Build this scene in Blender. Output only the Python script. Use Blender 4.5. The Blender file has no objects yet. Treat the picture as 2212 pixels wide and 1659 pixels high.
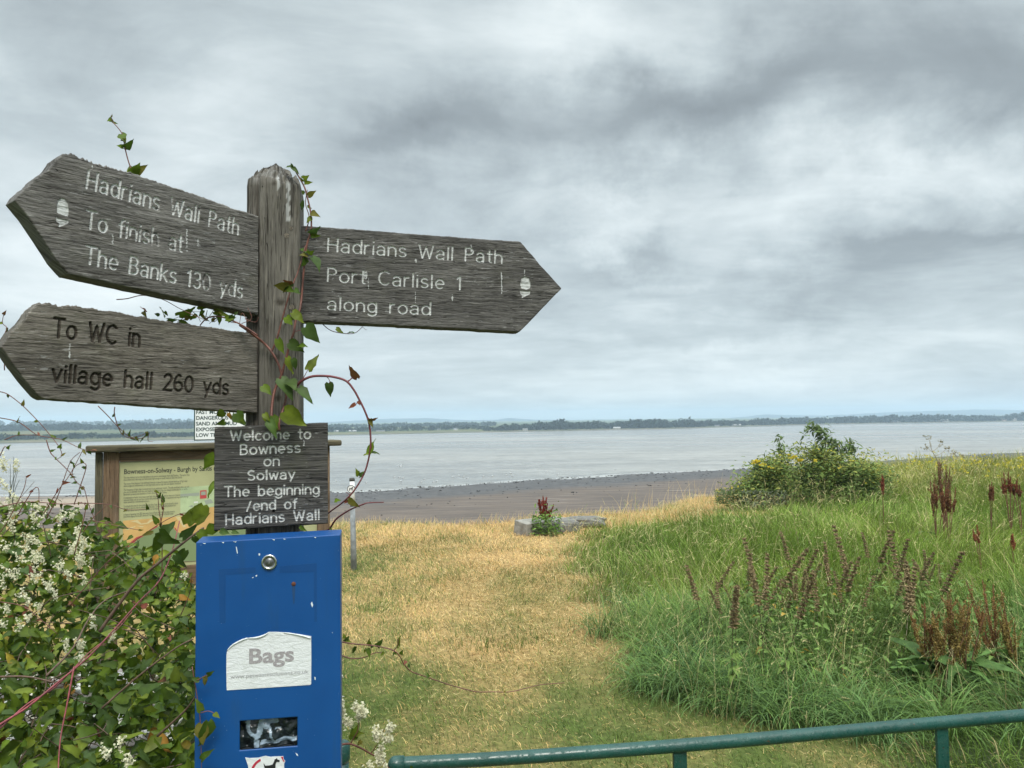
import bpy, math, random
import numpy as np
from mathutils import Vector, Matrix
D = bpy.data
R = math.radians
random.seed(7); rng = np.random.default_rng(7)
sc = bpy.context.scene
col = sc.collection

# ---------------------------------------------------------------- camera
EYE = np.array([0.0, 0.0, 1.6]); FPX = 1640.0; CU, CV = 1106.0, 829.5
pitch, roll = math.atan(75.5 / FPX), R(0.7)
fw = np.array([0, math.cos(pitch), math.sin(pitch)])
up0 = np.array([0, -math.sin(pitch), math.cos(pitch)]); rt0 = np.array([1.0, 0, 0])
upv = math.cos(roll) * up0 + math.sin(roll) * rt0
rtv = math.cos(roll) * rt0 - math.sin(roll) * up0
cam_d = D.cameras.new("camera"); cam = D.objects.new("camera", cam_d); col.objects.link(cam)
cam_d.sensor_width = 36.0; cam_d.lens = 36.0 * FPX / 2212.0
cam_d.clip_start = 0.05; cam_d.clip_end = 9000
M = Matrix.Identity(4)
for i in range(3):
    M[i][0] = rtv[i]; M[i][1] = upv[i]; M[i][2] = -fw[i]; M[i][3] = EYE[i]
cam.matrix_world = M
sc.camera = cam

# ---------------------------------------------------------------- exposure, sun and sky
sc.view_settings.view_transform = 'Standard'; sc.view_settings.look = 'None'
sc.view_settings.gamma = 1.0; sc.view_settings.exposure = 0.92
sc.view_settings.use_curve_mapping = False
sc.render.engine = 'CYCLES'
sc.cycles.max_bounces = 6; sc.cycles.volume_bounces = 1; sc.cycles.transparent_max_bounces = 4
SUN_EL, SUN_AZ = 52.0, 165.0      # azimuth clockwise from +Y
sd = D.lights.new("sun", 'SUN'); sun = D.objects.new("sun", sd); col.objects.link(sun)
sd.energy = 1.5; sd.angle = R(22); sd.color = (1.0, .95, .87)
sdir = Vector((math.sin(R(SUN_AZ)) * math.cos(R(SUN_EL)), math.cos(R(SUN_AZ)) * math.cos(R(SUN_EL)), math.sin(R(SUN_EL))))
sun.rotation_euler = sdir.to_track_quat('Z', 'Y').to_euler()
sun.location = (0, 0, 30)


def ray(u, v):
    a, b = (u - CU) / FPX, (CV - v) / FPX
    return fw + a * rtv + b * upv


def P(u, v, d):
    r = ray(u, v)
    return EYE + r * (d / r[1])


def G(u, v, z=0.0):
    r = ray(u, v)
    return EYE + r * ((z - EYE[2]) / r[2])


class NT:
    """small helper to write node trees"""
    def __init__(s, tree):
        s.t = tree; s.n = tree.nodes; s.l = tree.links
        s.n.clear()

    def add(s, typ, ins=None, **kw):
        nd = s.n.new(typ)
        for k, v in kw.items():
            setattr(nd, k, v)
        for k, v in (ins or {}).items():
            sk = nd.inputs[k]
            if isinstance(v, bpy.types.NodeSocket):
                s.l.new(v, sk)
            else:
                sk.default_value = v
        return nd

    def m(s, op, a, b=None, c=None, clamp=False):
        ins = {0: a}
        if b is not None: ins[1] = b
        if c is not None: ins[2] = c
        return s.add('ShaderNodeMath', ins, operation=op, use_clamp=clamp).outputs[0]

    def mix(s, f, a, b, bt='MIX'):
        nd = s.add('ShaderNodeMix', {0: f, 6: a, 7: b}, data_type='RGBA', blend_type=bt, clamp_factor=True)
        return nd.outputs[2]

    def noise(s, vec, scale, detail=3, rough=.5, dist=0, dim='3D'):
        ins = {'Scale': scale, 'Detail': detail, 'Roughness': rough, 'Distortion': dist}
        if vec is not None: ins['Vector'] = vec
        return s.add('ShaderNodeTexNoise', ins, noise_dimensions=dim)

    def ramp(s, f, stops, interp='LINEAR'):
        nd = s.add('ShaderNodeValToRGB', {0: f})
        cr = nd.color_ramp; cr.interpolation = interp
        while len(cr.elements) < len(stops): cr.elements.new(.5)
        for e, (p, c) in zip(cr.elements, stops):
            e.position = p
            e.color = (c[0], c[1], c[2], 1) if isinstance(c, (tuple, list)) else (c, c, c, 1)
        return nd.outputs[0]

    def rng(s, f, a, b, c=0., d=1., kind='SMOOTHSTEP'):
        return s.add('ShaderNodeMapRange', {0: f, 1: a, 2: b, 3: c, 4: d}, interpolation_type=kind, clamp=True).outputs[0] if kind == 'LINEAR' else \
            s.add('ShaderNodeMapRange', {0: f, 1: a, 2: b, 3: c, 4: d}, interpolation_type=kind).outputs[0]


def build_world():
    w = D.worlds.new("World"); sc.world = w; w.use_nodes = True
    t = NT(w.node_tree)
    tc = t.add('ShaderNodeTexCoord').outputs['Generated']
    sep = t.add('ShaderNodeSeparateXYZ', {0: tc})
    X, Y, Z = sep.outputs
    az = t.m('ARCTAN2', X, Y); el = t.m('ARCSINE', Z)
    # perspective cloud sheet: direction projected to a plane overhead
    zz = t.m('ADD', t.m('MAXIMUM', Z, 0.0), 0.16)
    px = t.m('DIVIDE', X, zz); py = t.m('DIVIDE', Y, zz)
    cp = t.add('ShaderNodeCombineXYZ', {0: px, 1: py, 2: 0.0}).outputs[0]
    rotm = t.add('ShaderNodeMapping', {0: cp, 2: (0, 0, R(-16)), 3: (.9, 1.15, 1)}).outputs[0]
    n1 = t.noise(rotm, .6, 9, .60, .55).outputs[0]
    n2 = t.noise(rotm, 1.7, 8, .60, .9).outputs[0]
    # angular coordinates warped by soft noise so that the big cloud shapes get ragged edges
    ae = t.add('ShaderNodeCombineXYZ', {0: az, 1: el, 2: 0.0}).outputs[0]
    wn = t.noise(ae, 3.2, 7, .60).outputs[1]
    wv = t.add('ShaderNodeVectorMath', {0: wn, 1: (.5, .5, .5)}, operation='SUBTRACT').outputs[0]
    wv = t.add('ShaderNodeVectorMath', {0: wv, 3: .34}, operation='SCALE').outputs[0]
    aw = t.add('ShaderNodeVectorMath', {0: ae, 1: wv}, operation='ADD').outputs[0]

    def blob(u, v, su, sv, ang, wt):
        r = ray(u, v); r = r / np.linalg.norm(r)
        a0, e0 = math.atan2(r[0], r[1]), math.asin(r[2])
        mp = t.add('ShaderNodeMapping', {0: aw, 1: (a0, e0, 0), 2: (0, 0, R(ang)), 3: (su / FPX, sv / FPX, 1)}, vector_type='TEXTURE').outputs[0]
        g = t.add('ShaderNodeTexGradient', {0: mp}, gradient_type='QUADRATIC_SPHERE').outputs[0]
        return t.m('MULTIPLY', g, wt)
    total = None
    for b in SKY_BLOBS:
        o = blob(*b)
        total = o if total is None else t.m('ADD', total, o)
    nn = t.m('ADD', t.m('MULTIPLY', t.m('SUBTRACT', n1, .5), SKY_N1), t.m('MULTIPLY', t.m('SUBTRACT', n2, .5), SKY_N2))
    n3 = t.noise(rotm, 7.0, 6, .62, .6).outputs[0]
    nn = t.m('ADD', nn, t.m('MULTIPLY', t.m('SUBTRACT', n3, .5), .10))
    # structure fades a little at the very horizon
    br = t.m('ADD', t.m('ADD', total, nn), .5)
    cc = t.ramp(br, SKY_RAMP)
    # wisps of clearer blue-green low on the left
    lowb = t.rng(el, 0.0, .22, 1., 0.)
    cc = t.mix(t.m('MULTIPLY', lowb, .34), cc, (.395, .44, .452, 1))
    # brighter thin cloud overhead and behind (out of the frame), as an overcast sky is
    zen = t.rng(el, R(30), R(62), 1.0, SKY_ZENITH)
    cc = t.add('ShaderNodeVectorMath', {0: cc, 3: zen}, operation='SCALE').outputs[0]
    sky = t.add('ShaderNodeTexSky', sky_type='NISHITA', sun_disc=False, sun_elevation=R(SUN_EL), sun_rotation=R(SUN_AZ)).outputs[0]
    b1 = t.add('ShaderNodeBackground', {0: sky, 1: .08}).outputs[0]
    b2 = t.add('ShaderNodeBackground', {0: cc, 1: 1.0}).outputs[0]
    mx = t.add('ShaderNodeMixShader', {0: .93, 1: b1, 2: b2}).outputs[0]
    t.add('ShaderNodeOutputWorld', {0: mx})
    w.cycles.sampling_method = 'MANUAL'; w.cycles.sample_map_resolution = 512


SKY_ZENITH = 5.0
SKY_N1, SKY_N2 = 1.0, .50
SKY_RAMP = [(0.0, (.135, .153, .162)), (.28, (.195, .223, .234)), (.5, (.300, .340, .352)), (.72, (.44, .483, .490)), (1.0, (.60, .632, .625))]
# (u, v, half size u, half size v, tilt, weight) of the large light and dark cloud masses
SKY_BLOBS = [
    (1260, 20, 460, 260, 0, .26),
    (250, 620, 560, 420, 0, .22),
    (150, 60, 420, 230, 0, -.06),
    (420, 250, 300, 250, 20, .10),
    (900, 320, 480, 180, 12, -.38),
    (1500, 235, 720, 210, 4, -.46),
    (2150, 90, 520, 260, -8, -.22),
    (1850, 430, 700, 190, 8, .36),
    (1350, 470, 420, 170, 10, .20),
    (2150, 350, 260, 120, 0, .14),
    (1750, 650, 760, 110, 5, -.20),
    (1000, 700, 420, 170, 0, .08),
    (1700, 800, 900, 90, 0, .20),
    (900, 60, 330, 160, 0, .06),
    (1350, 560, 420, 60, -6, -.14),
    (2050, 540, 420, 50, 6, -.10),
    (1500, 730, 600, 45, 2, .14),
]
build_world()

# ---------------------------------------------------------------- helpers
def tag(o, label=None, cat=None, group=None, kind=None):
    if label: o['label'] = label
    if cat: o['category'] = cat
    if group: o['group'] = group
    if kind: o['kind'] = kind
    return o


def empty(name, loc, label=None, cat=None, group=None):
    o = D.objects.new(name, None); col.objects.link(o)
    o.location = Vector([float(a) for a in loc]); o.empty_display_size = .1
    return tag(o, label, cat, group)


def rootloc(p):
    v = np.zeros(3)
    while p is not None:
        v += np.array(p.location); p = p.parent
    return v


def mk(name, V, F, mat, parent=None, smooth=False, color=None, uv=None, extra=None):
    """link one mesh object; V world coordinates; F array (n,k) or list of tuples"""
    V = np.asarray(V, dtype=np.float64).reshape(-1, 3)
    if parent is not None: V = V - rootloc(parent)
    me = D.meshes.new(name)
    if isinstance(F, np.ndarray):
        n, k = F.shape
        me.vertices.add(len(V)); me.vertices.foreach_set('co', V.astype(np.float32).ravel())
        me.loops.add(n * k); me.loops.foreach_set('vertex_index', F.astype(np.int32).ravel())
        me.polygons.add(n); me.polygons.foreach_set('loop_start', (np.arange(n) * k).astype(np.int32))
        me.update(calc_edges=True)
    else:
        me.from_pydata([tuple(p) for p in V], [], [tuple(int(i) for i in f) for f in F])
    if color is not None:
        a = me.color_attributes.new('Col', 'FLOAT_COLOR', 'POINT')
        c = np.ones((len(V), 4), dtype=np.float32); c[:, :3] = color
        a.data.foreach_set('color', c.ravel())
    if uv is not None:
        u = me.uv_layers.new(name='UVMap')
        vi = np.empty(len(me.loops), dtype=np.int32); me.loops.foreach_get('vertex_index', vi)
        u.data.foreach_set('uv', np.asarray(uv, dtype=np.float32)[vi].ravel())
    for k, arr in (extra or {}).items():
        a = me.attributes.new(k, 'FLOAT', 'POINT'); a.data.foreach_set('value', np.asarray(arr, dtype=np.float32))
    if smooth: me.polygons.foreach_set('use_smooth', [True] * len(me.polygons))
    me.materials.append(mat)
    me.update()
    o = D.objects.new(name, me); col.objects.link(o)
    if parent is not None: o.parent = parent
    return o


class Geo:
    """collects boxes, tubes, polygons of one material into one mesh"""
    def __init__(s): s.V = []; s.F = []
    def add(s, V, F):
        b = len(s.V); s.V += [tuple(float(x) for x in p) for p in V]; s.F += [tuple(b + i for i in f) for f in F]
        return s
    def tube(s, pts, rad, n=8, smooth=0, cap=True):
        pts = [np.asarray(p, float) for p in pts]
        rad = list(rad) if hasattr(rad, '__len__') else [rad] * len(pts)
        if smooth: pts, rad = catmull(pts, rad, smooth)
        V, F = [], []
        N = len(pts); prev = None
        for i in range(N):
            t = pts[min(i + 1, N - 1)] - pts[max(i - 1, 0)]; t = t / (np.linalg.norm(t) + 1e-12)
            if prev is None:
                a = np.cross(t, [0, 0, 1.]); 
                if np.linalg.norm(a) < .05: a = np.cross(t, [1., 0, 0])
            else:
                a = prev - t * np.dot(prev, t)
            a /= np.linalg.norm(a); prev = a; b = np.cross(t, a)
            for k in range(n):
                an = 2 * math.pi * k / n
                V.append(pts[i] + rad[i] * (math.cos(an) * a + math.sin(an) * b))
        for i in range(N - 1):
            for k in range(n):
                F.append((i * n + k, i * n + (k + 1) % n, (i + 1) * n + (k + 1) % n, (i + 1) * n + k))
        if cap:
            F.append(tuple(range(n))[::-1]); F.append(tuple((N - 1) * n + k for k in range(n)))
        return s.add(V, F)
    def box(s, fr, a, b, c):
        """box in frame fr: a=(s0,s1), b=(z0,z1), c=(h0,h1)"""
        V = [fr.to3(x, y, z) for z in c for y in b for x in a]
        return s.add(V, [(0, 2, 3, 1), (4, 5, 7, 6), (0, 1, 5, 4), (2, 6, 7, 3), (0, 4, 6, 2), (1, 3, 7, 5)])
    def prism(s, fr, poly, h0, h1):
        n = len(poly)
        V = [fr.to3(x, y, h0) for x, y in poly] + [fr.to3(x, y, h1) for x, y in poly]
        F = [tuple(range(n))[::-1], tuple(range(n, 2 * n))]
        F += [(i, (i + 1) % n, n + (i + 1) % n, n + i) for i in range(n)]
        return s.add(V, F)
    def make(s, name, mat, parent=None, smooth=False, bevel=0, seg=2):
        o = mk(name, s.V, s.F, mat, parent, smooth)
        if bevel:
            m = o.modifiers.new('bevel', 'BEVEL'); m.width = bevel; m.segments = seg; m.limit_method = 'ANGLE'; m.angle_limit = R(40)
            m.harden_normals = False
        return o


def catmull(pts, rad, k):
    out, ro = [], []
    n = len(pts)
    for i in range(n - 1):
        p0, p1, p2, p3 = pts[max(i - 1, 0)], pts[i], pts[i + 1], pts[min(i + 2, n - 1)]
        for j in range(k):
            t = j / k
            out.append(.5 * ((2 * p1) + (-p0 + p2) * t + (2 * p0 - 5 * p1 + 4 * p2 - p3) * t * t + (-p0 + 3 * p1 - 3 * p2 + p3) * t ** 3))
            ro.append(rad[i] * (1 - t) + rad[i + 1] * t)
    out.append(pts[-1]); ro.append(rad[-1])
    return out, ro


class Plane:
    """a vertical plane through two image columns at two depths; local s along it, z up, h towards the viewer's side"""
    def __init__(s, u1, d1, u2, d2, v=829.5):
        a, b = P(u1, v, d1), P(u2, v, d2)
        s.O = np.array([a[0], a[1], 0.0]); e = np.array([b[0] - a[0], b[1] - a[1], 0.0]); s.L = np.linalg.norm(e)
        s.e = e / s.L; s.n = np.array([s.e[1], -s.e[0], 0.0])
    def to3(s, x, z, h=0.0): return s.O + s.e * x + s.n * h + np.array([0, 0, z])
    def arr(s, x, z, h): return s.O[None, :] + np.outer(x, s.e) + np.outer(h, s.n) + np.outer(z, [0, 0, 1.])
    def hit(s, u, v, h=0.0):
        r = ray(u, v); q = s.O + s.n * h
        t = np.dot(q - EYE, s.n) / np.dot(r, s.n); p = EYE + r * t
        return float(np.dot(p - s.O, s.e)), float(p[2])


def vnoise(x, y, seed=0):
    x = np.asarray(x, float); y = np.asarray(y, float)
    xi = np.floor(x).astype(np.int64); yi = np.floor(y).astype(np.int64); xf = x - xi; yf = y - yi
    def h(a, b):
        n = (a * 374761393 + b * 668265263 + seed * 1442695041) & 0x7fffffff
        n = ((n ^ (n >> 13)) * 1274126177) & 0x7fffffff
        n = (n ^ (n >> 16)) & 0x7fffffff
        return (n % 100003) / 100003.0
    sx = xf * xf * (3 - 2 * xf); sy = yf * yf * (3 - 2 * yf)
    return (h(xi, yi) * (1 - sx) + h(xi + 1, yi) * sx) * (1 - sy) + (h(xi, yi + 1) * (1 - sx) + h(xi + 1, yi + 1) * sx) * sy


def fbm(x, y, seed=0, o=4):
    t = 0; a = .5
    for i in range(o):
        t = t + a * vnoise(x * 2 ** i, y * 2 ** i, seed + i * 17); a *= .5
    return t / (1 - .5 ** o)


# ---------------------------------------------------------------- materials
def new_mat(name):
    m = D.materials.new(name); m.use_nodes = True
    return m, NT(m.node_tree)


def simple(name, colr, rough=.6, nscale=0, namt=.2, bump=0, bscale=60, metal=0, spec=.5):
    m, t = new_mat(name)
    tc = t.add('ShaderNodeTexCoord').outputs['Object']
    c = (colr[0], colr[1], colr[2], 1)
    if nscale:
        n = t.noise(tc, nscale, 5, .6).outputs[0]
        lo = tuple(x * (1 - namt) for x in colr) + (1,); hi = tuple(min(1, x * (1 + namt)) for x in colr) + (1,)
        c = t.mix(t.rng(n, .3, .7), lo, hi)
    ins = {'Base Color': c, 'Roughness': rough, 'Metallic': metal, 'Specular IOR Level': spec}
    if bump:
        bn = t.noise(tc, bscale, 5, .6).outputs[0]
        ins['Normal'] = t.add('ShaderNodeBump', {'Height': bn, 'Strength': bump, 'Distance': .002}).outputs[0]
    t.add('ShaderNodeOutputMaterial', {0: t.add('ShaderNodeBsdfPrincipled', ins).outputs[0]})
    return m


def leafmat(name, trans=.3, rough=.5, nscale=25, vary=.35, spec=.35, colr=None):
    m, t = new_mat(name)
    if colr is None: c = t.add('ShaderNodeVertexColor', layer_name='Col').outputs[0]
    else: c = t.add('ShaderNodeRGB').outputs[0]; c.default_value = (*colr, 1)
    tc = t.add('ShaderNodeTexCoord').outputs['Object']
    n = t.noise(tc, nscale, 3, .6).outputs[0]
    f = t.rng(n, .25, .75, 1 - vary, 1 + vary, 'LINEAR')
    c = t.add('ShaderNodeVectorMath', {0: c, 3: f}, operation='SCALE').outputs[0]
    b = t.add('ShaderNodeBsdfPrincipled', {'Base Color': c, 'Roughness': rough, 'Specular IOR Level': spec}).outputs[0]
    tr = t.add('ShaderNodeBsdfTranslucent', {0: c}).outputs[0]
    t.add('ShaderNodeOutputMaterial', {0: t.add('ShaderNodeMixShader', {0: trans, 1: b, 2: tr}).outputs[0]})
    return m


def woodmat(name, base, dark, pale, lichen=.4, alongscale=20, acrossscale=185, bump=.9, uvrot=False, painted=True, seed=0.0, tint=1.0):
    """weathered timber; UV holds metres along and across the grain; attribute 'paint' holds lettering paint (1) or dark tone (-1) for knots, holes, algae and painted groove shade"""
    m, t = new_mat(name)
    uv = t.add('ShaderNodeUVMap', uv_map='UVMap').outputs[0]
    uv = t.add('ShaderNodeVectorMath', {0: uv, 1: (seed, seed * 1.7, 0)}, operation='ADD').outputs[0]
    wob = t.noise(t.add('ShaderNodeMapping', {0: uv, 3: (2.2, 9, 1)}).outputs[0], 1, 3, .5).outputs[0]
    wob = t.m('MULTIPLY', t.m('SUBTRACT', wob, .5), .022)
    off = t.add('ShaderNodeCombineXYZ', {0: 0.0, 1: wob, 2: 0.0}).outputs[0]
    uvw = t.add('ShaderNodeVectorMath', {0: uv, 1: off}, operation='ADD').outputs[0]
    g1 = t.noise(t.add('ShaderNodeMapping', {0: uvw, 3: (alongscale, acrossscale, 1)}).outputs[0], 1, 5, .62).outputs[0]
    g2 = t.noise(t.add('ShaderNodeMapping', {0: uvw, 3: (alongscale * 3.2, acrossscale * 2.7, 1)}).outputs[0], 1, 4, .6).outputs[0]
    g3 = t.noise(t.add('ShaderNodeMapping', {0: uvw, 3: (3, 22, 1)}).outputs[0], 1, 4, .55).outputs[0]
    c = t.ramp(g1, [(.36, dark), (.47, base), (.56, base), (.68, pale)])
    crack = t.rng(g2, .47, .38, 0, 1)
    c = t.mix(t.m('MULTIPLY', crack, .6), c, (dark[0] * .5, dark[1] * .5, dark[2] * .5, 1))
    c = t.mix(t.m('MULTIPLY', t.rng(g3, .35, .7), .35), c, (pale[0] * .7, pale[1] * .7, pale[2] * .72, 1))
    # pale flaking streaks
    fl = t.noise(t.add('ShaderNodeMapping', {0: uvw, 3: (26, 120, 1)}).outputs[0], 1, 3, .5).outputs[0]
    c = t.mix(t.m('MULTIPLY', t.rng(fl, .68, .78), lichen * .6), c, (.38, .37, .34, 1))
    green = t.noise(uv, 9, 4, .6).outputs[0]
    c = t.mix(t.m('MULTIPLY', t.rng(green, .55, .75), .35), c, (.095, .095, .055, 1))
    big = t.noise(t.add('ShaderNodeMapping', {0: uv, 3: (5, 16, 1)}).outputs[0], 1, 4, .6).outputs[0]
    c = t.add('ShaderNodeVectorMath', {0: c, 3: t.rng(big, .3, .7, .68, 1.30, 'LINEAR')}, operation='SCALE').outputs[0]
    ck = t.noise(t.add('ShaderNodeMapping', {0: uvw, 3: (4.5, 75, 1)}).outputs[0], 1, 2, .4).outputs[0]
    ckf = t.rng(t.m('ABSOLUTE', t.m('SUBTRACT', ck, .42)), .010, .0, 0, 1)
    c = t.mix(t.m('MULTIPLY', ckf, .75), c, (dark[0] * .35, dark[1] * .35, dark[2] * .35, 1))
    rough = .85
    hgt = t.m('SUBTRACT', t.m('ADD', t.m('MULTIPLY', g1, 1.0), t.m('MULTIPLY', g2, .7)), t.m('MULTIPLY', ckf, .5))
    if painted:
        pa = t.add('ShaderNodeAttribute', attribute_name='paint').outputs['Fac']
        c = t.mix(t.m('MAXIMUM', pa, 0.0), c, (.56, .57, .56, 1))
        c = t.mix(t.m('MAXIMUM', t.m('MULTIPLY', pa, -1), 0.0), c, (.035, .028, .020, 1))
    nm = t.add('ShaderNodeBump', {'Height': hgt, 'Strength': bump, 'Distance': .0040}).outputs[0]
    b = t.add('ShaderNodeBsdfPrincipled', {'Base Color': c, 'Roughness': rough, 'Specular IOR Level': .25, 'Normal': nm}).outputs[0]
    t.add('ShaderNodeOutputMaterial', {0: b})
    return m
# ---------------------------------------------------------------- terrain
def edge_y(x):      # where the lawn tips over the bank
    return np.interp(x, [-60, -8, -3, 0, 1.2, 2.6, 4.5, 7, 12, 60], [14, 12, 11.7, 11.9, 12.3, 13.6, 15.5, 19, 22, 34]) + .25 * np.sin(np.asarray(x) * 2.1)


def lawn_z(x, y):
    return .05 * (fbm(x * .9 + 5, y * .9, 3, 3) - .5)


def water_y(x):     # near waterline
    return np.interp(x, [-200, -60, -45, -19, -6, 6, 35, 105, 260], [86, 86, 86, 86, 94, 102, 116, 156, 220])


def mudmat():
    m, t = new_mat('beach_mud')
    g = t.add('ShaderNodeNewGeometry').outputs['Position']
    w = t.add('ShaderNodeAttribute', attribute_name='shore').outputs['Fac']    # metres from the waterline
    st = t.add('ShaderNodeMapping', {0: g, 3: (.035, .16, 1)}).outputs[0]
    n = t.noise(st, 1.6, 6, .6).outputs[0]
    n2 = t.noise(g, 1.2, 5, .65).outputs[0]
    n3 = t.noise(t.add('ShaderNodeMapping', {0: g, 3: (.15, 1.4, 1)}).outputs[0], 1.0, 5, .6).outputs[0]
    ww = t.m('ADD', w, t.m('MULTIPLY', t.m('SUBTRACT', n, .5), 16))
    brown = t.mix(t.rng(n3, .38, .62), (.062, .045, .034, 1), (.128, .094, .068, 1))
    dark = t.mix(t.rng(n2, .35, .65), (.036, .034, .034, 1), (.078, .073, .070, 1))
    f = t.rng(ww, 12, 20)
    c = t.mix(f, dark, brown)
    # sandy strip on the far left by the water
    sx = t.add('ShaderNodeSeparateXYZ', {0: g}).outputs[0]
    lf = t.m('MULTIPLY', t.rng(sx, -30, -40), t.m('MULTIPLY', t.rng(ww, 2, 5), t.rng(ww, 17, 12)))
    c = t.mix(lf, c, (.27, .21, .15, 1))
    wet = t.rng(n3, .60, .70)
    c = t.mix(t.m('MULTIPLY', t.rng(w, 2.0, 0.0), .5), c, (.20, .20, .20, 1))
    c = t.mix(t.m('MULTIPLY', t.rng(n2, .62, .70), .6), c, (.035, .03, .028, 1))
    c = t.mix(t.m('MULTIPLY', wet, .15), c, (.22, .21, .20, 1))
    nm = t.add('ShaderNodeBump', {'Height': n2, 'Strength': .6, 'Distance': .15}).outputs[0]
    t.add('ShaderNodeOutputMaterial', {0: t.add('ShaderNodeBsdfPrincipled', {'Base Color': c, 'Roughness': t.rng(wet, 0, 1, .75, .4), 'Normal': nm}).outputs[0]})
    return m


def groundmat():
    m, t = new_mat('turf_soil')
    g = t.add('ShaderNodeNewGeometry').outputs['Position']
    vc = t.add('ShaderNodeVertexColor', layer_name='Col').outputs[0]
    n = t.noise(g, 22, 5, .65).outputs[0]
    c = t.add('ShaderNodeVectorMath', {0: vc, 3: t.rng(n, .3, .7, .6, 1.25, 'LINEAR')}, operation='SCALE').outputs[0]
    nm = t.add('ShaderNodeBump', {'Height': n, 'Strength': .8, 'Distance': .02}).outputs[0]
    t.add('ShaderNodeOutputMaterial', {0: t.add('ShaderNodeBsdfPrincipled', {'Base Color': c, 'Roughness': .95, 'Specular IOR Level': .1, 'Normal': nm}).outputs[0]})
    return m


XB_Y = [2.0, 3.3, 3.78, 3.97, 4.31, 5.07, 6.14, 7.5, 8.86, 10.0, 10.7, 11.4, 12.2, 14, 40]
XB_X = [2.1, 1.85, 1.55, 1.29, .90, .69, .69, .60, .56, .75, 1.0, 2.3, 4.1, 5.2, 6.2]
def xb(y): return np.interp(y, XB_Y, XB_X) + .10 * np.sin(np.asarray(y) * 5.3) + .07 * np.sin(np.asarray(y) * 11.7 + 1)


def greenness(x, y):
    """0 straw ... 1 green turf"""
    n = fbm(x * 1.1 + 9, y * .8, 11, 4)
    n2 = fbm(x * 3.3, y * 2.6, 23, 3)
    base = np.interp(y, [2.5, 3.9, 4.4, 4.9, 5.3, 6, 7, 9, 12], [.98, .95, .84, .66, .28, .22, .16, .14, .10])
    left = .42 * np.exp(-((x + 1.25 + .1 * (y - 6)) / .5) ** 2) * np.exp(-((y - 6.4) / 1.8) ** 2)
    far_left = .25 * (x < -1.6)
    mid = .3 * np.exp(-((x + .35) / .5) ** 2 - ((y - 5.9) / .3) ** 2)
    edge = .35 * np.exp(-((x - xb(y)) / .18) ** 2)
    rightnear = .2 * (x > .2) * (y < 4.6)
    g = base + left + far_left + mid + edge * .4 + rightnear * .5 + (n - .5) * 1.15 + (n2 - .5) * .7
    return np.clip(g, 0, 1)


def build_ground():
    xs = np.unique(np.concatenate([np.linspace(-300, -20, 30), np.linspace(-20, -4, 50), np.linspace(-4, 6, 160), np.linspace(6, 20, 60), np.linspace(20, 300, 30)]))
    offs = np.concatenate([np.linspace(-90, -14, 20), np.linspace(-13.5, 0, 170), np.linspace(.1, 1.5, 10), np.linspace(2, 13, 10)])
    Xg, Og = np.meshgrid(xs, offs)
    Yg = edge_y(Xg) + Og
    sl = np.clip(Og / 12.0, 0, 1)
    Zg = np.where(Og < 0, lawn_z(Xg, Yg), lawn_z(Xg, Yg) - 5.9 * (sl ** 1.15) - .0 * Og)
    n, k = Xg.shape
    V = np.stack([Xg, Yg, Zg], -1).reshape(-1, 3)
    idx = np.arange(n * k).reshape(n, k)
    F = np.stack([idx[:-1, :-1], idx[:-1, 1:], idx[1:, 1:], idx[1:, :-1]], -1).reshape(-1, 4)
    g = greenness(V[:, 0], V[:, 1])[:, None]
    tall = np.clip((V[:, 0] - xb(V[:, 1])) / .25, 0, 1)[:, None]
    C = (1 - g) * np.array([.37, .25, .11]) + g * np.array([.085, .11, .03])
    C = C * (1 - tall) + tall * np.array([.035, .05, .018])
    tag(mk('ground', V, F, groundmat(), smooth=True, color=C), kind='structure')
    # beach
    ts = np.linspace(0, 1, 60) ** 1.0
    Xb, Tb = np.meshgrid(xs, ts)
    y0 = edge_y(Xb) + 11.0; y1 = water_y(Xb) + 14
    Yb = y0 + (y1 - y0) * Tb
    dist = water_y(Xb) - Yb
    Zb = -6.40 + .0125 * dist + .10 * (fbm(Xb * .12, Yb * .25, 5, 4) - .5)
    V = np.stack([Xb, Yb, Zb], -1).reshape(-1, 3)
    n, k = Xb.shape; idx = np.arange(n * k).reshape(n, k)
    F = np.stack([idx[:-1, :-1], idx[:-1, 1:], idx[1:, 1:], idx[1:, :-1]], -1).reshape(-1, 4)
    tag(mk('beach', V, F, mudmat(), smooth=True, extra={'shore': dist.reshape(-1)}), kind='structure')


build_ground()


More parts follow.
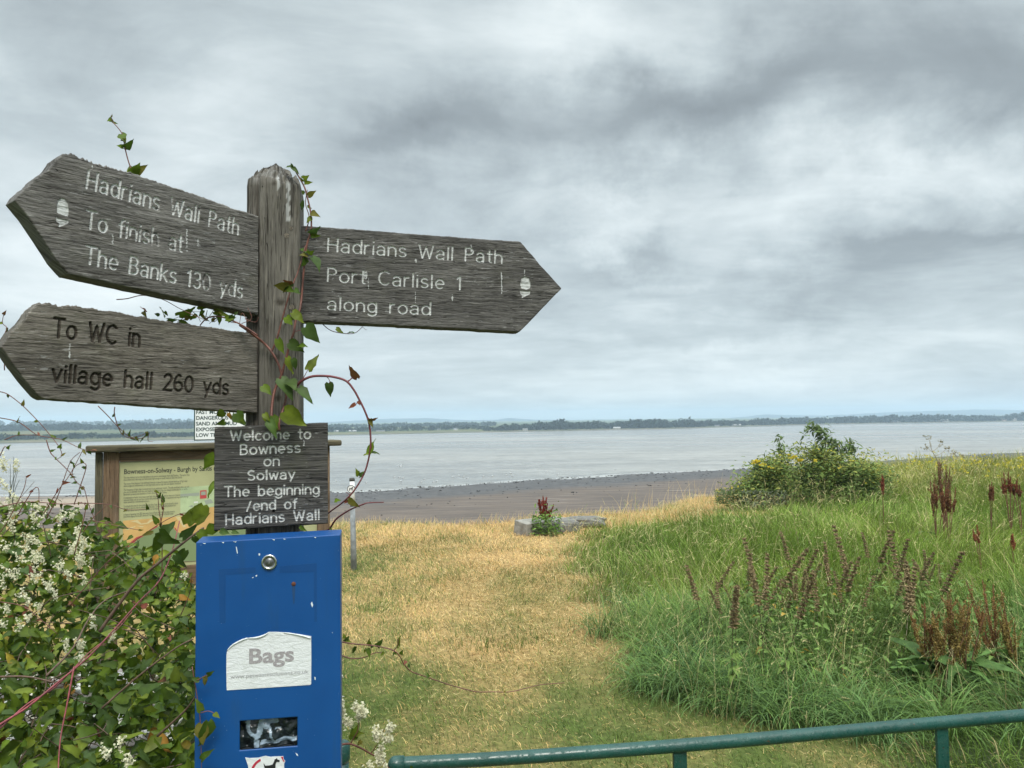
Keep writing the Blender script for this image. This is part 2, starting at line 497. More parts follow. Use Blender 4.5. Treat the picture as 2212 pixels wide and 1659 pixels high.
def watermat():
    m, t = new_mat('estuary_water')
    g = t.add('ShaderNodeNewGeometry').outputs['Position']
    a = t.noise(t.add('ShaderNodeMapping', {0: g, 2: (0, 0, R(12)), 3: (.35, .9, 1)}).outputs[0], 1.1, 6, .62).outputs[0]
    b = t.noise(t.add('ShaderNodeMapping', {0: g, 2: (0, 0, R(-9)), 3: (.05, .14, 1)}).outputs[0], 1.0, 5, .6).outputs[0]
    bands = t.noise(t.add('ShaderNodeMapping', {0: g, 3: (.004, .016, 1)}).outputs[0], 1.0, 4, .5).outputs[0]
    h = t.m('ADD', t.m('MULTIPLY', a, .5), t.m('MULTIPLY', b, 1.2))
    nm = t.add('ShaderNodeBump', {'Height': h, 'Strength': .6, 'Distance': .40}).outputs[0]
    c = t.mix(t.rng(bands, .35, .65), (.165, .162, .148, 1), (.24, .233, .212, 1))
    c = t.add('ShaderNodeVectorMath', {0: c, 3: t.rng(t.m('ADD', t.m('MULTIPLY', a, .6), t.m('MULTIPLY', b, .4)), .36, .64, .55, 1.5, 'LINEAR')}, operation='SCALE').outputs[0]  # light and dark of the ripples painted into the base colour
    foam = t.add('ShaderNodeAttribute', attribute_name='shore').outputs['Fac']
    fo = t.m('MULTIPLY', t.rng(t.m('ADD', foam, t.m('MULTIPLY', t.m('SUBTRACT', b, .5), 9)), 1.8, 0.2), .35)
    fl = t.m('MULTIPLY', t.rng(a, .66, .74), .05)
    c = t.mix(t.m('MAXIMUM', fo, fl), c, (.62, .62, .60, 1))
    t.add('ShaderNodeOutputMaterial', {0: t.add('ShaderNodeBsdfPrincipled', {'Base Color': c, 'Roughness': t.rng(bands, .3, .7, .20, .32), 'IOR': 1.33, 'Normal': nm}).outputs[0]})
    return m


def build_water():
    xs = np.unique(np.concatenate([np.linspace(-1800, -200, 20), np.linspace(-200, 300, 160), np.linspace(300, 1800, 20)]))
    ts = np.concatenate([[-12], np.linspace(-6, 12, 40), np.linspace(14, 60, 20), np.linspace(70, 900, 20)])
    Xw, Tw = np.meshgrid(xs, ts); Yw = water_y(np.clip(Xw, -200, 260)) + Tw
    V = np.stack([Xw, Yw, np.full_like(Xw, -6.4)], -1).reshape(-1, 3)
    n, k = Xw.shape; idx = np.arange(n * k).reshape(n, k)
    F = np.stack([idx[:-1, :-1], idx[:-1, 1:], idx[1:, 1:], idx[1:, :-1]], -1).reshape(-1, 4)
    tag(mk('water', V, F, watermat(), smooth=True, extra={'shore': Tw.reshape(-1)}), kind='structure')


build_water()

# ---------------------------------------------------------------- far shore
FS_U = [-700, 0, 410, 708, 1052, 1469, 1805, 2212, 2900]
FS_D = [300, 330, 355, 423, 464, 515, 656, 690, 720]
def far_d(u): return np.interp(u, FS_U, FS_D)


def far_pt(u, t, z):
    """point on the far land: t metres behind the shoreline along the view column u"""
    d = far_d(u) + t
    r = ray(u, 905)
    return np.array([r[0] / r[1] * d, d, z])


def land_z(u, t):    # the land behind the far shoreline
    left = np.interp(u, [-700, 430, 620, 3000], [1, 1, 0, 0])
    return -6.45 + np.interp(t, [-10, 0, 6, 60, 300, 900, 2600], [-.4, 0, .55, .9, 1.2, 1.4, 1.6]) + left * np.interp(t, [0, 60, 300, 700, 2600], [0, .4, 2.3, 5.0, 7.5])


def farlandmat():
    m, t = new_mat('far_fields')
    g = t.add('ShaderNodeNewGeometry').outputs['Position']
    at = t.add('ShaderNodeAttribute', attribute_name='inland').outputs['Fac']
    n = t.noise(t.add('ShaderNodeMapping', {0: g, 3: (.012, .02, 1)}).outputs[0], 1, 3, .5).outputs[0]
    fields = t.ramp(n, [(.35, (.035, .055, .025)), (.48, (.06, .085, .03)), (.56, (.14, .13, .06)), (.68, (.05, .07, .03))])
    marsh = t.mix(t.rng(t.noise(g, .08, 4, .6).outputs[0], .4, .6), (.085, .095, .05, 1), (.155, .14, .09, 1))
    c = t.mix(t.rng(at, 14, 40), marsh, fields)
    c = t.mix(t.rng(at, 5, 1), c, (.075, .072, .062, 1))
    t.add('ShaderNodeOutputMaterial', {0: t.add('ShaderNodeBsdfPrincipled', {'Base Color': c, 'Roughness': .95, 'Specular IOR Level': .1}).outputs[0]})
    return m


def build_far():
    us = np.linspace(-700, 2900, 260); tt = np.array([-12, 0, 3, 6, 15, 30, 60, 100, 160, 240, 350, 500, 750, 1100, 1600, 2600])
    V, A = [], []
    for t_ in tt:
        for u in us:
            V.append(far_pt(u, t_, float(land_z(u, t_)))); A.append(t_)
    n, k = len(tt), len(us); idx = np.arange(n * k).reshape(n, k)
    F = np.stack([idx[:-1, :-1], idx[:-1, 1:], idx[1:, 1:], idx[1:, :-1]], -1).reshape(-1, 4)
    tag(mk('far_land', V, F, farlandmat(), smooth=True, extra={'inland': A}), kind='structure')
    # hills, a ridge mesh with real depth
    HU = [-700, -200, 0, 40, 90, 130, 180, 215, 260, 330, 420, 640, 700, 760, 825, 870, 915, 960, 1018, 1070, 1090, 1104, 1120, 1155, 1230, 1293, 1396, 1469, 1560, 1610, 1653, 1700, 1771, 1850, 1939, 2020, 2107, 2212, 2500, 2900]
    HV = [916, 918, 918, 914, 912, 913, 914.5, 917, 914, 914.5, 915, 913, 912, 909, 905, 904, 903.2, 905, 908, 906.5, 903.5, 902.4, 904, 906.5, 907, 906, 908, 907, 904, 900, 895, 896.5, 898, 894, 889.7, 887.5, 884, 886, 880, 884]
    hm = simple('far_hillside', (.022, .032, .038), .95, .006, .35, spec=.05)
    uu = np.linspace(-700, 2900, 500)
    V = []
    for dd, kk in ((2300, 0.0), (2450, .55), (2600, .88), (2750, 1.0), (2900, .8), (3050, 0.0)):
        for u in uu:
            vv = np.interp(u, HU, HV) + .8 * (vnoise(u * .06, 3.0, 5) - .5)
            p = P(u, vv, 2750.0); top = p[2] + 7.5
            r = ray(u, 905)
            V.append((r[0] / r[1] * dd, dd, -7.5 + top * kk + (kk > 0) * (kk < 1) * 1.2 * (vnoise(u * .05, dd * .01, 9) - .5)))
    n, k = 6, len(uu); idx = np.arange(n * k).reshape(n, k)
    F = np.stack([idx[:-1, :-1], idx[:-1, 1:], idx[1:, 1:], idx[1:, :-1]], -1).reshape(-1, 4)
    tag(mk('hills', np.array(V), F, hm, smooth=True), kind='structure')


build_far()


def clump_tris(cen, rad, n, size, rg):
    """n random leaf-clump triangles in an ellipsoid"""
    d = rg.normal(size=(n, 3)); d /= np.linalg.norm(d, axis=1)[:, None]
    r = rg.uniform(.45, 1.05, n)[:, None]
    c = cen + d * r * rad
    a = rg.normal(size=(n, 3)); a /= np.linalg.norm(a, axis=1)[:, None]
    b = np.cross(a, rg.normal(size=(n, 3))); b /= np.linalg.norm(b, axis=1)[:, None]
    s = size * rg.uniform(.6, 1.4, n)[:, None]
    return np.stack([c + a * s, c - a * s * .5 + b * s * .87, c - a * s * .5 - b * s * .87], 1)


FAR_LEAF = leafmat('far_tree_foliage', .1, .9, .8, .4, .05, (.020, .032, .018))
FAR_TRUNK = simple('far_trunk', (.06, .05, .04), .9)
def belt(name, u0, u1, t0, t1, hfun, per, size=.55, seed=1, kind='stuff', dens=22):
    rg = np.random.default_rng(seed); out = []
    n = int((u1 - u0) * per)
    for _ in range(n):
        u = rg.uniform(u0, u1); t_ = rg.uniform(t0, t1); h = hfun(u) * rg.uniform(.65, 1.1)
        if h <= .2: continue
        w = h * rg.uniform(.45, .8)
        base = far_pt(u, t_, float(land_z(u, t_)))
        out.append(clump_tris(base + [0, 0, h * .52], np.array([w, w, h * .5]), dens, size * h / 3.2, rg))
    V = np.concatenate(out).reshape(-1, 3)
    return tag(mk(name, V, np.arange(len(V)).reshape(-1, 3), FAR_LEAF), kind=kind)


ip = np.interp
belt('far_wood', 1046, 2260, 10, 45, lambda u: ip(u, [1046, 1080, 1130, 1180, 1250, 1300, 1400, 1480, 1560, 1800, 2000, 2212], [1.8, 3.4, 3.9, 5.6, 5.2, 4.5, 5.0, 5.2, 4.2, 5.6, 5.8, 5.8]) * (.75 + .5 * float(vnoise(u * .09, 1., 6))), 1.3, seed=2)
belt('far_hedgerow', 620, 1060, 55, 130, lambda u: 2.4 + 1.6 * float(vnoise(u * .05, 0., 3)), .75, seed=3)
belt('far_inland_wood', 420, 1070, 300, 420, lambda u: 3.2 + 1.2 * float(vnoise(u * .05, 6., 3)), .9, size=.8, seed=8)
belt('far_shore_wood', -80, 430, 25, 50, lambda u: 2.0 + 1.0 * float(vnoise(u * .04, 2., 4)), .9, seed=4)
belt('far_middle_wood', -80, 470, 260, 330, lambda u: 3.8 + 2.0 * float(vnoise(u * .02, 4., 4)), .8, size=.8, seed=5)
belt('far_upland_wood', -80, 540, 800, 1000, lambda u: 6.0 + 3.5 * float(vnoise(u * .03, 7., 4)), .35, size=1.0, seed=6)

# single trees that stand out along the far shore
def far_trees():
    G1 = 'round trees standing out along the far shore'
    spots = [(716, 60, 3.2), (733, 70, 3.0), (752, 75, 2.6), (782, 60, 3.4), (800, 80, 2.6), (878, 60, 2.4), (934, 55, 3.6), (962, 60, 2.6), (1000, 60, 2.4), (2022, 45, 4.6), (1908, 48, 4.6), (1870, 48, 4.0), (1944, 48, 4.2)]
    where = ['left of the two beside the pale shed', 'second from the signpost', 'third from the signpost', 'broad one beside the white-roofed shed', 'behind the pale sheds', 'low and alone in the stubble',
             'tallest and broadest of the centre shore', 'right of the broadest one', 'at the end of the open fields', 'tallest one near the right edge', 'crown poking above the wood', 'left of the crown poking up', 'right of the crown poking up']
    for k, (u, t_, h) in enumerate(spots):
        b = far_pt(u, t_, float(land_z(u, t_)))
        r = empty('far_tree', b, 'small dark rounded tree on the far shore, ' + where[k], 'tree', G1)
        rg = np.random.default_rng(50 + k)
        V = np.concatenate([clump_tris(b + [rg.uniform(-.5, .5) * h * .3, 0, h * rg.uniform(.5, .75)], np.array([h * .32, h * .32, h * .28]), 40, h * .12, rg) for _ in range(4)]).reshape(-1, 3)
        mk('crown', V, np.arange(len(V)).reshape(-1, 3), FAR_LEAF, r)
        g = Geo().tube([b, b + [0, 0, h * .6]], [h * .04, h * .02], 5); g.make('trunk', FAR_TRUNK, r)


far_trees()

WHITE = simple('white_render', (.52, .51, .49), .7)
CREAM = simple('pale_cladding', (.30, .30, .27), .7)
SLATE = simple('slate_roof', (.12, .12, .13), .7)
PALE_ROOF = simple('pale_sheet_roof', (.34, .34, .33), .6)
GLASSD = simple('dark_window', (.03, .035, .04), .3)
def house(u, t_, w, h, deep, label, wall=None, roof=None, turn=0, group='houses and sheds on the far shore', rise=.45):
    b = far_pt(u, t_, float(land_z(u, t_)))
    r = empty('house' if 'house' in label or 'cottage' in label else 'shed', b, label, 'house' if 'house' in label or 'cottage' in label else 'shed', group)
    ca, sa = math.cos(turn), math.sin(turn)
    def q(x, y, z): return (b[0] + x * ca - y * sa, b[1] + x * sa + y * ca, b[2] + z)
    a, c = w / 2, deep / 2
    g = Geo()
    g.add([q(-a, -c, -.6), q(a, -c, -.6), q(a, c, -.6), q(-a, c, -.6), q(-a, -c, h), q(a, -c, h), q(a, c, h), q(-a, c, h), q(-a, 0, h * (1 + rise)), q(a, 0, h * (1 + rise))],
          [(0, 1, 5, 4), (2, 3, 7, 6), (1, 2, 6, 9, 5), (3, 0, 4, 8, 7)])
    g.make('wall', wall or WHITE, r)
    g = Geo(); o = .12; hh = h * (1 + rise) + .05
    g.add([q(-a - o, -c - o, h - .1), q(a + o, -c - o, h - .1), q(a + o, 0, hh), q(-a - o, 0, hh), q(-a - o, c + o, h - .1), q(a + o, c + o, h - .1),
           q(-a - o, -c - o, h - .2), q(a + o, -c - o, h - .2), q(a + o, 0, hh - .1), q(-a - o, 0, hh - .1), q(-a - o, c + o, h - .2), q(a + o, c + o, h - .2)],
          [(0, 1, 2, 3), (3, 2, 5, 4), (7, 6, 9, 8), (8, 9, 10, 11), (6, 7, 1, 0), (4, 5, 11, 10), (0, 3, 9, 6), (3, 4, 10, 9), (2, 1, 7, 8), (5, 2, 8, 11)])
    g.make('roof', roof or SLATE, r)
    for k in range(max(2, int(w / 1.3))):
        x = -a + (k + .5) * w / max(2, int(w / 1.3))
        g = Geo(); g.add([q(x - .16, -c - .02, h * .4), q(x + .16, -c - .02, h * .4), q(x + .16, -c - .02, h * .75), q(x - .16, -c - .02, h * .75)], [(0, 1, 2, 3)])
        g.make('window', GLASSD, r)


house(341, 52, 2.4, .8, 1.6, 'low white cottage at the left end of the far shore hamlet, half behind trees')
house(357, 50, 2.2, 1.1, 1.6, 'white gabled house in the middle of the far shore hamlet', turn=.4)
house(365, 49, 1.4, 1.3, 1.4, 'tallest white house of the hamlet on the far left shore', turn=-.3)
house(372, 50, 2.0, .9, 1.5, 'white house at the right end of the far left hamlet, next to the green field')
house(160, 70, .9, .8, .9, 'tiny lone white cottage in the dark woods of the far left shore')
house(762, 62, 4.6, .8, 2.2, 'long shed with a bright roof on the far shore nearest the signpost', CREAM, PALE_ROOF)
house(727, 66, 2.6, .8, 2.0, 'short pale shed on the far shore just right of the notice board', CREAM, PALE_ROOF)
house(822, 60, 5.5, .55, 2.0, 'very low long pale shed on the far shore left of centre', CREAM, SLATE)
house(846, 85, 2.5, .9, 2.0, 'small house with dark roof behind the low pale shed', CREAM, SLATE)
house(905, 85, 2.6, .9, 2.0, 'small house with dark roof left of the broadest far tree', CREAM, SLATE)
house(948, 70, 2.2, .8, 2.0, 'pale house touching the broadest tree of the centre shore', CREAM, SLATE)
house(984, 62, 2.4, 1.0, 2.0, 'white house where the centre shore meets the wood', WHITE, SLATE)
house(1134, 7, 3.2, 1.1, 2.2, 'pale boxy building on the waterfront before the wood', CREAM, PALE_ROOF, rise=.12)
house(1332, 9, 4.6, .9, 2.4, 'long pale building at the foot of the far wood, right of centre', CREAM, PALE_ROOF)
house(1590, 12, 6.5, 1.0, 2.6, 'low pale farm building above the right far shore, left of the bush', CREAM, PALE_ROOF)
house(1548, 12, 3.4, .8, 2.4, 'small shed left of the low pale farm building', CREAM, SLATE)
house(1934, 12, 7.5, 1.0, 3, 'pale building on the far shore right of the bush', CREAM, PALE_ROOF)
house(2036, 12, 9.5, 1.5, 3, 'long pale terrace roof on the far shore towards the right edge', CREAM, CREAM)
house(2168, 14, 3.4, 1.5, 3, 'reddish-walled house at the right edge of the far shore', simple('pink_render', (.42, .33, .28), .8), SLATE)
house(2190, 12, 3.2, 1.8, 3, 'cream house at the very right edge of the far shore', CREAM, SLATE)

def turbines():
    wm = simple('turbine_white', (.80, .81, .82), .5)
    for k, (u, v0, v1, lab) in enumerate([(114, 908, 924, 'leftmost of the far pair'), (121, 911, 924, 'shorter one of the far pair'), (172, 907, 924, 'single one in the saddle of the hills'), (236, 905, 922, 'faint one on the left hill'), (281, 899, 921, 'tallest one, under the lower finger board')]):
        d = 2150.0; a, b = P(u, v0, d), P(u, v1 + 3, d)
        r = empty('wind_turbine', b, 'tiny white wind turbine below the hills, ' + lab, 'wind turbine', 'wind turbines beyond the far left shore')
        Geo().tube([b, a], [.55, .3], 6).make('tower', wm, r)
        h = a[2] - b[2]; fr = Plane(u, d, u + 10, d)
        Geo().tube([a + [0, -.6, 0], a + [0, .9, 0]], .45, 6).make('nacelle', wm, r)
        for j in range(3):
            an = R(90 + 120 * j + k * 23); L = h * .42
            tip = a + np.array([math.cos(an) * L, -.7, math.sin(an) * L])
            Geo().tube([a + [0, -.7, 0], tip], [.28, .08], 5).make('blade', wm, r)


turbines()

# haze: the air between here and the far shore
def haze():
    m, t = new_mat('haze_air')
    v = t.add('ShaderNodeVolumePrincipled', {'Color': (.64, .82, .99, 1), 'Density': HAZE, 'Anisotropy': .0}).outputs[0]
    t.add('ShaderNodeOutputMaterial', {1: v})
    Y0, Y1, Xh, Z0, Z1 = -320, 3250, 3300, -9.5, 34
    V = [(x, y, z) for z in (Z0, Z1) for y in (Y0, Y1) for x in (-Xh, Xh)]
    tag(mk('haze', V, [(0, 2, 3, 1), (4, 5, 7, 6), (0, 1, 5, 4), (2, 6, 7, 3), (0, 4, 6, 2), (1, 3, 7, 5)], m), kind='stuff')


HAZE = .00050
haze()
# ---------------------------------------------------------------- routed lettering
def arc(cx, cy, rx, ry, a0, a1, n=10):
    return [(cx + rx * math.cos(R(a0 + (a1 - a0) * i / n)), cy + ry * math.sin(R(a0 + (a1 - a0) * i / n))) for i in range(n + 1)]


X = .68   # x-height
def bowl(cx=.27, rx=.25): return arc(cx, X / 2, rx, X / 2, 0, 360, 16)
GLY = {
    'H': (.62, [[(0, 0), (0, 1)], [(.58, 0), (.58, 1)], [(0, .52), (.58, .52)]]),
    'W': (.92, [[(0, 1), (.22, 0), (.45, .85), (.68, 0), (.90, 1)]]),
    'P': (.52, [[(0, 0), (0, 1)] + arc(.24, .76, .25, .24, 90, -90, 10) + [(0, .52)]]),
    'T': (.62, [[(0, 1), (.62, 1)], [(.31, 1), (.31, 0)]]),
    'C': (.66, [arc(.36, .5, .36, .5, 50, 310, 18)]),
    'B': (.55, [[(0, 0), (0, 1)] + arc(.26, .77, .22, .23, 90, -90, 8) + [(0, .54)], [(.2, .54)] + arc(.26, .27, .27, .27, 90, -90, 8) + [(0, 0)]]),
    'S': (.55, [arc(.28, .75, .25, .25, 40, 270, 10) + arc(.28, .25, .26, .25, 90, -140, 10)]),
    '1': (.30, [[(.02, .82), (.20, 1), (.20, 0)]]),
    '2': (.52, [arc(.26, .74, .24, .26, 165, -20, 10) + [(0, 0), (.52, 0)]]),
    '3': (.52, [arc(.24, .76, .23, .24, 150, -90, 9), arc(.24, .27, .26, .27, 90, -150, 10)]),
    '6': (.54, [arc(.28, .5, .27, .5, 65, 180, 8) + arc(.28, .28, .27, .28, 180, 540, 16)]),
    '0': (.54, [arc(.27, .5, .27, .5, 0, 360, 20)]),
    'a': (.50, [arc(.24, .50, .21, .19, 160, 0, 8) + [(.45, 0)], [(.45, .38), (.24, .38)] + arc(.22, .19, .22, .19, 90, 270, 8) + [(.34, .03), (.45, .16)]]),
    'b': (.52, [[(0, 0), (0, 1)], bowl(.26)]),
    'c': (.48, [arc(.27, X / 2, .26, X / 2, 50, 310, 12)]),
    'd': (.52, [[(.52, 0), (.52, 1)], bowl(.26)]),
    'e': (.52, [[(.02, .35), (.52, .35)] + arc(.27, X / 2, .25, X / 2, 0, 305, 14)]),
    'f': (.30, [[(.14, 0), (.14, .80)] + arc(.30, .80, .16, .19, 180, 80, 6), [(0, X), (.30, X)]]),
    'g': (.52, [bowl(.26), [(.52, X), (.52, -.10)] + arc(.27, -.10, .25, .20, 0, -150, 8)]),
    'h': (.48, [[(0, 0), (0, 1)], [(0, .42)] + arc(.23, .43, .23, .25, 180, 0, 8) + [(.46, 0)]]),
    'i': (.06, [[(.03, 0), (.03, X)], [(.03, .92), (.03, .94)]]),
    'k': (.46, [[(0, 0), (0, 1)], [(.42, X), (0, .28)], [(.14, .40), (.46, 0)]]),
    'l': (.06, [[(.03, 0), (.03, 1)]]),
    'm': (.76, [[(0, 0), (0, X)], [(0, .45)] + arc(.19, .48, .19, .20, 180, 0, 7) + [(.38, 0)], [(.38, .45)] + arc(.57, .48, .19, .20, 180, 0, 7) + [(.76, 0)]]),
    'n': (.46, [[(0, 0), (0, X)], [(0, .42)] + arc(.23, .43, .23, .25, 180, 0, 8) + [(.46, 0)]]),
    'o': (.54, [bowl(.27, .27)]),
    'r': (.30, [[(0, 0), (0, X)], [(0, .42)] + arc(.20, .42, .20, .26, 180, 75, 6)]),
    's': (.44, [arc(.22, .51, .19, .17, 35, 270, 8) + arc(.22, .17, .21, .17, 90, -145, 8)]),
    't': (.30, [[(.14, .95), (.14, .12)] + arc(.28, .14, .14, .14, 180, 270, 5), [(0, X), (.30, X)]]),
    'v': (.48, [[(0, X), (.24, 0), (.48, X)]]),
    'w': (.70, [[(0, X), (.17, 0), (.35, X * .9), (.53, 0), (.70, X)]]),
    'y': (.48, [[(0, X), (.24, .02)], [(.48, X), (.14, -.28)]]),
    '/': (.36, [[(0, -.05), (.34, .95)]]),
    ' ': (.42, []),
}


def strokes(text, p0, p1, cap):
    """polylines of text fitted from p0 to p1 (baseline, local plane coordinates)"""
    gap = .21; adv = 0; items = []
    for ch in text:
        w, pl = GLY[ch]
        items.append((adv, pl)); adv += w + gap
    adv -= gap
    p0 = np.array(p0); p1 = np.array(p1); L = np.linalg.norm(p1 - p0); ex = (p1 - p0) / L; ey = np.array([-ex[1], ex[0]])
    out = []
    for a, pl in items:
        j = random.uniform(-.012, .012)
        for line in pl:
            out.append([p0 + ex * ((a + x) / adv * L) + ey * ((y + j) * cap) for x, y in line])
    return out


def poly_inside(px, py, poly):
    ins = np.zeros(px.shape, bool); n = len(poly)
    for i in range(n):
        x0, y0 = poly[i]; x1, y1 = poly[(i + 1) % n]
        c = ((y0 > py) != (y1 > py)) & (px < (x1 - x0) * (py - y0) / (y1 - y0 + 1e-15) + x0)
        ins ^= c
    return ins


def carved_board(name, fr, top, bot, thick, mat, parent, lines, halfw, depth=.003, paint=1.0, wear=.35, acorn=None, holes=(), step=.0011,
                 rag=(.0012, .0012), seed=1, drips=(), bow=0.0, ragfun=None, label=None):
    """a timber board as a fine grid whose front carries real routed grooves.
    top/bot: lists of (s,z) for the upper and lower outline, both running from left to right with the same ends"""
    top = np.array(top); bot = np.array(bot)
    s0 = max(top[0, 0], bot[0, 0]); s1 = min(top[-1, 0], bot[-1, 0])
    ns = int((s1 - s0) / step) + 1
    S = np.linspace(s0, s1, ns)
    T = np.interp(S, top[:, 0], top[:, 1]); B = np.interp(S, bot[:, 0], bot[:, 1])
    rgt = (fbm(S * 60, S * 0 + seed, seed, 4) - .5) * 2 * rag[0] + (fbm(S * 400, S * 0 + seed, seed + 9, 2) - .5) * rag[0]
    rgb = (fbm(S * 60, S * 0 + seed, seed + 3, 4) - .5) * 2 * rag[1]
    if ragfun is not None: rgt = rgt * ragfun((S - s0) / (s1 - s0))
    T = T + rgt; B = B + rgb; T = np.maximum(T, B + .0008)
    nt = int((T - B).max() / step) + 1
    f = np.linspace(0, 1, nt)
    SS = np.repeat(S[None, :], nt, 0); ZZ = B[None, :] + (T - B)[None, :] * f[:, None]
    H = np.zeros_like(SS); PA = np.zeros_like(SS)
    # gentle surface unevenness, rounded arrises
    H += .0016 * (fbm(SS * 9, ZZ * 40, seed + 5, 3) - .5) + .0010 * (fbm(SS * 30, ZZ * 260, seed + 6, 2) - .5)
    edge = np.minimum(ZZ - B[None, :], T[None, :] - ZZ); edge = np.minimum(edge, np.minimum(SS - s0, s1 - SS) + .002)
    rr = .004
    H -= rr * (1 - np.sqrt(np.clip(1 - (1 - np.clip(edge / rr, 0, 1)) ** 2, 0, 1))) * .8
    wn = fbm(SS * 160, ZZ * 260, seed + 20, 4)
    wbig = fbm(SS * 22, ZZ * 22, seed + 21, 3)
    dmin = np.full(SS.shape, 1.0)
    fs, fz = SS.ravel(), ZZ.ravel(); fd = dmin.ravel()
    order = None
    colw = S
    for ln in lines:
        q = np.array(ln)
        a, b = q[:, 0].min() - halfw * 2, q[:, 0].max() + halfw * 2
        i0, i1 = np.searchsorted(S, a), np.searchsorted(S, b)
        if i1 <= i0: continue
        sx = SS[:, i0:i1]; zx = ZZ[:, i0:i1]; dd = dmin[:, i0:i1]
        for k in range(max(1, len(q) - 1)):
            p, r_ = q[k], q[min(k + 1, len(q) - 1)]; d = r_ - p; L2 = (d ** 2).sum() + 1e-12
            t = np.clip(((sx - p[0]) * d[0] + (zx - p[1]) * d[1]) / L2, 0, 1)
            e = np.hypot(sx - p[0] - t * d[0], zx - p[1] - t * d[1])
            np.minimum(dd, e, out=dd)
    ratio = dmin / halfw * (1 + .35 * (wn - .5))
    prof = np.sqrt(np.clip(1 - ratio ** 2, 0, 1))
    H -= depth * prof
    inside = np.clip((1.12 - ratio) / .22, 0, 1)
    keep = np.clip((wn * .6 + wbig * .6 - wear) * 7, 0, 1)
    PA = inside * (keep if paint > 0 else np.clip(keep + .45, 0, 1)) * paint
    if acorn:
        for poly in acorn:
            ins = poly_inside(SS + .0008 * (wn - .5), ZZ + .0012 * (wn - .5), poly)
            H = np.where(ins, H - depth * .6, H); PA = np.where(ins, np.clip(.55 + (wn - .25) * 1.2, 0, 1), PA)
    for (cx, cz, hr) in holes:
        dd = np.hypot(SS - cx, ZZ - cz); ins = dd < hr
        H = np.where(ins, H - .012, H); PA = np.where(ins, -1.0, PA)
    for (sx_, z0, z1, w) in drips:      # bird lime and paint runs
        x = sx_ + .0015 * (vnoise(ZZ * 300, ZZ * 0, seed + 31) - .5)
        ww = w * (.45 + .9 * vnoise(ZZ * 180, ZZ * 0 + 3, seed + 33))
        ins = (np.abs(SS - x) < ww) & (ZZ < max(z0, z1)) & (ZZ > min(z0, z1)) & (wn > .33)
        PA = np.where(ins, np.maximum(PA, .8), PA)
    # bare pale flecks of old paint along the grain
    fleck = (fbm(SS * 55, ZZ * 330, seed + 41, 3) > .76) & (wbig > .52)
    PA = np.where(fleck & (PA >= 0) & (PA < .22), .22, PA)
    BOW = bow * np.sin(np.pi * (SS - s0) / (s1 - s0))
    Vf = fr.arr(SS.ravel(), ZZ.ravel(), (H + BOW).ravel())
    nv = nt * ns; idx = np.arange(nv).reshape(nt, ns)
    F = [np.stack([idx[:-1, :-1], idx[:-1, 1:], idx[1:, 1:], idx[1:, :-1]], -1).reshape(-1, 4)]
    uvs = [np.stack([SS.ravel(), ZZ.ravel()], -1)]
    V = [Vf]; PAs = [PA.ravel()]; base = nv
    # rim: walk round the outline, down to the back in a few rings
    rim = np.concatenate([idx[0, :], idx[1:, -1], idx[-1, -2::-1], idx[-2:0:-1, 0]])
    m = len(rim); prev = rim
    for kk in range(1, 6):
        hh = -thick * kk / 5
        jit = (fbm(fs[rim] * 70, fz[rim] * 70 + kk * 1.7, seed + 50, 3) - .5) * .0016
        inz = np.zeros(m)
        Vr = fr.arr(fs[rim] + jit * .4, fz[rim] + jit + inz, np.full(m, hh) + BOW.ravel()[rim])
        V.append(Vr); uvs.append(np.stack([fs[rim], fz[rim] + hh * 1.0], -1)); PAs.append(np.zeros(m))
        cur = base + np.arange(m); base += m
        F.append(np.stack([prev, np.roll(prev, -1), np.roll(cur, -1), cur], -1)[:, [0, 3, 2, 1]])
        prev = cur
    V = np.concatenate(V); F = np.concatenate(F)
    o = mk(name, V, F, mat, parent, True, uv=np.concatenate(uvs), extra={'paint': np.concatenate(PAs)})
    # back cover
    me = o.data
    ring = [tuple(fr.to3(fs[i], fz[i], -thick)) for i in rim[::8]]
    bk = Geo(); bk.add(ring, [tuple(range(len(ring)))[::-1]])
    mk('back_face', bk.V, bk.F, mat, o, uv=[(fs[i], fz[i]) for i in rim[::8]])
    if label: o['label'] = label
    return o


WOODS = dict(base=(.130, .122, .111, 1), dark=(.038, .032, .028, 1), pale=(.27, .26, .24, 1))
W_A = woodmat('weathered_oak_board', lichen=.5, seed=0.0, **WOODS)
W_B = woodmat('weathered_oak_board_right', lichen=.35, seed=3.1, base=(.104, .098, .091, 1), dark=(.026, .024, .021, 1), pale=(.19, .18, .165, 1))
W_C = woodmat('weathered_oak_board_low', lichen=.4, seed=6.7, base=(.135, .120, .100, 1), dark=(.042, .036, .028, 1), pale=(.28, .26, .225, 1))
W_D = woodmat('weathered_plaque', lichen=.3, seed=9.2, base=(.072, .068, .064, 1), dark=(.018, .017, .016, 1), pale=(.165, .16, .15, 1), alongscale=5, acrossscale=120, bump=1.2)
W_P = woodmat('weathered_post', lichen=.35, seed=12.4, base=(.130, .120, .103, 1), dark=(.026, .022, .016, 1), pale=(.23, .21, .175, 1), alongscale=5, acrossscale=150)

# post frame: front face centred on u=603
PF = Plane(557, 1.737, 648.5, 1.756, 620)
PW = PF.L          # width of the front face
signpost = empty('finger_post', (float(PF.to3(PW / 2, 0, -.06)[0]), float(PF.to3(PW / 2, 0, -.06)[1]), 0),
                 'weathered grey wooden signpost with three pointed finger boards and a rotting pointed top', 'signpost')


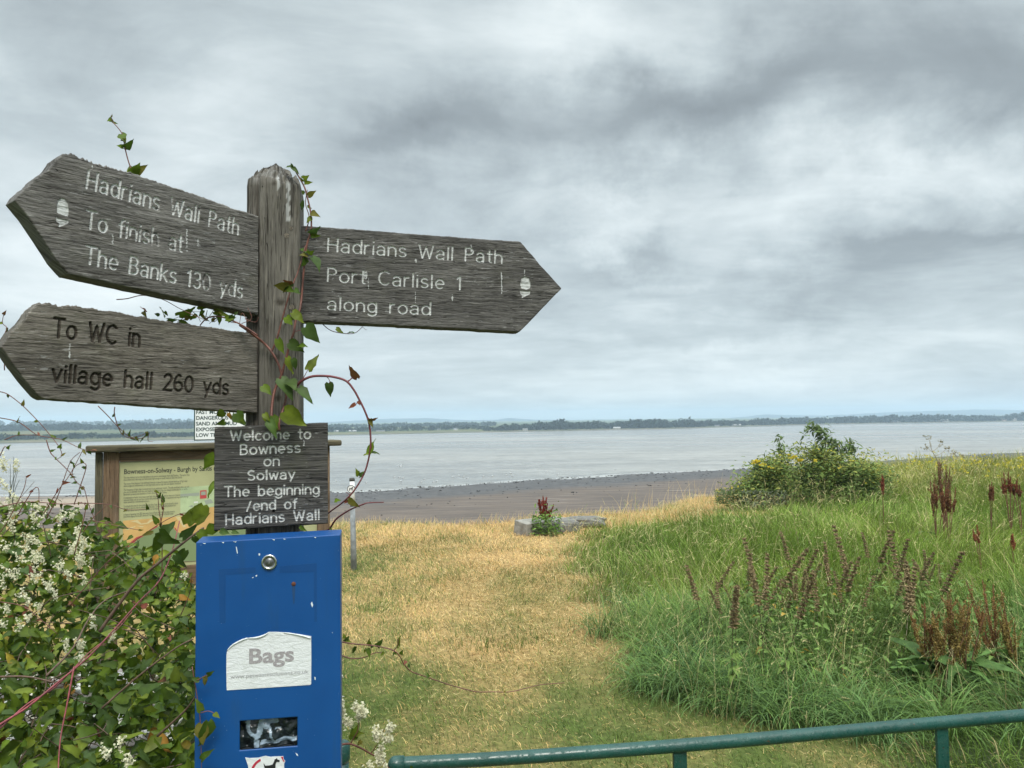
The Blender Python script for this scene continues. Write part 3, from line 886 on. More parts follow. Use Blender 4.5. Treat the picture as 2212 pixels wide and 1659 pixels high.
def z1(x, y): return (x * .28125, 293.8 + y * .28125)
def z2(x, y): return (483.8 + x * .34373, 311 + y * .34373)
def z3(x, y): return (x * .27342, 604.8 + y * .27342)
def z4(x, y): return (397.4 + x * .21873, 846.7 + y * .21873)
def zb(x, y): return (397.4 + x * .323, 1123.2 + y * .323)
def z5(x, y): return (x * .21873, 933 + y * .21873)
def z6(x, y): return (518.4 + x * .20833, 587.5 + y * .20833)
def z4b(x, y): return (x * .19531, 829.4 + y * .19531)
def zA(x, y): return (241.9 + x * .1718, 967.7 + y * .1718)


def build_post():
    # one continuous, slightly checked post: profile with a rebated left edge, many rings, rotted pointed top
    W = PW; Dp = .125
    prof = [(-.030, -.036), (-.026, -.024), (-.006, -.022), (-.001, -.026), (0.001, -.010), (.004, 0), (W * .25, .001), (W * .5, 0), (W * .75, .001), (W - .005, 0), (W, -.006),
            (W, -Dp * .33), (W, -Dp * .66), (W, -Dp + .005), (W - .005, -Dp), (W * .5, -Dp), (0, -Dp), (-.026, -Dp), (-.030, -Dp + .005), (-.030, -Dp * .6)]
    # resample the profile finely
    pts = []
    for i in range(len(prof)):
        a, b = np.array(prof[i]), np.array(prof[(i + 1) % len(prof)]); k = max(1, int(np.linalg.norm(b - a) / .003))
        pts += [a + (b - a) * j / k for j in range(k)]
    pts = np.array(pts); m = len(pts)
    cx, ch = W * .5 - .01, -Dp / 2
    ztop = PF.hit(593, 341)[1]; zsh = PF.hit(645, 388)[1]
    zs = list(np.arange(-.3, zsh - .012, .006))
    V, UV = [], []
    lens = np.concatenate([[0], np.cumsum(np.linalg.norm(np.diff(pts, axis=0), axis=1))])
    for z in zs:
        jit = .0014 * (fbm(lens * 90, np.full(m, z * 4), 61, 3) - .5) * 2
        ctr = np.array([cx, ch]); d = pts - ctr; d = d / np.linalg.norm(d, axis=1)[:, None]
        q = pts + d * jit[:, None]
        # checks (splits) in the front face
        for (c0, za, zb_, w, dep) in CHECKS:
            if za < z < zb_:
                cc = c0 + .004 * math.sin(z * 25) ; k = np.exp(-((pts[:, 0] - cc) / w) ** 2) * (pts[:, 1] > -.004) * math.sin(math.pi * (z - za) / (zb_ - za)) ** .5
                q[:, 1] -= dep * k
        V.append(PF.arr(q[:, 0], np.full(m, z), q[:, 1])); UV.append(np.stack([np.full(m, z), lens], -1))
    # top rings shrink to a ragged point
    nr = 26
    for i in range(1, nr + 1):
        f = i / nr
        ap = np.array([W * .36, -.05])
        sc_ = 1 - f ** 1.05
        q = ap + (pts - ap) * max(sc_, .02) * (1 + .0 * f)
        rough = (fbm(lens * 140, np.full(m, f * 9), 71, 3) - .5)
        zz = zs[-1] + .003 + (ztop - zs[-1]) * (f ** 1.0) + rough * .034 * math.sin(math.pi * min(1, f + .15)) * (f < .97)
        left_up = .012 * (1 - f) * np.clip(1 - pts[:, 0] / W, 0, 1)
        V.append(PF.arr(q[:, 0] + rough * .004, zz + left_up, q[:, 1] + rough * .006)); UV.append(np.stack([np.full(m, zs[-1] + f * .06), lens], -1))
    N = len(V); V = np.concatenate(V); UV = np.concatenate(UV)
    idx = np.arange(N * m).reshape(N, m); nx = np.roll(idx, -1, 1)
    F = np.stack([idx[:-1], idx[1:], nx[1:], nx[:-1]], -1).reshape(-1, 4)
    # knots and bird lime on the front: attribute paint
    loc_s = (V - PF.O) @ PF.e; loc_z = V[:, 2]; pa = np.zeros(len(V))
    for (u, v, w, h, val) in [(622, 437, .006, .045, .85), (600, 395, .004, .02, .8), (612, 690, .003, .01, .6)]:
        s_, z_ = PF.hit(u, v)
        wob = .003 * (vnoise(loc_z * 120, loc_z * 0, 3) - .5)
        ins = (np.abs(loc_s - s_ + wob) < w * (.35 + .6 * vnoise(loc_z * 90, loc_z * 0, 8))) & (np.abs(loc_z - z_) < h)
        pa = np.where(ins, val * .7, pa)
    pa = np.where((loc_z > ztop - .045) & (fbm(loc_s * 240, loc_z * 90, 12, 3) > .56), .16, pa)
    for (u, v, r1, r2) in [(592, 398, .006, .004), (629, 493, .0045, .0055), (619, 509, .008, .005), (630, 664, .008, .008), (606, 652, .012, .008), (597, 772, .014, .006), (601, 861, .010, .005)]:
        s_, z_ = PF.hit(u, v); d = np.hypot((loc_s - s_) / r1, (loc_z - z_) / r2)
        pa = np.where(d < .75, -.8, np.where((d < 1.15), -.35, pa))
    mk('post', V, F, W_P, signpost, True, uv=UV, extra={'paint': pa})


def _c(u, v): return PF.hit(u, v)
CHECKS = [(_c(575, 0)[0], _c(570, 770)[1], _c(570, 690)[1], .0018, .012), (_c(566, 0)[0], 1.75, 2.1, .0012, .006), (_c(600, 0)[0], 1.55, 1.95, .0010, .004),
          (_c(628, 0)[0], 1.2, 1.8, .0012, .006), (_c(590, 0)[0], 1.9, 2.2, .0010, .004), (_c(636, 0)[0], 1.85, 2.2, .0014, .006)]
build_post()
# peg ends in the post
for (u, v, r_) in [(629, 493, .0042), (619, 509, .006), (630, 664, .0065)]:
    s_, z_ = PF.hit(u, v); g = Geo()
    g.tube([PF.to3(s_, z_, -.01), PF.to3(s_, z_, .0012)], r_, 14); g.make('peg', simple('peg_end', (.13, .11, .085), .9, 300, .5, .5, 500), signpost, bevel=.0008)


def text_lines(fr, conv, specs):
    out = []
    for txt, p0, p1, cap in specs:
        a = fr.hit(*conv(*p0)); b = fr.hit(*conv(*p1)); c = fr.hit(*conv(p0[0], p0[1] - cap))
        out += strokes(txt, a, b, c[1] - a[1])
    return out


# upper left finger
F1 = Plane(150, 1.432, 557, 1.738, 500)
h1 = lambda x, y: F1.hit(*z1(x, y))
top = [h1(112, 486), h1(180, 425), h1(230, 375), h1(300, 300), h1(390, 225), h1(440, 180), h1(500, 140), h1(560, 138), h1(700, 190), h1(1050, 300), h1(1500, 450), h1(1750, 540), h1(1986, 612)]
bot = [h1(112, 494), h1(200, 600), h1(320, 780), h1(430, 950), h1(525, 1062), h1(1000, 1165), h1(1500, 1270), h1(1986, 1374)]
bot[-1] = (top[-1][0], bot[-1][1]); bot[0] = (top[0][0], bot[0][1])
ac1 = [[h1(*p) for p in [(438, 590), (436, 540), (445, 495), (470, 476), (495, 482), (520, 520), (527, 570), (520, 618), (480, 606)]],
       [h1(*p) for p in [(432, 622), (480, 640), (526, 648), (524, 668), (480, 690), (446, 698), (455, 672), (432, 655)]]]
L1 = text_lines(F1, z1, [("Hadrians Wall Path", (662, 399), (1826, 757), 138), ("To finish at", (655, 706), (1393, 889), 138), ("The Banks 130 yds", (648, 976), (1858, 1242), 135)])
carved_board('finger_board', F1, top, bot, .048, W_A, signpost, L1, .0021, acorn=ac1, wear=.40, rag=(.0028, .0012), seed=3, bow=.003,
             ragfun=lambda f: np.interp(f, [0, .3, .45, 1], [2.6, 2.2, .9, .6]),
             drips=[(h1(1432, 680)[0], h1(0, 650)[1], h1(1432, 718)[1], .0016), (h1(705, 240)[0], h1(705, 228)[1], h1(705, 250)[1], .0012), (h1(860, 800)[0], h1(860, 760)[1], h1(860, 830)[1], .0008), (h1(1518, 800)[0], h1(1518, 790)[1], h1(1518, 850)[1], .0009)],
             label='upper left finger board with white routed lettering and an acorn, weathered pale top edge')
# lower left finger
F2 = Plane(94, 1.421, 552, 1.740, 770)
h2 = lambda x, y: F2.hit(*z3(x, y))
top = [h2(10, 524), h2(60, 450), h2(120, 390), h2(190, 300), h2(250, 235), h2(300, 195), h2(340, 176), h2(420, 182), h2(800, 235), h2(1200, 305), h2(1600, 365), h2(2036, 428)]
bot = [h2(10, 534), h2(100, 660), h2(200, 800), h2(300, 915), h2(350, 940), h2(900, 978), h2(1500, 1018), h2(2036, 1052)]
bot[-1] = (top[-1][0], bot[-1][1]); bot[0] = (top[0][0], bot[0][1])
L2 = text_lines(F2, z3, [("To WC in", (420, 452), (1098, 527), 150), ("village hall 260 yds", (412, 803), (1803, 908), 138)])
carved_board('finger_board', F2, top, bot, .048, W_C, signpost, L2, .0026, depth=.0048, paint=-.85, wear=.1, rag=(.0030, .0014), seed=14, bow=.002,  # letter grooves darkened in colour: algae plus painted shade
             ragfun=lambda f: np.interp(f, [0, .2, .4, 1], [2.4, 2.0, .9, .7]),
             drips=[(h2(548, 560)[0], h2(548, 505)[1], h2(548, 618)[1], .0014)],
             label='lower left finger board with dark unpainted routed lettering')
# right finger
F3 = Plane(650, 1.79, 1123, 1.892, 600)
h3 = lambda x, y: F3.hit(*z2(x, y))
top = [h3(440, 508), h3(485, 512), h3(900, 540), h3(1300, 573), h3(1600, 594), h3(1862, 612), h3(1882, 632), h3(1990, 760), h3(2119, 903)]
bot = [h3(440, 1112), h3(485, 1115), h3(900, 1132), h3(1400, 1158), h3(1856, 1182), h3(1880, 1160), h3(2000, 1035), h3(2119, 911)]
bot[-1] = (top[-1][0], bot[-1][1]); bot[0] = (top[0][0], bot[0][1])
ac3 = [[h3(*p) for p in [(1866, 905), (1864, 870), (1872, 842), (1893, 832), (1915, 840), (1926, 868), (1924, 905), (1900, 914)]],
       [h3(*p) for p in [(1860, 921), (1926, 925), (1922, 945), (1888, 958), (1872, 970), (1872, 950), (1862, 940)]]]
L3 = text_lines(F3, z2, [("Hadrians Wall Path", (653, 671), (1748, 749), 83), ("Port Carlisle 1", (652, 861), (1492, 914), 83), ("along road", (652, 1039), (1296, 1072), 80)])
carved_board('finger_board', F3, top, bot, .045, W_B, signpost, L3, .0020, acorn=ac3, wear=.24, rag=(.0010, .0010), seed=27,
             drips=[(h3(1205, 735)[0], h3(1205, 722)[1], h3(1205, 750)[1], .0022), (h3(1745, 850)[0], h3(1745, 805)[1], h3(1745, 940)[1], .0012), (h3(1890, 800)[0], h3(1890, 778)[1], h3(1890, 832)[1], .0012),
                    (h3(1555, 660)[0], h3(1555, 635)[1], h3(1555, 680)[1], .0020), (h3(890, 825)[0], h3(890, 800)[1], h3(890, 850)[1], .0030), (h3(908, 880)[0], h3(908, 845)[1], h3(908, 912)[1], .0008),
                    (h3(1435, 960)[0], h3(1435, 945)[1], h3(1435, 985)[1], .0016), (h3(1203, 960)[0], h3(1203, 930)[1], h3(1203, 1010)[1], .0007)],
             label='right finger board pointing right with white routed lettering and an acorn')

# welcome plaque
F4 = Plane(465, 1.692, 706, 1.744, 1030)
h4 = lambda x, y: F4.hit(*z4(x, y))
top = [h4(302, 348), h4(500, 342), h4(800, 328), h4(1100, 315), h4(1392, 304)]
bot = [h4(302, 1371), h4(500, 1363), h4(900, 1332), h4(1200, 1316), h4(1430, 1300)]
sx = (bot[-1][0] + top[-1][0]) / 2 + .002
top[-1] = (sx, top[-1][1]); bot[-1] = (sx, bot[-1][1]); bot[0] = (top[0][0], bot[0][1])
L4 = text_lines(F4, z4, [("Welcome to", (462, 479), (1250, 455), 96), ("Bowness", (560, 614), (1148, 590), 96), ("on", (792, 728), (940, 722), 96), ("Solway", (632, 866), (1092, 852), 92),
                         ("The beginning", (402, 1031), (1333, 1000), 98), ("/end of", (622, 1168), (1112, 1145), 96), ("Hadrians Wall", (416, 1308), (1335, 1256), 98)])
welcome = empty('welcome_sign', F4.to3(F4.L / 2, bot[0][1], -.01), 'square dark weathered wooden plaque with white routed welcome text on the signpost', 'wooden sign')
carved_board('plaque', F4, top, bot, .021, W_D, welcome, L4, .0018, depth=.0025, wear=.16, rag=(.0012, .0012), seed=38, holes=[(*h4(884, 1178), .0032)],
             drips=[(h4(1185, 510)[0], h4(0, 495)[1], h4(1185, 530)[1], .0010)])

# ---------------------------------------------------------------- bag dispenser
def text_obj(name, body, fr, s, z, size, h, mat, parent, xs=1.0, bold=0.0, shear=0.0, spacing=1.0, align='LEFT', tilt=0.0, fit=None):
    cu = D.curves.new(name, 'FONT'); cu.body = body; cu.size = size; cu.offset = bold; cu.shear = shear; cu.space_character = spacing
    cu.align_x = align; cu.extrude = .0; cu.resolution_u = 3
    o = D.objects.new('tmp', cu); col.objects.link(o)
    bpy.context.view_layer.update()
    dg = bpy.context.evaluated_depsgraph_get()
    me = D.meshes.new_from_object(o.evaluated_get(dg))
    n = len(me.vertices); co = np.empty(n * 3, dtype=np.float32); me.vertices.foreach_get('co', co); co = co.reshape(-1, 3)
    if fit is not None: xs = fit / (co[:, 0].max() - co[:, 0].min())
    D.objects.remove(o); D.curves.remove(cu)
    x = co[:, 0] * xs; y = co[:, 1]
    ca, sa = math.cos(tilt), math.sin(tilt)
    V = fr.arr(s + x * ca - y * sa, z + x * sa + y * ca, np.full(n, h))
    if parent is not None: V = V - rootloc(parent)
    me.vertices.foreach_set('co', V.astype(np.float32).ravel()); me.update()
    me.materials.clear(); me.materials.append(mat); me.name = name
    r = D.objects.new(name, me); col.objects.link(r); r.parent = parent
    return r


FB = Plane(421.6, 1.62, 735.6, 1.668, 1400)
hb = lambda x, y, h=0.0: FB.hit(*zb(x, y), h)
def bluemat(name, c0, c1):
    m, t = new_mat(name)
    tc = t.add('ShaderNodeTexCoord').outputs['Object']
    n = t.noise(tc, 3.5, 4, .6).outputs[0]
    c = t.mix(t.rng(n, .35, .65), c0, c1)
    sp = t.noise(tc, 260, 2, .5).outputs[0]
    c = t.mix(t.m('MULTIPLY', t.rng(sp, .76, .80), .5), c, (.45, .55, .62, 1))
    dirt = t.noise(t.add('ShaderNodeMapping', {0: tc, 3: (30, 30, 4)}).outputs[0], 1, 4, .6).outputs[0]
    c = t.mix(t.m('MULTIPLY', t.rng(dirt, .55, .75), .22), c, (.02, .05, .09, 1))
    bp = t.noise(tc, 130, 3, .5).outputs[0]
    nm = t.add('ShaderNodeBump', {'Height': bp, 'Strength': .10, 'Distance': .001}).outputs[0]
    t.add('ShaderNodeOutputMaterial', {0: t.add('ShaderNodeBsdfPrincipled', {'Base Color': c, 'Roughness': t.rng(n, .3, .7, .34, .46), 'Normal': nm}).outputs[0]})
    return m


BLUE = bluemat('blue_powder_coat', (.000, .052, .205, 1), (.000, .062, .235, 1))
BLUE_D = bluemat('blue_old_sticker_residue', (.000, .044, .174, 1), (.000, .052, .198, 1))
dispenser = empty('bag_dispenser', FB.to3(FB.L / 2, .35, -.03), 'blue metal dog bag dispenser box on the signpost with torn white stickers', 'bag dispenser')


def build_box():
    W = FB.L; D_ = .055; zt = (hb(75, 150)[1] + hb(1047, 98)[1]) / 2; zbot = .42
    x0, z1_ = hb(372, 1545); x1, z2_ = hb(758, 1320)
    xs = [0, x0, x1, W]; zs = [zbot, z1_ + .001, z2_ + .0005, zt]
    # the door edges follow the photo's slight tilt
    zl, zr = hb(75, 150)[1], hb(1047, 98)[1]
    g = Geo()
    P3 = FB.to3
    def zz(x, k): return zs[k] if k < 3 else zl + (zr - zl) * x / W
    V = [P3(x, zz(x, k), 0) for k in range(4) for x in xs]
    F = [(k * 4 + i, k * 4 + i + 1, (k + 1) * 4 + i + 1, (k + 1) * 4 + i) for k in range(3) for i in range(3) if not (k == 1 and i == 1)]
    b = len(V)
    V += [P3(0, zbot, -D_), P3(W, zbot, -D_), P3(W, zr + .004, -D_), P3(0, zl + .004, -D_)]
    F += [(b + 1, b, b + 3, b + 2), (0, b, b + 1, 3, 2, 1), (12, 13, 14, 15, b + 2, b + 3), (0, 4, 8, 12, b + 3, b), (3, b + 1, b + 2, 15, 11, 7)]
    # recess
    r = len(V); dd = -.0025
    V += [P3(x0, zs[1], dd), P3(x1, zs[1], dd), P3(x1, zs[2], dd), P3(x0, zs[2], dd)]
    F += [(5, 6, r + 1, r), (6, 10, r + 2, r + 1), (10, 9, r + 3, r + 2), (9, 5, r, r + 3)]
    g.add(V, F); o = g.make('body', BLUE, dispenser, bevel=.0022, seg=3)
    # dark cavity lining
    g = Geo(); e = .004
    q = [(x0 - e, zs[1] - e), (x1 + e, zs[1] - e), (x1 + e, zs[2] + e), (x0 - e, zs[2] + e)]
    V = [P3(a, c, -.0026) for a, c in q] + [P3(a, c, -.045) for a, c in q]
    g.add(V, [(4, 5, 6, 7), (0, 1, 5, 4), (1, 2, 6, 5), (2, 3, 7, 6), (3, 0, 4, 7)]); g.make('cavity', simple('cavity_dark', (.01, .013, .016), .8), dispenser)
    # crumpled black bag with pale print
    n1, n2 = 70, 46
    S, Z = np.meshgrid(np.linspace(x0 - .002, x1 + .002, n1), np.linspace(zs[1] - .002, zs[2] + .002, n2))
    H = -.017 + .010 * (fbm(S * 40, Z * 55, 81, 4) - .5) * 2 + .004 * np.sin(S * 160 + Z * 90)
    fx = (S - x0) / (x1 - x0); fz = (Z - zs[1]) / (zs[2] - zs[1])
    wx = fx + .05 * (fbm(fx * 6, fz * 6, 91, 3) - .5); wz = fz + .08 * (fbm(fx * 6, fz * 6, 95, 3) - .5)
    def seg(ax, az, bx, bz, w):
        dx, dz = bx - ax, bz - az; t = np.clip(((wx - ax) * dx + (wz - az) * dz * .25) / (dx * dx + dz * dz * .25), 0, 1)
        return np.hypot(wx - ax - t * dx, (wz - az - t * dz) * .5) < w
    pr = seg(.13, .9, .13, .55, .035) | seg(.13, .55, .24, .35, .035) | seg(.27, .4, .27, .0, .035) | seg(.36, .9, .33, .45, .05) | seg(.33, .45, .31, .3, .02)
    pr |= seg(.50, .65, .55, .2, .022) | seg(.45, .85, .62, .85, .05) | seg(.42, .68, .47, .68, .04) | seg(.35, .1, .95, .18, .032) | seg(.60, .55, .68, .55, .012)
    idx = np.arange(n1 * n2).reshape(n2, n1)
    F = np.stack([idx[:-1, :-1], idx[:-1, 1:], idx[1:, 1:], idx[1:, :-1]], -1).reshape(-1, 4)
    C = np.where(pr.ravel()[:, None], np.array([[.24, .31, .38]]), np.array([[.012, .018, .020]]))
    m, t = new_mat('black_plastic_bag'); c = t.add('ShaderNodeVertexColor', layer_name='Col').outputs[0]
    t.add('ShaderNodeOutputMaterial', {0: t.add('ShaderNodeBsdfPrincipled', {'Base Color': c, 'Roughness': .28}).outputs[0]})
    bag = mk('bag_roll', FB.arr(S.ravel(), Z.ravel(), H.ravel()), F, m, None, True, color=C)
    return zt


zt_box = build_box()
br = D.objects['bag_roll']; br['label'] = 'crumpled black plastic bags with grey print inside the blue dispenser slot'; br['category'] = 'bag roll'


def flat_part(name, fr, poly, h, mat, parent, thick=.0004):
    g = Geo().prism(fr, poly, h - thick, h); return g.make(name, mat, parent)


# darker outline left by an older sticker
for k, q in enumerate([[(232, 330), (480, 316), (480, 352), (278, 366), (278, 690), (240, 690)], [(640, 310), (888, 288), (890, 680), (872, 680), (868, 345), (640, 352)]]):
    flat_part('sticker_mark', FB, [hb(*p) for p in q], .0004, BLUE_D, dispenser, .0003)


def stickermat(name, c, bump, scale):
    m, t = new_mat(name)
    tc = t.add('ShaderNodeTexCoord').outputs['Object']
    n = t.noise(t.add('ShaderNodeMapping', {0: tc, 2: (0, R(35), R(20)), 3: (1, 1, 2.2)}).outputs[0], scale, 6, .68, .8).outputs[0]
    d = t.noise(tc, 40, 4, .6).outputs[0]
    col_ = t.mix(t.m('MULTIPLY', t.rng(d, .5, .7), .35), (*c, 1), (c[0] * .7, c[1] * .7, c[2] * .66, 1))
    nm = t.add('ShaderNodeBump', {'Height': n, 'Strength': bump, 'Distance': .004}).outputs[0]
    t.add('ShaderNodeOutputMaterial', {0: t.add('ShaderNodeBsdfPrincipled', {'Base Color': col_, 'Roughness': .55, 'Normal': nm}).outputs[0]})
    return m


STK = stickermat('white_vinyl', (.66, .68, .69), .6, 55)
GREYT = simple('faded_grey_print', (.30, .28, .29), .7, 500, .35)
GREYS = simple('faded_light_print', (.27, .27, .28), .7, 700, .3)
st = [(287, 1138), (285, 1100), (284, 1000), (285, 900), (290, 872), (312, 852), (328, 832), (360, 815), (392, 798), (418, 786), (435, 790), (480, 782), (522, 786), (545, 765), (566, 748), (620, 748), (700, 752), (770, 764), (851, 777), (852, 900), (851, 1096), (846, 1102), (600, 1118), (295, 1138)]
flat_part('bags_sticker', FB, [hb(*p) for p in st], .0009, STK, dispenser, .0008)['label'] = 'white rectangular sticker with a torn top edge and faded grey word'
stk = D.objects['bags_sticker']
a, b_ = hb(428, 960), hb(728, 945)
text_obj('lettering', 'Bags', FB, a[0], a[1], .044, .0013, GREYT, stk, bold=.0011, fit=b_[0] - a[0], tilt=.004)
a, b_ = hb(312, 1061), hb(832, 1032)
text_obj('lettering', 'www.petwastesolutions.co.uk', FB, a[0], a[1], .0115, .0013, GREYS, stk, fit=b_[0] - a[0], tilt=.006)
# curled torn edge
g = Geo(); ep = [(292, 868), (330, 832), (392, 800), (430, 790)]
g.tube([FB.to3(*hb(*p), .002) for p in ep], [.0008, .0016, .0018, .0006], 8, 4)
ep = [(430, 789), (490, 785), (540, 768), (566, 750)]; g.tube([FB.to3(*hb(*p), .002) for p in ep], [.0008, .0022, .0018, .0006], 8, 4)
ep = [(670, 752), (740, 762), (800, 774), (848, 790)]; g.tube([FB.to3(*hb(*p), .002) for p in ep], [.0006, .0014, .0022, .0014], 8, 4)
g.make('curled_edge', STK, stk, True)
# lower sticker with the red ring and a dog
RED = simple('sticker_red', (.42, .02, .05), .5, 80, .15); BLK = simple('sticker_black', (.012, .012, .014), .5)
st2 = [(410, 1588), (440, 1592), (500, 1589), (530, 1580), (548, 1577), (580, 1584), (605, 1581), (665, 1579), (668, 1600), (678, 1612), (670, 1630), (672, 1700), (668, 1800), (450, 1815), (438, 1700), (428, 1640)]
flat_part('dog_sticker', FB, [hb(*p) for p in st2], .0009, STK, dispenser, .0008)['label'] = 'white sticker with a torn top, a red ring and a black dog silhouette'
dog_s = D.objects['dog_sticker']
cx, cz = hb(552, 1690); 
def mm(v): return v * .001
ring = []
RR, rr_ = mm(33), mm(28)
poly = [(cx + RR * math.cos(R(a)), cz + RR * math.sin(R(a))) for a in range(112, 262, 6)] + [(cx + rr_ * math.cos(R(a)), cz + rr_ * math.sin(R(a))) for a in range(258, 108, -6)]
flat_part('red_ring', FB, poly, .0014, RED, dog_s)
flat_part('red_ring', FB, [hb(648, 1582), hb(664, 1581), hb(666, 1601), hb(674, 1612), hb(668, 1618), hb(658, 1600)], .0014, RED, dog_s)
dg_ = [(604, 1612), (606, 1600), (616, 1596), (622, 1590), (626, 1600), (640, 1604), (641, 1614), (632, 1618), (622, 1616), (614, 1628), (613, 1640), (612, 1690), (606, 1720), (596, 1722), (598, 1690), (580, 1680), (560, 1690), (548, 1712), (556, 1720), (540, 1722), (536, 1700), (540, 1660), (536, 1642), (532, 1626), (538, 1632), (546, 1642), (570, 1640), (592, 1634)]
flat_part('dog_silhouette', FB, [hb(*p) for p in dg_], .0014, BLK, dog_s)
# lock
CHR = simple('chrome', (.55, .56, .57), .22, metal=1.0); LCK = simple('lock_face', (.16, .165, .17), .4, metal=.8)
lk = Geo(); c_ = hb(571, 281)
RL = abs(hb(625, 281)[0] - hb(518, 281)[0]) / 2
Vr = []; prf = [(RL, 0), (RL, .003), (RL * .93, .0048), (RL * .78, .0052), (RL * .72, .004), (RL * .70, .0028), (RL * .5, .0026), (RL * .46, .0038), (0.0001, .0038)]
def lathe(fr, c, prf, n=32):
    V = [fr.to3(c[0] + r_ * math.cos(2 * math.pi * k / n), c[1] + r_ * math.sin(2 * math.pi * k / n), h) for r_, h in prf for k in range(n)]
    F = [(i * n + k, i * n + (k + 1) % n, (i + 1) * n + (k + 1) % n, (i + 1) * n + k) for i in range(len(prf) - 1) for k in range(n)]
    return V, F
lock = mk('lock', *lathe(FB, c_, prf[:5]), CHR, dispenser, True)
mk('lock_cylinder', *lathe(FB, c_, prf[4:]), LCK, lock, True)
g = Geo(); g.box(FB, (c_[0] - .0012, c_[0] + .0012), (c_[1] - .0025, c_[1] + .0025), (.0030, .0044)); g.make('key_slot', simple('key_metal', (.30, .31, .32), .35, metal=.7), lock)
g = Geo(); q = hb(733, 428); V, F = lathe(FB, q, [(.0048, .0), (.0045, .0009), (.002, .0014), (.0001, .0015)], 14); g.add(V, F); g.make('rivet', simple('rust', (.10, .035, .018), .9, 900, .6), dispenser, True)
rs = [hb(*p) for p in [(722, 440), (745, 440), (742, 500), (738, 560), (732, 560), (726, 500)]]
flat_part('rust_streak', FB, rs, .00035, simple('rust_streak', (.005, .045, .14), .6), dispenser, .0002)
PNT = simple('paint_chip_white', (.60, .66, .70), .7)
for poly in [[(347, 180), (352, 178), (357, 200), (360, 222), (356, 226), (351, 205)], [(498, 226), (508, 222), (510, 234), (502, 240)], [(478, 372), (488, 366), (490, 374), (482, 380)], [(455, 385), (466, 380), (462, 390)],
             [(745, 1556), (760, 1566), (764, 1580), (754, 1574)], [(872, 1048), (880, 1052), (880, 1070), (874, 1068)], [(848, 560), (856, 545), (864, 570), (858, 585)], [(990, 752), (995, 750), (994, 758)]]:
    flat_part('paint_scratch', FB, [hb(*p) for p in poly], .0004, PNT, dispenser, .0003)
random.seed(3)
for k in range(7):
    x = random.uniform(.01, FB.L - .01); w = random.uniform(.002, .007); zl = hb(75, 150)[1]; zr = hb(1047, 98)[1]; z = zl + (zr - zl) * x / FB.L
    flat_part('paint_scratch', FB, [(x, z - .0022), (x + w, z - .0026), (x + w * .8, z - .0042 - random.uniform(0, .001)), (x + w * .3, z - .0036)], .0004, PNT, dispenser, .0003)
# bracket between box and post
g = Geo(); g.box(FB, (FB.L * .35, FB.L * .65), (.6, .64), (-.075, -.055)); g.make('mounting_bracket', LCK, dispenser)

# ---------------------------------------------------------------- interpretation board
TM = woodmat('brown_timber', base=(.155, .100, .058, 1), dark=(.085, .053, .030, 1), pale=(.23, .165, .11, 1), lichen=.0, alongscale=4, acrossscale=90, bump=.5, painted=False, seed=4)
TG = woodmat('green_stained_timber', base=(.095, .080, .048, 1), dark=(.04, .034, .022, 1), pale=(.16, .145, .09, 1), lichen=.15, alongscale=4, acrossscale=90, bump=.5, painted=False, seed=8)
FI = Plane(205, 3.9, 713, 4.5, 1100)
hi5 = lambda x, y, h=0.0: FI.hit(*z5(x, y), h)
board = empty('notice_board', FI.to3(FI.L / 2, 0, -.05), 'timber framed notice board with a pale yellow information panel behind the climbing plants', 'notice board')


def timber(name, fr, a, b, c, mat, parent, along='s', bevel=.004):
    g = Geo().box(fr, a, b, c)
    uv = []
    for z in c:
        for y in b:
            for x in a:
                uv.append((x, y + z) if along == 's' else (y, x + z))
    o = mk(name, g.V, g.F, mat, parent, uv=uv)
    m = o.modifiers.new('bevel', 'BEVEL'); m.width = bevel; m.segments = 2
    return o


W = FI.L; zt = hi5(940, 215)[1] + .005
zp1 = hi5(1180, 298)[1]; zp0 = hi5(1215, 1385)[1]; xp = hi5(1176, 600)[0]
timber('frame_post', FI, (.036, xp), (-.1, zt), (-.055, 0), TM, board, 'z')
timber('frame_post', FI, (W - xp + .036, W), (-.1, zt), (-.055, 0), TM, board, 'z')
g = timber('side_board', FI, (0, .0345), (-.1, zt - .002), (-.10, -.010), TG, board, 'z')
timber('top_rail', FI, (xp + .0005, W - xp + .0355), (zp1, zt - .001), (-.05, -.006), TM, board)
timber('bottom_rail', FI, (xp + .0005, W - xp + .0355), (zp0 - .11, zp0), (-.05, -.004), TM, board)
timber('roof_cap', FI, (-.045, W + .06), (zt + .001, zt + .035), (-.12, .045), TG, board, bevel=.010)
PAN = simple('panel_cream', (.40, .40, .21), .45, 5, .10)
pan = Geo().box(FI, (xp + .0005, W - xp + .0355), (zp0 + .001, zp1 - .001), (-.03, -.016)); pan = pan.make('information_panel', PAN, board)
INK = simple('panel_ink', (.045, .05, .035), .6); INK2 = simple('panel_ink_small', (.11, .12, .085), .6)
hp = -.0150
hA = lambda x, y: FI.hit(*zA(x, y), hp)
def ptext(txt, p0, x1, size, mat=INK, bold=0, shear=0, y1=None):
    a = hA(*p0); b = hA(x1, p0[1] if y1 is None else y1)
    text_obj('lettering', txt, FI, a[0], a[1], size, hp, mat, pan, bold=bold, shear=shear, fit=b[0] - a[0], tilt=0.0)
ptext('Bowness-on-Solway - Burgh by Sands (local tides)', (148, 328), 1590, .036, bold=.0006, y1=300)
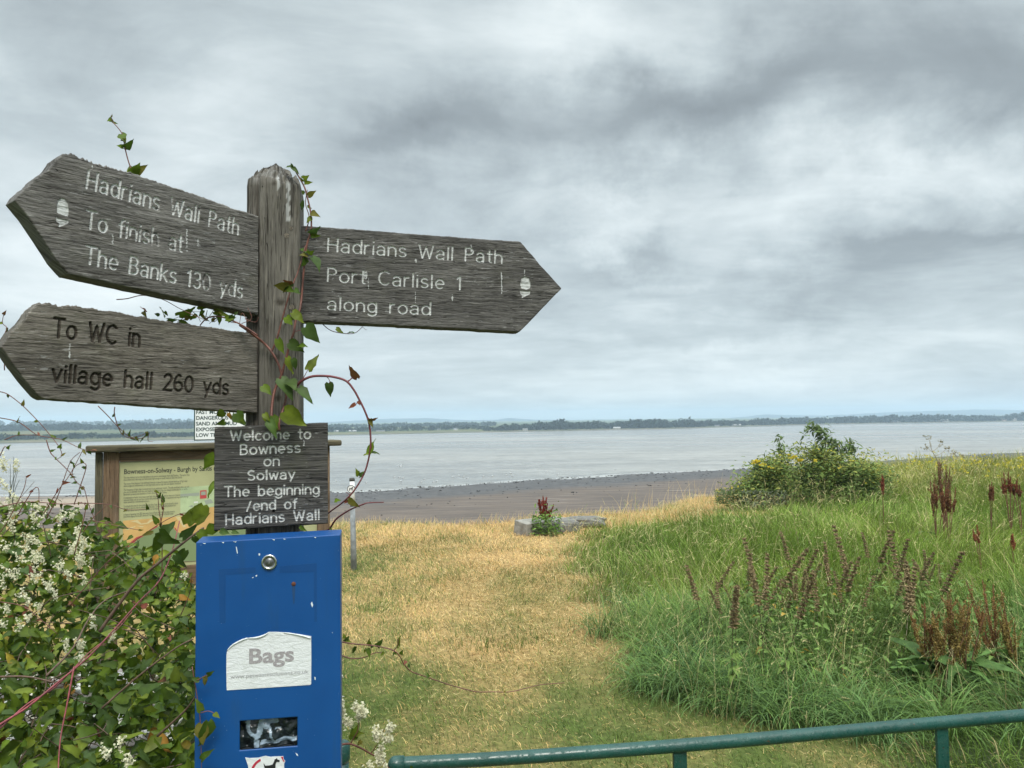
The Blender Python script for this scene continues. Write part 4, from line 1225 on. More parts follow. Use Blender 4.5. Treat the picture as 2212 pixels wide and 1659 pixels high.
para = [(385, 'The area marked red on the map below is the area in most danger from tidal flooding.  The darker lines', 975), (413, 'show where both tidal surge and wave action high enough to cover roads are likely very quickly.', 885),
        (463, 'The route of the National Trail will flood if the tide is above 9.0 metres with the likelihood of high water', 950), (490, 'where verges and embankments or low lying roads could or high tide over adjacent marshland.', 868),
        (540, 'The frequency of high tides is around two to six events per month.  The tide predicted tables use only', 972), (568, 'give you an estimate of the time and height of the tide as they can change dramatically due to winds,', 950), (597, 'barometric pressure and condition of rivers draining into the Solway.', 690),
        (640, 'A combination of wind, low pressure and high tide can cause the level to rise up to 2 metres above their', 945), (668, 'estimated height and up to an hour earlier than predicted, both ahead of supplement and may extend this high', 960), (695, 'water period by a considerable amount.', 470),
        (745, 'You should allow time for the conditions to be clear, if you choose to hurry to the path in places', 830), (772, 'the road or waves to cross an embankment off the walls.  Current Cycle/walking distances from', 800), (800, 'this area is about twenty minutes from tide to low water.', 590),
        (850, 'In August to September from 2007 there were 2 hours of floods which have since been across just', 790), (877, 'Environment Agency Port at 2007 (which will 7 hours) or the local council in the tidal marker.', 775)]
for y, tx, x1 in para:
    ptext(tx, (146, y), x1, .0155, INK2, y1=y - 30 + 0)
# map picture
def mpoly(name, pts, mat, dh): flat_part(name, FI, [hA(*p) for p in pts], hp + dh, mat, pan, .0004)
SANDC = simple('map_sand', (.58, .36, .13), .5, 9, .12); GREENC = simple('map_green', (.20, .26, .12), .5); GREENL = simple('map_pale_green', (.40, .48, .27), .5, 12, .15); STRK = simple('map_pale_streak', (.60, .50, .26), .5)
REDC = simple('map_red', (.45, .06, .06), .5); WHT = simple('map_white', (.65, .66, .6), .5); GREY = simple('map_grey', (.30, .33, .26), .5)
mpoly('picture', [(860, 500), (1700, 430), (1700, 700), (1040, 762), (1030, 820), (860, 830)], GREENL, -.0001)
mpoly('map', [(140, 915), (850, 860), (1040, 845), (1045, 765), (1700, 700), (1700, 1380), (150, 1490), (140, 1480)], SANDC, .0003)
mpoly('map', [(140, 1255), (300, 1160), (460, 1040), (620, 965), (700, 960), (760, 990), (820, 1060), (1000, 1090), (1700, 1000), (1700, 1378), (200, 1484), (148, 1440)], GREENC, .0008)
mpoly('map', [(140, 1250), (220, 1195), (310, 1120), (370, 1100), (480, 1030), (560, 975), (575, 990), (480, 1040), (430, 1090), (320, 1150), (250, 1215), (180, 1262), (140, 1285)], REDC, .0012)
mpoly('map', [(715, 978), (760, 985), (805, 1010), (822, 1050), (805, 1040), (780, 1000), (730, 992)], REDC, .0012)
for q in [[(150, 1035), (230, 1000), (300, 980), (290, 995), (200, 1030)], [(230, 925), (300, 935), (360, 965), (460, 950), (540, 900), (480, 900), (440, 940), (370, 950), (320, 905)], [(300, 975), (400, 985), (440, 960), (380, 1000)], [(800, 870), (850, 930), (900, 1000), (930, 990), (880, 920), (850, 865)], [(930, 880), (950, 960), (975, 960), (960, 880)]]:
    mpoly('map', q, STRK, .0007)
mpoly('bus_picture', [(1108, 535), (1188, 528), (1190, 632), (1106, 640)], REDC, .0004); mpoly('bus_picture', [(1120, 550), (1178, 545), (1178, 590), (1120, 594)], GREY, .0008)
mpoly('windpump_picture', [(1030, 675), (1080, 670), (1082, 690), (1030, 695)], WHT, .0004); mpoly('windpump_picture', [(1032, 695), (1036, 695), (1040, 820), (1034, 820)], GREY, .0004)
for q in [[(860, 580), (1100, 560), (1100, 600), (860, 610)], [(1160, 660), (1240, 640), (1280, 690), (1180, 710)], [(960, 735), (1010, 715), (1020, 745)]]: mpoly('picture', q, GREY, .0002)
ptext('The area in most danger', (222, 1340), 640, .030, bold=.0006, shear=.25, y1=1300)
ptext('from tidal flooding is', (258, 1388), 610, .030, bold=.0006, shear=.25, y1=1350)
ptext('marked red.', (330, 1425), 525, .030, bold=.0006, shear=.25, y1=1400)
ptext('MOOR AND BARS', (165, 1093), 350, .014, INK2, y1=1075)
ptext('Solway Firth', (600, 918), 680, .012, INK2, y1=908)

# ---------------------------------------------------------------- warning sign behind
FW = Plane(419, 6.4, 622, 6.55, 900)
hw = lambda x, y, h=0.0: FW.hit(*z3(x, y), h)
warn = empty('warning_sign', (float(FW.to3(FW.L / 2, 0)[0]), float(FW.to3(FW.L / 2, 0)[1]), 0), 'white warning sign with black border and capital letters, mostly hidden behind the signpost', 'warning sign')
z0, z1w = hw(1520, 1270)[1], hw(1520, 1010)[1] + .10
WS = simple('sign_white', (.72, .74, .74), .45); BB = simple('sign_black_green', (.03, .06, .055), .5)
Geo().box(FW, (0, FW.L), (z0, z1w), (-.006, 0)).make('border', BB, warn)
wf = Geo().box(FW, (.010, FW.L - .010), (z0 + .010, z1w - .010), (.0004, .0016)).make('sign_face', WS, warn)
for k, tx in enumerate(['LOW TIDE', 'EXPOSED AT', 'SAND AND MUD', 'DANGEROUS SOFT', 'FAST MOVING TIDES', 'BEWARE']):
    p = hw(1548, 1240 - 45.3 * k)
    text_obj('lettering', tx, FW, p[0], p[1], .043, .0024, BB, wf, bold=.0012)
GALV = simple('galvanised_pole', (.36, .38, .39), .5, 60, .2, metal=.3)
for x in (FW.L * .35, FW.L * .75):
    Geo().tube([FW.to3(x, -.1, -.032), FW.to3(x, z1w - .1, -.032)], .025, 12).make('pole', GALV, warn, True)

# ---------------------------------------------------------------- marker post with dog sign
def marker():
    d = 8.15; b = G(764.5, 1231); dd = b[1]
    t0 = P(760.5, 1036, dd)
    r = empty('marker_post', b, 'thin grey post with white top and small round dog sign on the lawn', 'marker post')
    wm = simple('grey_post_paint', (.20, .215, .22), .8, 14, .35, .4, 60)
    base = b - np.array([0, 0, .1])
    def at(z): f = (z - b[2]) / (t0[2] - b[2]); return b + (t0 - b) * f
    h = t0[2]
    Geo().tube([base, at(h * .33), at(h * .70)], [.034, .030, .026], 14).make('pole', wm, r, True)
    Geo().tube([at(h * .69), at(h * .73)], [.026, .025], 14).make('dark_band', simple('dark_wood_band', (.06, .05, .04), .8), r, True)
    Geo().tube([at(h * .73), at(h * .985)], [.0275, .026], 14).make('white_sleeve', simple('white_sleeve', (.72, .73, .73), .5), r, True)
    Geo().tube([at(h * .985), at(h * 1.0), at(h * 1.02)], [.029, .030, .026], 14).make('cap', simple('cap_dark', (.06, .06, .055), .8), r, True)
    fr = Plane(740, dd, 780, dd, 1080)
    s_, z_ = fr.hit(760, 1056)
    plate = Geo(); V, F = lathe(fr, (s_, z_), [(.043, .030), (.043, .034), (.0001, .034)], 28); plate.add(V, F); pl = plate.make('round_plate', simple('plate_black', (.04, .035, .035), .5), r)
    V, F = lathe(fr, (s_, z_), [(.036, .0343), (.036, .036), (.0001, .036)], 28); mk('plate_face', V, F, simple('plate_white', (.7, .7, .7), .5), pl)
    Q = [(-.022, -.016), (-.014, -.016), (-.010, .000), (.006, -.001), (.010, -.016), (.017, -.014), (.014, .004), (.016, .012), (.024, .014), (.023, .020), (.012, .022), (.004, .010), (-.014, .009), (-.022, .016), (-.018, .002)]
    flat_part('dog_silhouette', fr, [(s_ + x, z_ + y) for x, y in Q], .0375, BLK, pl, .0008)
    return r


marker()

# ---------------------------------------------------------------- green rail
def railing():
    GR, t = new_mat('green_gloss_paint')
    tc = t.add('ShaderNodeTexCoord').outputs['Object']
    n = t.noise(tc, 38, 6, .7).outputs[0]; n2 = t.noise(tc, 6, 4, .6).outputs[0]; dr = t.noise(tc, 190, 3, .5).outputs[0]
    c = t.mix(t.rng(n2, .35, .7), (.008, .050, .040, 1), (.013, .068, .055, 1))
    c = t.mix(t.m('MULTIPLY', t.rng(n, .62, .72), .5), c, (.012, .05, .045, 1))
    rust = t.noise(tc, 70, 3, .5).outputs[0]
    c = t.mix(t.m('MULTIPLY', t.rng(rust, .70, .74), .85), c, (.10, .045, .022, 1))
    c = t.mix(t.m('MULTIPLY', t.rng(dr, .70, .76), .5), c, (.20, .30, .27, 1))
    nm = t.add('ShaderNodeBump', {'Height': t.m('ADD', t.rng(n, .5, .66), t.m('MULTIPLY', t.rng(dr, .62, .75), .8)), 'Strength': .5, 'Distance': .0018}).outputs[0]
    t.add('ShaderNodeOutputMaterial', {0: t.add('ShaderNodeBsdfPrincipled', {'Base Color': c, 'Roughness': t.rng(n, .35, .65, .24, .42), 'Normal': nm}).outputs[0]})
    pts = [P(852, 1651, 2.43), P(1100, 1637.5, 2.465), P(1417, 1615, 2.53), P(1700, 1590.5, 2.60), P(2000, 1563.5, 2.69), P(2212, 1545.5, 2.76), P(2700, 1502, 2.95), P(3300, 1445, 3.22)]
    zz = np.mean([p[2] for p in pts[:6]])
    for p in pts: p[2] = p[2] * .6 + zz * .4 if p is not pts[0] else p[2]
    b = np.array([pts[0][0], pts[0][1], 0.])
    r = empty('railing', b, 'low green painted tubular railing running across the bottom right', 'railing')
    g = Geo().tube(pts, .021, 20, 6); g.make('top_rail', GR, r, True)
    # domed end of the rail
    d = pts[0] - pts[1]; d /= np.linalg.norm(d)
    Geo().tube([pts[0] + d * x for x in (-.03, 0, .008, .016, .021)], [.0245, .0245, .0225, .015, .001], 20).make('end_cap', GR, r, True)
    def rail_at(x): 
        xs = [p[0] for p in pts]; return np.array([x, np.interp(x, xs, [p[1] for p in pts]), np.interp(x, xs, [p[2] for p in pts])])
    fr = Plane(1452, 2.535, 1484, 2.55, 1640)
    for u, d_ in ((855, 2.43), (1468, 2.545), (2036.5, 2.70), (2640, 2.93)):
        p = rail_at(P(u, 1640, d_)[0]); q = Plane(u - 10, d_, u + 10, d_ + .01, 1640)
        s_ = float(np.dot(p - q.O, q.e)); hc = float(np.dot(p - q.O, q.n))
        Geo().box(q, (s_ - .024, s_ + .024), (-.1, p[2] - .016), (hc - .006, hc + .006)).make('upright', GR, r, bevel=.002)
    # stout bollard beside the dispenser
    a = P(736, 1603, 2.35)
    s2 = empty('green_bollard', (a[0], a[1], 0), 'stout green painted iron post with a flanged top beside the blue box', 'bollard')
    Geo().tube([(a[0], a[1], -.1), (a[0], a[1], a[2] - .055)], [.024, .024], 18).make('pole', GR, s2, True)
    Geo().tube([(a[0], a[1], a[2] - .06), (a[0], a[1], a[2] - .05), (a[0], a[1], a[2] - .006), (a[0], a[1], a[2]), (a[0], a[1], a[2] + .004)], [.024, .028, .028, .022, .001], 18).make('cap', GR, s2, True)


railing()
# concrete footing seen between the posts
cm = simple('concrete', (.33, .30, .26), .9, 30, .25, .5, 80)
V = []; n = 14
for hgt, rr in ((-.05, .42), (.045, .42), (.055, .41), (.056, .0)):
    for k in range(n):
        an = 2 * math.pi * k / n; V.append((-.62 + rr * 1.15 * math.cos(an), 2.62 + rr * .8 * math.sin(an) , hgt))
F = [(i * n + k, i * n + (k + 1) % n, (i + 1) * n + (k + 1) % n, (i + 1) * n + k) for i in range(3) for k in range(n)]
tag(mk('concrete_footing', V, F, cm), 'worn patch of pale concrete at the foot of the green railing', 'concrete base')
# ---------------------------------------------------------------- grass
def norm(a): return a / (np.linalg.norm(a, axis=-1, keepdims=True) + 1e-12)


def blades(name, pos, az, L, W, bend, c0, c1, segs, mat, tilt=None, kind='stuff'):
    """one mesh of many tapering blades. az: lean azimuth, bend: 0 straight .. 1 strongly arched"""
    n = len(pos); dirh = np.stack([np.cos(az), np.sin(az), np.zeros(n)], -1)
    fa = rng.uniform(0, 2 * math.pi, n); side = np.stack([np.cos(fa), np.sin(fa), np.zeros(n)], -1)
    side = norm(side - .6 * dirh * np.sum(side * dirh, -1, keepdims=True))
    th0 = (tilt if tilt is not None else np.zeros(n))
    V = []; C = []; p = pos.copy(); prev = 0
    for k in range(segs + 1):
        t = k / segs
        if k:
            th = th0 + bend * (t - .5 / segs) * 1.9
            p = p + (L / segs)[:, None] * (np.sin(th)[:, None] * dirh + np.cos(th)[:, None] * np.array([0, 0, 1.]))
        w = (W * (1 - t ** 1.6) * (.75 + .25 * min(1, t * 3)))[:, None]
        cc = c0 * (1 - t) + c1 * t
        if k < segs:
            V += [p - side * w * .5, p + side * w * .5]; C += [cc, cc]
        else:
            V += [p]; C += [cc]
    m = 2 * segs + 1
    V = np.stack(V, 1).reshape(-1, 3); C = np.stack(C, 1).reshape(-1, 3)
    b = np.arange(n) * m
    fl = []
    for k in range(segs - 1):
        fl.append(np.stack([b + 2 * k, b + 2 * k + 1, b + 2 * k + 3, b + 2 * k + 2], -1))
    quads = np.concatenate(fl) if fl else np.zeros((0, 4), int)
    tris = np.stack([b + 2 * segs - 2, b + 2 * segs - 1, b + 2 * segs], -1)
    me = D.meshes.new(name)
    me.vertices.add(len(V)); me.vertices.foreach_set('co', V.astype(np.float32).ravel())
    nl = quads.size + tris.size
    me.loops.add(nl); me.loops.foreach_set('vertex_index', np.concatenate([quads.ravel(), tris.ravel()]).astype(np.int32))
    ls = np.concatenate([np.arange(len(quads)) * 4, quads.size + np.arange(len(tris)) * 3]).astype(np.int32)
    me.polygons.add(len(ls)); me.polygons.foreach_set('loop_start', ls)
    me.update(calc_edges=True)
    a = me.color_attributes.new('Col', 'FLOAT_COLOR', 'POINT'); c = np.ones((len(V), 4), dtype=np.float32); c[:, :3] = np.clip(C, 0, 1); a.data.foreach_set('color', c.ravel())
    me.materials.append(mat); me.update()
    o = D.objects.new(name, me); col.objects.link(o)
    if kind: o['kind'] = kind
    return o


GRASS = leafmat('grass_blades', .30, .6, 1.5, .18, .2)
STRAW_A, STRAW_B, STRAW_C = np.array([.74, .51, .215]), np.array([.58, .355, .135]), np.array([.80, .64, .35])
GR_A, GR_B, GR_C = np.array([.12, .19, .035]), np.array([.20, .27, .06]), np.array([.085, .15, .045])


def lerpc(a, b, t): return a[None, :] * (1 - t[:, None]) + b[None, :] * t[:, None]


def lawn():
    # stratified by distance: nearer strips are denser
    P_, = [[]]
    for y0 in np.arange(3.0, 16.0, .5):
        y1 = y0 + .5; ym = (y0 + y1) / 2
        dens = min(5200, 5200 * (4.2 / ym) ** 1.1)
        x0, x1 = -.26 * ym - .35, max(float(xb(ym)) + .35, .3)
        if ym > 10.5: x1 = 6.5
        n = int(dens * (x1 - x0) * .5)
        P_.append(np.stack([rng.uniform(x0, x1, n), rng.uniform(y0, y1, n)], -1))
        # thinner grass left of the signpost, seen through gaps only
        n = int(dens * .12 * 4 * .5); P_.append(np.stack([rng.uniform(-4.5 - .2 * ym, x0, n), rng.uniform(y0, y1, n)], -1))
    xy = np.concatenate(P_); xy = xy[xy[:, 1] < edge_y(xy[:, 0]) + .15]
    x, y = xy[:, 0], xy[:, 1]; n = len(x)
    g = greenness(x, y)
    isg = rng.uniform(size=n) < g * .92 + .03
    # bare / worn spots
    thin = fbm(x * 5, y * 4, 77, 3); keep = (thin > .30) | (rng.uniform(size=n) < .45)
    x, y, g, isg, thin = x[keep], y[keep], g[keep], isg[keep], thin[keep]; n = len(x)
    sc_ = np.interp(y, [3, 5, 9, 14], [.75, .9, 1.4, 1.9])
    tuft = fbm(x * 2.4, y * 2.4, 31, 3)
    L = rng.uniform(.022, .062, n) * np.where(isg, .95, 1.05) * (.7 + .9 * tuft) * np.interp(y, [3, 6, 12], [.8, 1.05, 1.5])
    W = rng.uniform(.0022, .0052, n) * sc_
    pos = np.stack([x, y, lawn_z(x, y) - .003], -1)
    flow = 2 * math.pi * fbm(x * .8, y * .8, 51, 2) + rng.normal(0, 1.0, n)
    tilt = np.where(isg, rng.uniform(0, .9, n), rng.uniform(.3, 1.45, n))
    bend = rng.uniform(.1, .8, n)
    r = rng.uniform(size=n)
    cs = lerpc(STRAW_A, STRAW_B, np.clip(r * 1.3 - .2 + (fbm(x * 2, y * 2, 61, 3) - .5) * 1.6, 0, 1)); cs = cs * (1 - .55 * (r > .85)[:, None]) + STRAW_C * (.55 * (r > .85)[:, None])
    cg = lerpc(GR_A, GR_B, rng.uniform(size=n)); m = (rng.uniform(size=n) < .4)[:, None]; cg = np.where(m, lerpc(GR_C, GR_A, rng.uniform(size=n)), cg)
    c = np.where(isg[:, None], cg, cs) * (rng.uniform(.40, 1.45, n) * (.78 + .44 * fbm(x * 9, y * 9, 87, 2)))[:, None]
    blades('lawn_grass', pos, flow, L, W, bend, c * .72, c * 1.2, 2, GRASS, tilt)  # blade colour darkens towards the root, shading painted in
    # loose dry stems lying on the turf
    n = 26000; y = 3.2 + 10 * rng.uniform(size=n) ** 1.25; x = -.26 * y - .3 + rng.uniform(size=n) * (xb(y) + .6 + .26 * y)
    k = (y < edge_y(x)) & (rng.uniform(size=n) > greenness(x, y) * .85); x, y = x[k], y[k]; n = len(x)
    pos = np.stack([x, y, lawn_z(x, y) + rng.uniform(.002, .022, n)], -1)
    c = lerpc(STRAW_A, STRAW_C * 1.1, rng.uniform(size=n)); c = np.where((rng.uniform(size=n) < .18)[:, None], STRAW_B[None, :] * .5, c)
    blades('dry_hay_grass', pos, rng.uniform(0, 6.28, n), rng.uniform(.03, .085, n) * np.interp(y, [3, 4.5, 6], [.5, .6, 1]), np.interp(y, [3, 6, 12], [.0018, .004, .0065]), rng.uniform(-.35, .35, n), c * .9, c, 2, GRASS, rng.uniform(1.2, 1.65, n))
    # tall bleached stalks on the straw strip in front of the mud
    n = 150; x = rng.uniform(1.6, 4.6, n); y = edge_y(x) - rng.uniform(.2, 1.6, n); pos = np.stack([x, y, lawn_z(x, y)], -1); c = lerpc(STRAW_A, STRAW_C, rng.uniform(size=n))
    blades('bleached_stalk_grass', pos, rng.normal(.4, 1, n), rng.uniform(.25, .62, n), np.full(n, .006), rng.uniform(.1, .9, n), c * .8, c, 5, GRASS)
    # taller fringe along the bank edge and straw wisps
    n = 5000; x = rng.uniform(-3.5, 6, n); y = edge_y(x) + rng.uniform(-1.1, .15, n)
    pos = np.stack([x, y, lawn_z(x, y)], -1); L = rng.uniform(.06, .20, n) * (.5 + fbm(x * 1.5, y, 8, 3)); 
    c = lerpc(STRAW_A, STRAW_C, rng.uniform(size=n)); gm = (rng.uniform(size=n) < .22)[:, None]; c = np.where(gm, GR_B[None, :] * 1.1, c)
    blades('bank_edge_grass', pos, rng.normal(.3, 1.2, n), L, rng.uniform(.003, .006, n), rng.uniform(.2, 1.2, n), c * .8, c, 3, GRASS)
    # green tufts in the straw
    tp = [(-1.05, 7.0, .30), (-1.3, 6.5, .28), (-.78, 7.6, .2), (-.25, 5.45, .16), (.10, 5.6, .14), (-.1, 5.35, .15), (-.85, 5.9, .2), (.48, 5.9, .12), (-1.5, 8.3, .3), (-.1, 9.4, .25), (-.9, 10.3, .2), (-1.75, 9.6, .3)]
    ps = []; 
    for (cx, cy, r_) in tp:
        k = int(900 * r_); a = rng.normal(0, 1, (k, 2)) * r_ * np.array([.9, .8]); ps.append(np.concatenate([a + [cx, cy], np.full((k, 1), r_)], 1))
    q = np.concatenate(ps); n = len(q); pos = np.stack([q[:, 0], q[:, 1], lawn_z(q[:, 0], q[:, 1])], -1)
    c = lerpc(GR_A, GR_B, rng.uniform(size=n)) * rng.uniform(.7, 1.15, n)[:, None]
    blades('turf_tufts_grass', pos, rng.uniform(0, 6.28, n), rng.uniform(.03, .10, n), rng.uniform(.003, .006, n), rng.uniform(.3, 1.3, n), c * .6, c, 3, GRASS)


def meadow():
    P_ = []
    for y0 in np.arange(2.6, 23, .5):
        ym = y0 + .25; dens = min(1900, 1900 * (4.2 / ym) ** 1.1)
        x0 = float(xb(ym)) - .3; x1 = max(ym * .76 + .7, x0 + 1)
        n = int(dens * (x1 - x0) * .5)
        P_.append(np.stack([rng.uniform(x0, x1, n), rng.uniform(y0, y0 + .5, n)], -1))
    xy = np.concatenate(P_); x, y = xy[:, 0], xy[:, 1]
    inside = x - xb(y) + .22 * (fbm(x * 2.5, y * 2.5, 5, 3) - .5)
    ok = (inside > 0) & (y < edge_y(x) + .3) & (rng.uniform(size=len(x)) < np.clip(inside * 3.5 + .35, 0, 1))
    # the near mown strip right of the lawn by the rail stays shorter
    x, y, inside = x[ok], y[ok], inside[ok]; n = len(x)
    clump = fbm(x * 1.3, y * 1.3, 13, 3); cl2 = fbm(x * 4, y * 4, 15, 2)
    hgt = np.interp(inside, [0, .25, .8, 2.0], [.14, .27, .42, .50]) * (.55 + .9 * clump)
    near = np.interp(y, [2.6, 3.6, 4.2, 5.2], [.50, .55, .75, 1.0]); hgt *= near
    hgt *= np.interp(y, [5, 8, 11, 14, 20], [1, .85, .72, .85, 1.05])
    L = hgt * rng.uniform(.55, 1.25, n)
    W = rng.uniform(.0032, .0078, n) * np.interp(y, [3, 6, 12, 20], [.95, 1.15, 1.8, 2.6])
    pos = np.stack([x, y, lawn_z(x, y) - .01], -1)
    flow = 2 * math.pi * fbm(x * .9 + 3, y * .9, 19, 2) * 1.3 + rng.normal(0, .8, n)
    # colour zones: vivid yellow-green behind, blue-green in front, straw-green at the top right
    hue = np.clip(fbm(x * .8, y * .8, 41, 3) * 1.6 - .3, 0, 1)
    blue = np.clip(np.interp(y, [3.4, 4.0, 5.2, 6.2], [.35, .9, .75, .1]) * np.interp(x, [.7, 1.3, 3.2], [.15, .9, .8]) + (clump - .5) * .5, 0, 1)
    c = lerpc(np.array([.165, .275, .032]), np.array([.32, .41, .075]), hue)
    c = c * (1 - blue[:, None]) + np.array([.095, .19, .070]) * blue[:, None]
    yel = np.clip((y - 12.5) / 4 + (hue - .5), 0, 1); c = c * (1 - .6 * yel[:, None]) + np.array([.36, .33, .08]) * .6 * yel[:, None]
    dry = rng.uniform(size=n) < (.07 + .12 * (inside < .25)); c = np.where(dry[:, None], np.array([.55, .45, .22]), c)
    c = c * (rng.uniform(.6, 1.35, n) * (.72 + .56 * cl2))[:, None]
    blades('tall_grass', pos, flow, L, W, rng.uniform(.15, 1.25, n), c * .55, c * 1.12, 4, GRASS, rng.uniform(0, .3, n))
    # seed stalks: pale arching stems with a slender ear
    n = 5200
    y = 3.9 + 16.5 * rng.uniform(size=n) ** 1.25; x = xb(y) - .15 + rng.uniform(size=n) ** 1.3 * (y * .74 + .4 - xb(y))
    ok = y < edge_y(x); x, y = x[ok], y[ok]; n = len(x)
    dn = fbm(x * 1.1, y * 1.1, 71, 3); ok = rng.uniform(size=n) < dn * 1.25; x, y = x[ok], y[ok]; n = len(x)
    L = rng.uniform(.42, .80, n) * np.interp(y, [3.9, 6, 11, 16], [.75, 1, .80, 1.0]) * np.interp(x - xb(y), [-.2, .4], [.7, 1])
    az = rng.normal(.5, 1.3, n); pos = np.stack([x, y, lawn_z(x, y)], -1)
    c = lerpc(np.array([.52, .45, .21]), np.array([.68, .57, .30]), rng.uniform(size=n)); g = rng.uniform(size=n) < .45; c = np.where(g[:, None], np.array([.30, .36, .12]), c)
    bend = rng.uniform(.15, 1.0, n); tilt = rng.uniform(0, .3, n); wd = np.interp(y, [4, 8, 18], [.0016, .0026, .0045])
    o = blades('seeding_grass', pos, az, L, wd, bend, c * .8, c, 5, GRASS, tilt)
    # ears: clusters of short blades along the top third of each stem
    dirh = np.stack([np.cos(az), np.sin(az), np.zeros(n)], -1); ears = []
    segs = 5; p = pos.copy(); pts = [p]
    for k in range(1, segs + 1):
        th = tilt + bend * (k / segs - .5 / segs) * 1.9
        p = p + (L / segs)[:, None] * (np.sin(th)[:, None] * dirh + np.cos(th)[:, None] * np.array([0, 0, 1.])); pts.append(p)
    for j in range(14):
        f = .80 + .2 * j / 13; a = f * segs; i = min(int(a), segs - 1); q = pts[i] + (pts[i + 1] - pts[i]) * (a - i)
        ears.append((q, az + rng.normal(0, .9, n), wd * 6.5 * (1 - .4 * (j / 13))))
    EP = np.concatenate([e[0] for e in ears]); EA = np.concatenate([e[1] for e in ears]); EL = np.concatenate([e[2] for e in ears])
    cc = np.tile(c, (14, 1)); m = len(EP)
    blades('grass_seed_heads_foliage', EP, EA, EL, EL * .34, rng.uniform(0, .6, m), cc, cc * 1.15, 2, GRASS, rng.uniform(.1, .9, m))
    # fountains of long arching blades at the near edge
    tp = []
    for k in range(150):
        ty = rng.uniform(3.75, 6.2); tx = float(xb(ty)) + .05 + abs(rng.normal(0, .75)); m = 55
        a = rng.normal(0, .045, (m, 2)) + [tx, ty]; tp.append(np.concatenate([a, np.full((m, 1), k), np.full((m, 1), rng.uniform(.7, 1.25)), np.full((m, 1), rng.uniform(0, 1))], 1))
    q = np.concatenate(tp); n = len(q); ctr = np.stack([np.repeat([t[:, 0].mean() for t in tp], 55), np.repeat([t[:, 1].mean() for t in tp], 55)], -1)
    azt = np.arctan2(q[:, 1] - ctr[:, 1], q[:, 0] - ctr[:, 0]) + rng.normal(0, .5, n)
    c = lerpc(np.array([.11, .20, .075]), np.array([.19, .31, .060]), q[:, 4]) * rng.uniform(.7, 1.4, n)[:, None]
    blades('tussock_grass', np.stack([q[:, 0], q[:, 1], lawn_z(q[:, 0], q[:, 1]) - .01], -1), azt, rng.uniform(.24, .50, n) * q[:, 3] * np.interp(q[:, 1], [3.7, 4.5, 6], [.72, .95, 1.1]), rng.uniform(.0045, .0085, n), rng.uniform(.7, 1.7, n), c * .5, c * 1.15, 6, GRASS, rng.uniform(0, .35, n))  # paler tips are highlights painted into the blade colour
    # wild yellow flowers in the far strip
    n = 1500; y = rng.uniform(14, 20, n); x = rng.uniform(5.0, 14.5, n); k = (y < edge_y(x) + .2) & (fbm(x * .9, y * .9, 99, 3) > .47); x, y = x[k], y[k]
    T = []
    rg = np.random.default_rng(5)
    for a, b in zip(x, y):
        h = rg.uniform(.42, .72) * (1.0 if a < 10 else .9); T.append(clump_tris(np.array([a, b, h]), np.array([.03, .03, .03]), 5, .017, rg))
    V = np.concatenate(T).reshape(-1, 3)
    tag(mk('yellow_flowers_foliage', V, np.arange(len(V)).reshape(-1, 3), leafmat('yellow_petals', .3, .6, 30, .2, .2, (.55, .46, .05))), kind='stuff')


lawn(); meadow()

# ---------------------------------------------------------------- leaves
ROWS = [(-.02, -.13, .17), (.06, -.02, .33), (.20, .18, .42), (.38, .40, .37), (.58, .60, .25), (.78, .80, .12), (.90, .91, .05), (1.0, 1.0, 0.0)]
class Leaves:
    def __init__(s): s.d = []
    def add(s, base, dirv, nrm, L, W=1.0, c=(.07, .12, .02), curl=.2, fold=.25):
        s.d.append((base, dirv, nrm, L, W, c, curl, fold))
    def arrays(s):
        n = len(s.d)
        B = np.array([q[0] for q in s.d], float); X_ = norm(np.array([q[1] for q in s.d], float)); N_ = np.array([q[2] for q in s.d], float)
        Y_ = norm(np.cross(N_, X_)); N_ = np.cross(X_, Y_)
        L = np.array([q[3] for q in s.d]); W = np.array([q[4] for q in s.d]); C = np.array([q[5] for q in s.d], float); cu = np.array([q[6] for q in s.d]); fo = np.array([q[7] for q in s.d])
        V, CC = [], []
        for (tc, te, w) in ROWS:
            for sd in (-1, 0, 1):
                t = te if sd else tc; ww = w * sd
                wav = (rng.uniform(-.07, .07, n) if sd else 0); ww = w * sd * (rng.uniform(.82, 1.15, n) if sd else 1)
                z = fo * np.abs(ww) + wav - cu * t * t - cu * .5 * np.abs(ww) ** 1.5
                V.append(B + L[:, None] * (t * X_ + (ww * W)[:, None] * Y_ + z[:, None] * N_))
                CC.append(C * ((1.0 if sd else 1.25)) * (1 + rng.uniform(-.08, .08, (n, 1))))
        m = len(ROWS) * 3
        V = np.stack(V, 1).reshape(-1, 3); CC = np.stack(CC, 1).reshape(-1, 3)
        b = (np.arange(n) * m)[:, None]; F = []
        for r in range(len(ROWS) - 1):
            for a in (0, 1):
                F.append(np.concatenate([b + r * 3 + a, b + r * 3 + a + 1, b + (r + 1) * 3 + a + 1, b + (r + 1) * 3 + a], 1))
        return V, np.stack(F, 1).reshape(-1, 4), CC
    def make(s, name, mat, parent):
        V, F, C = s.arrays(); return mk(name, V, F, mat, parent, True, color=C)


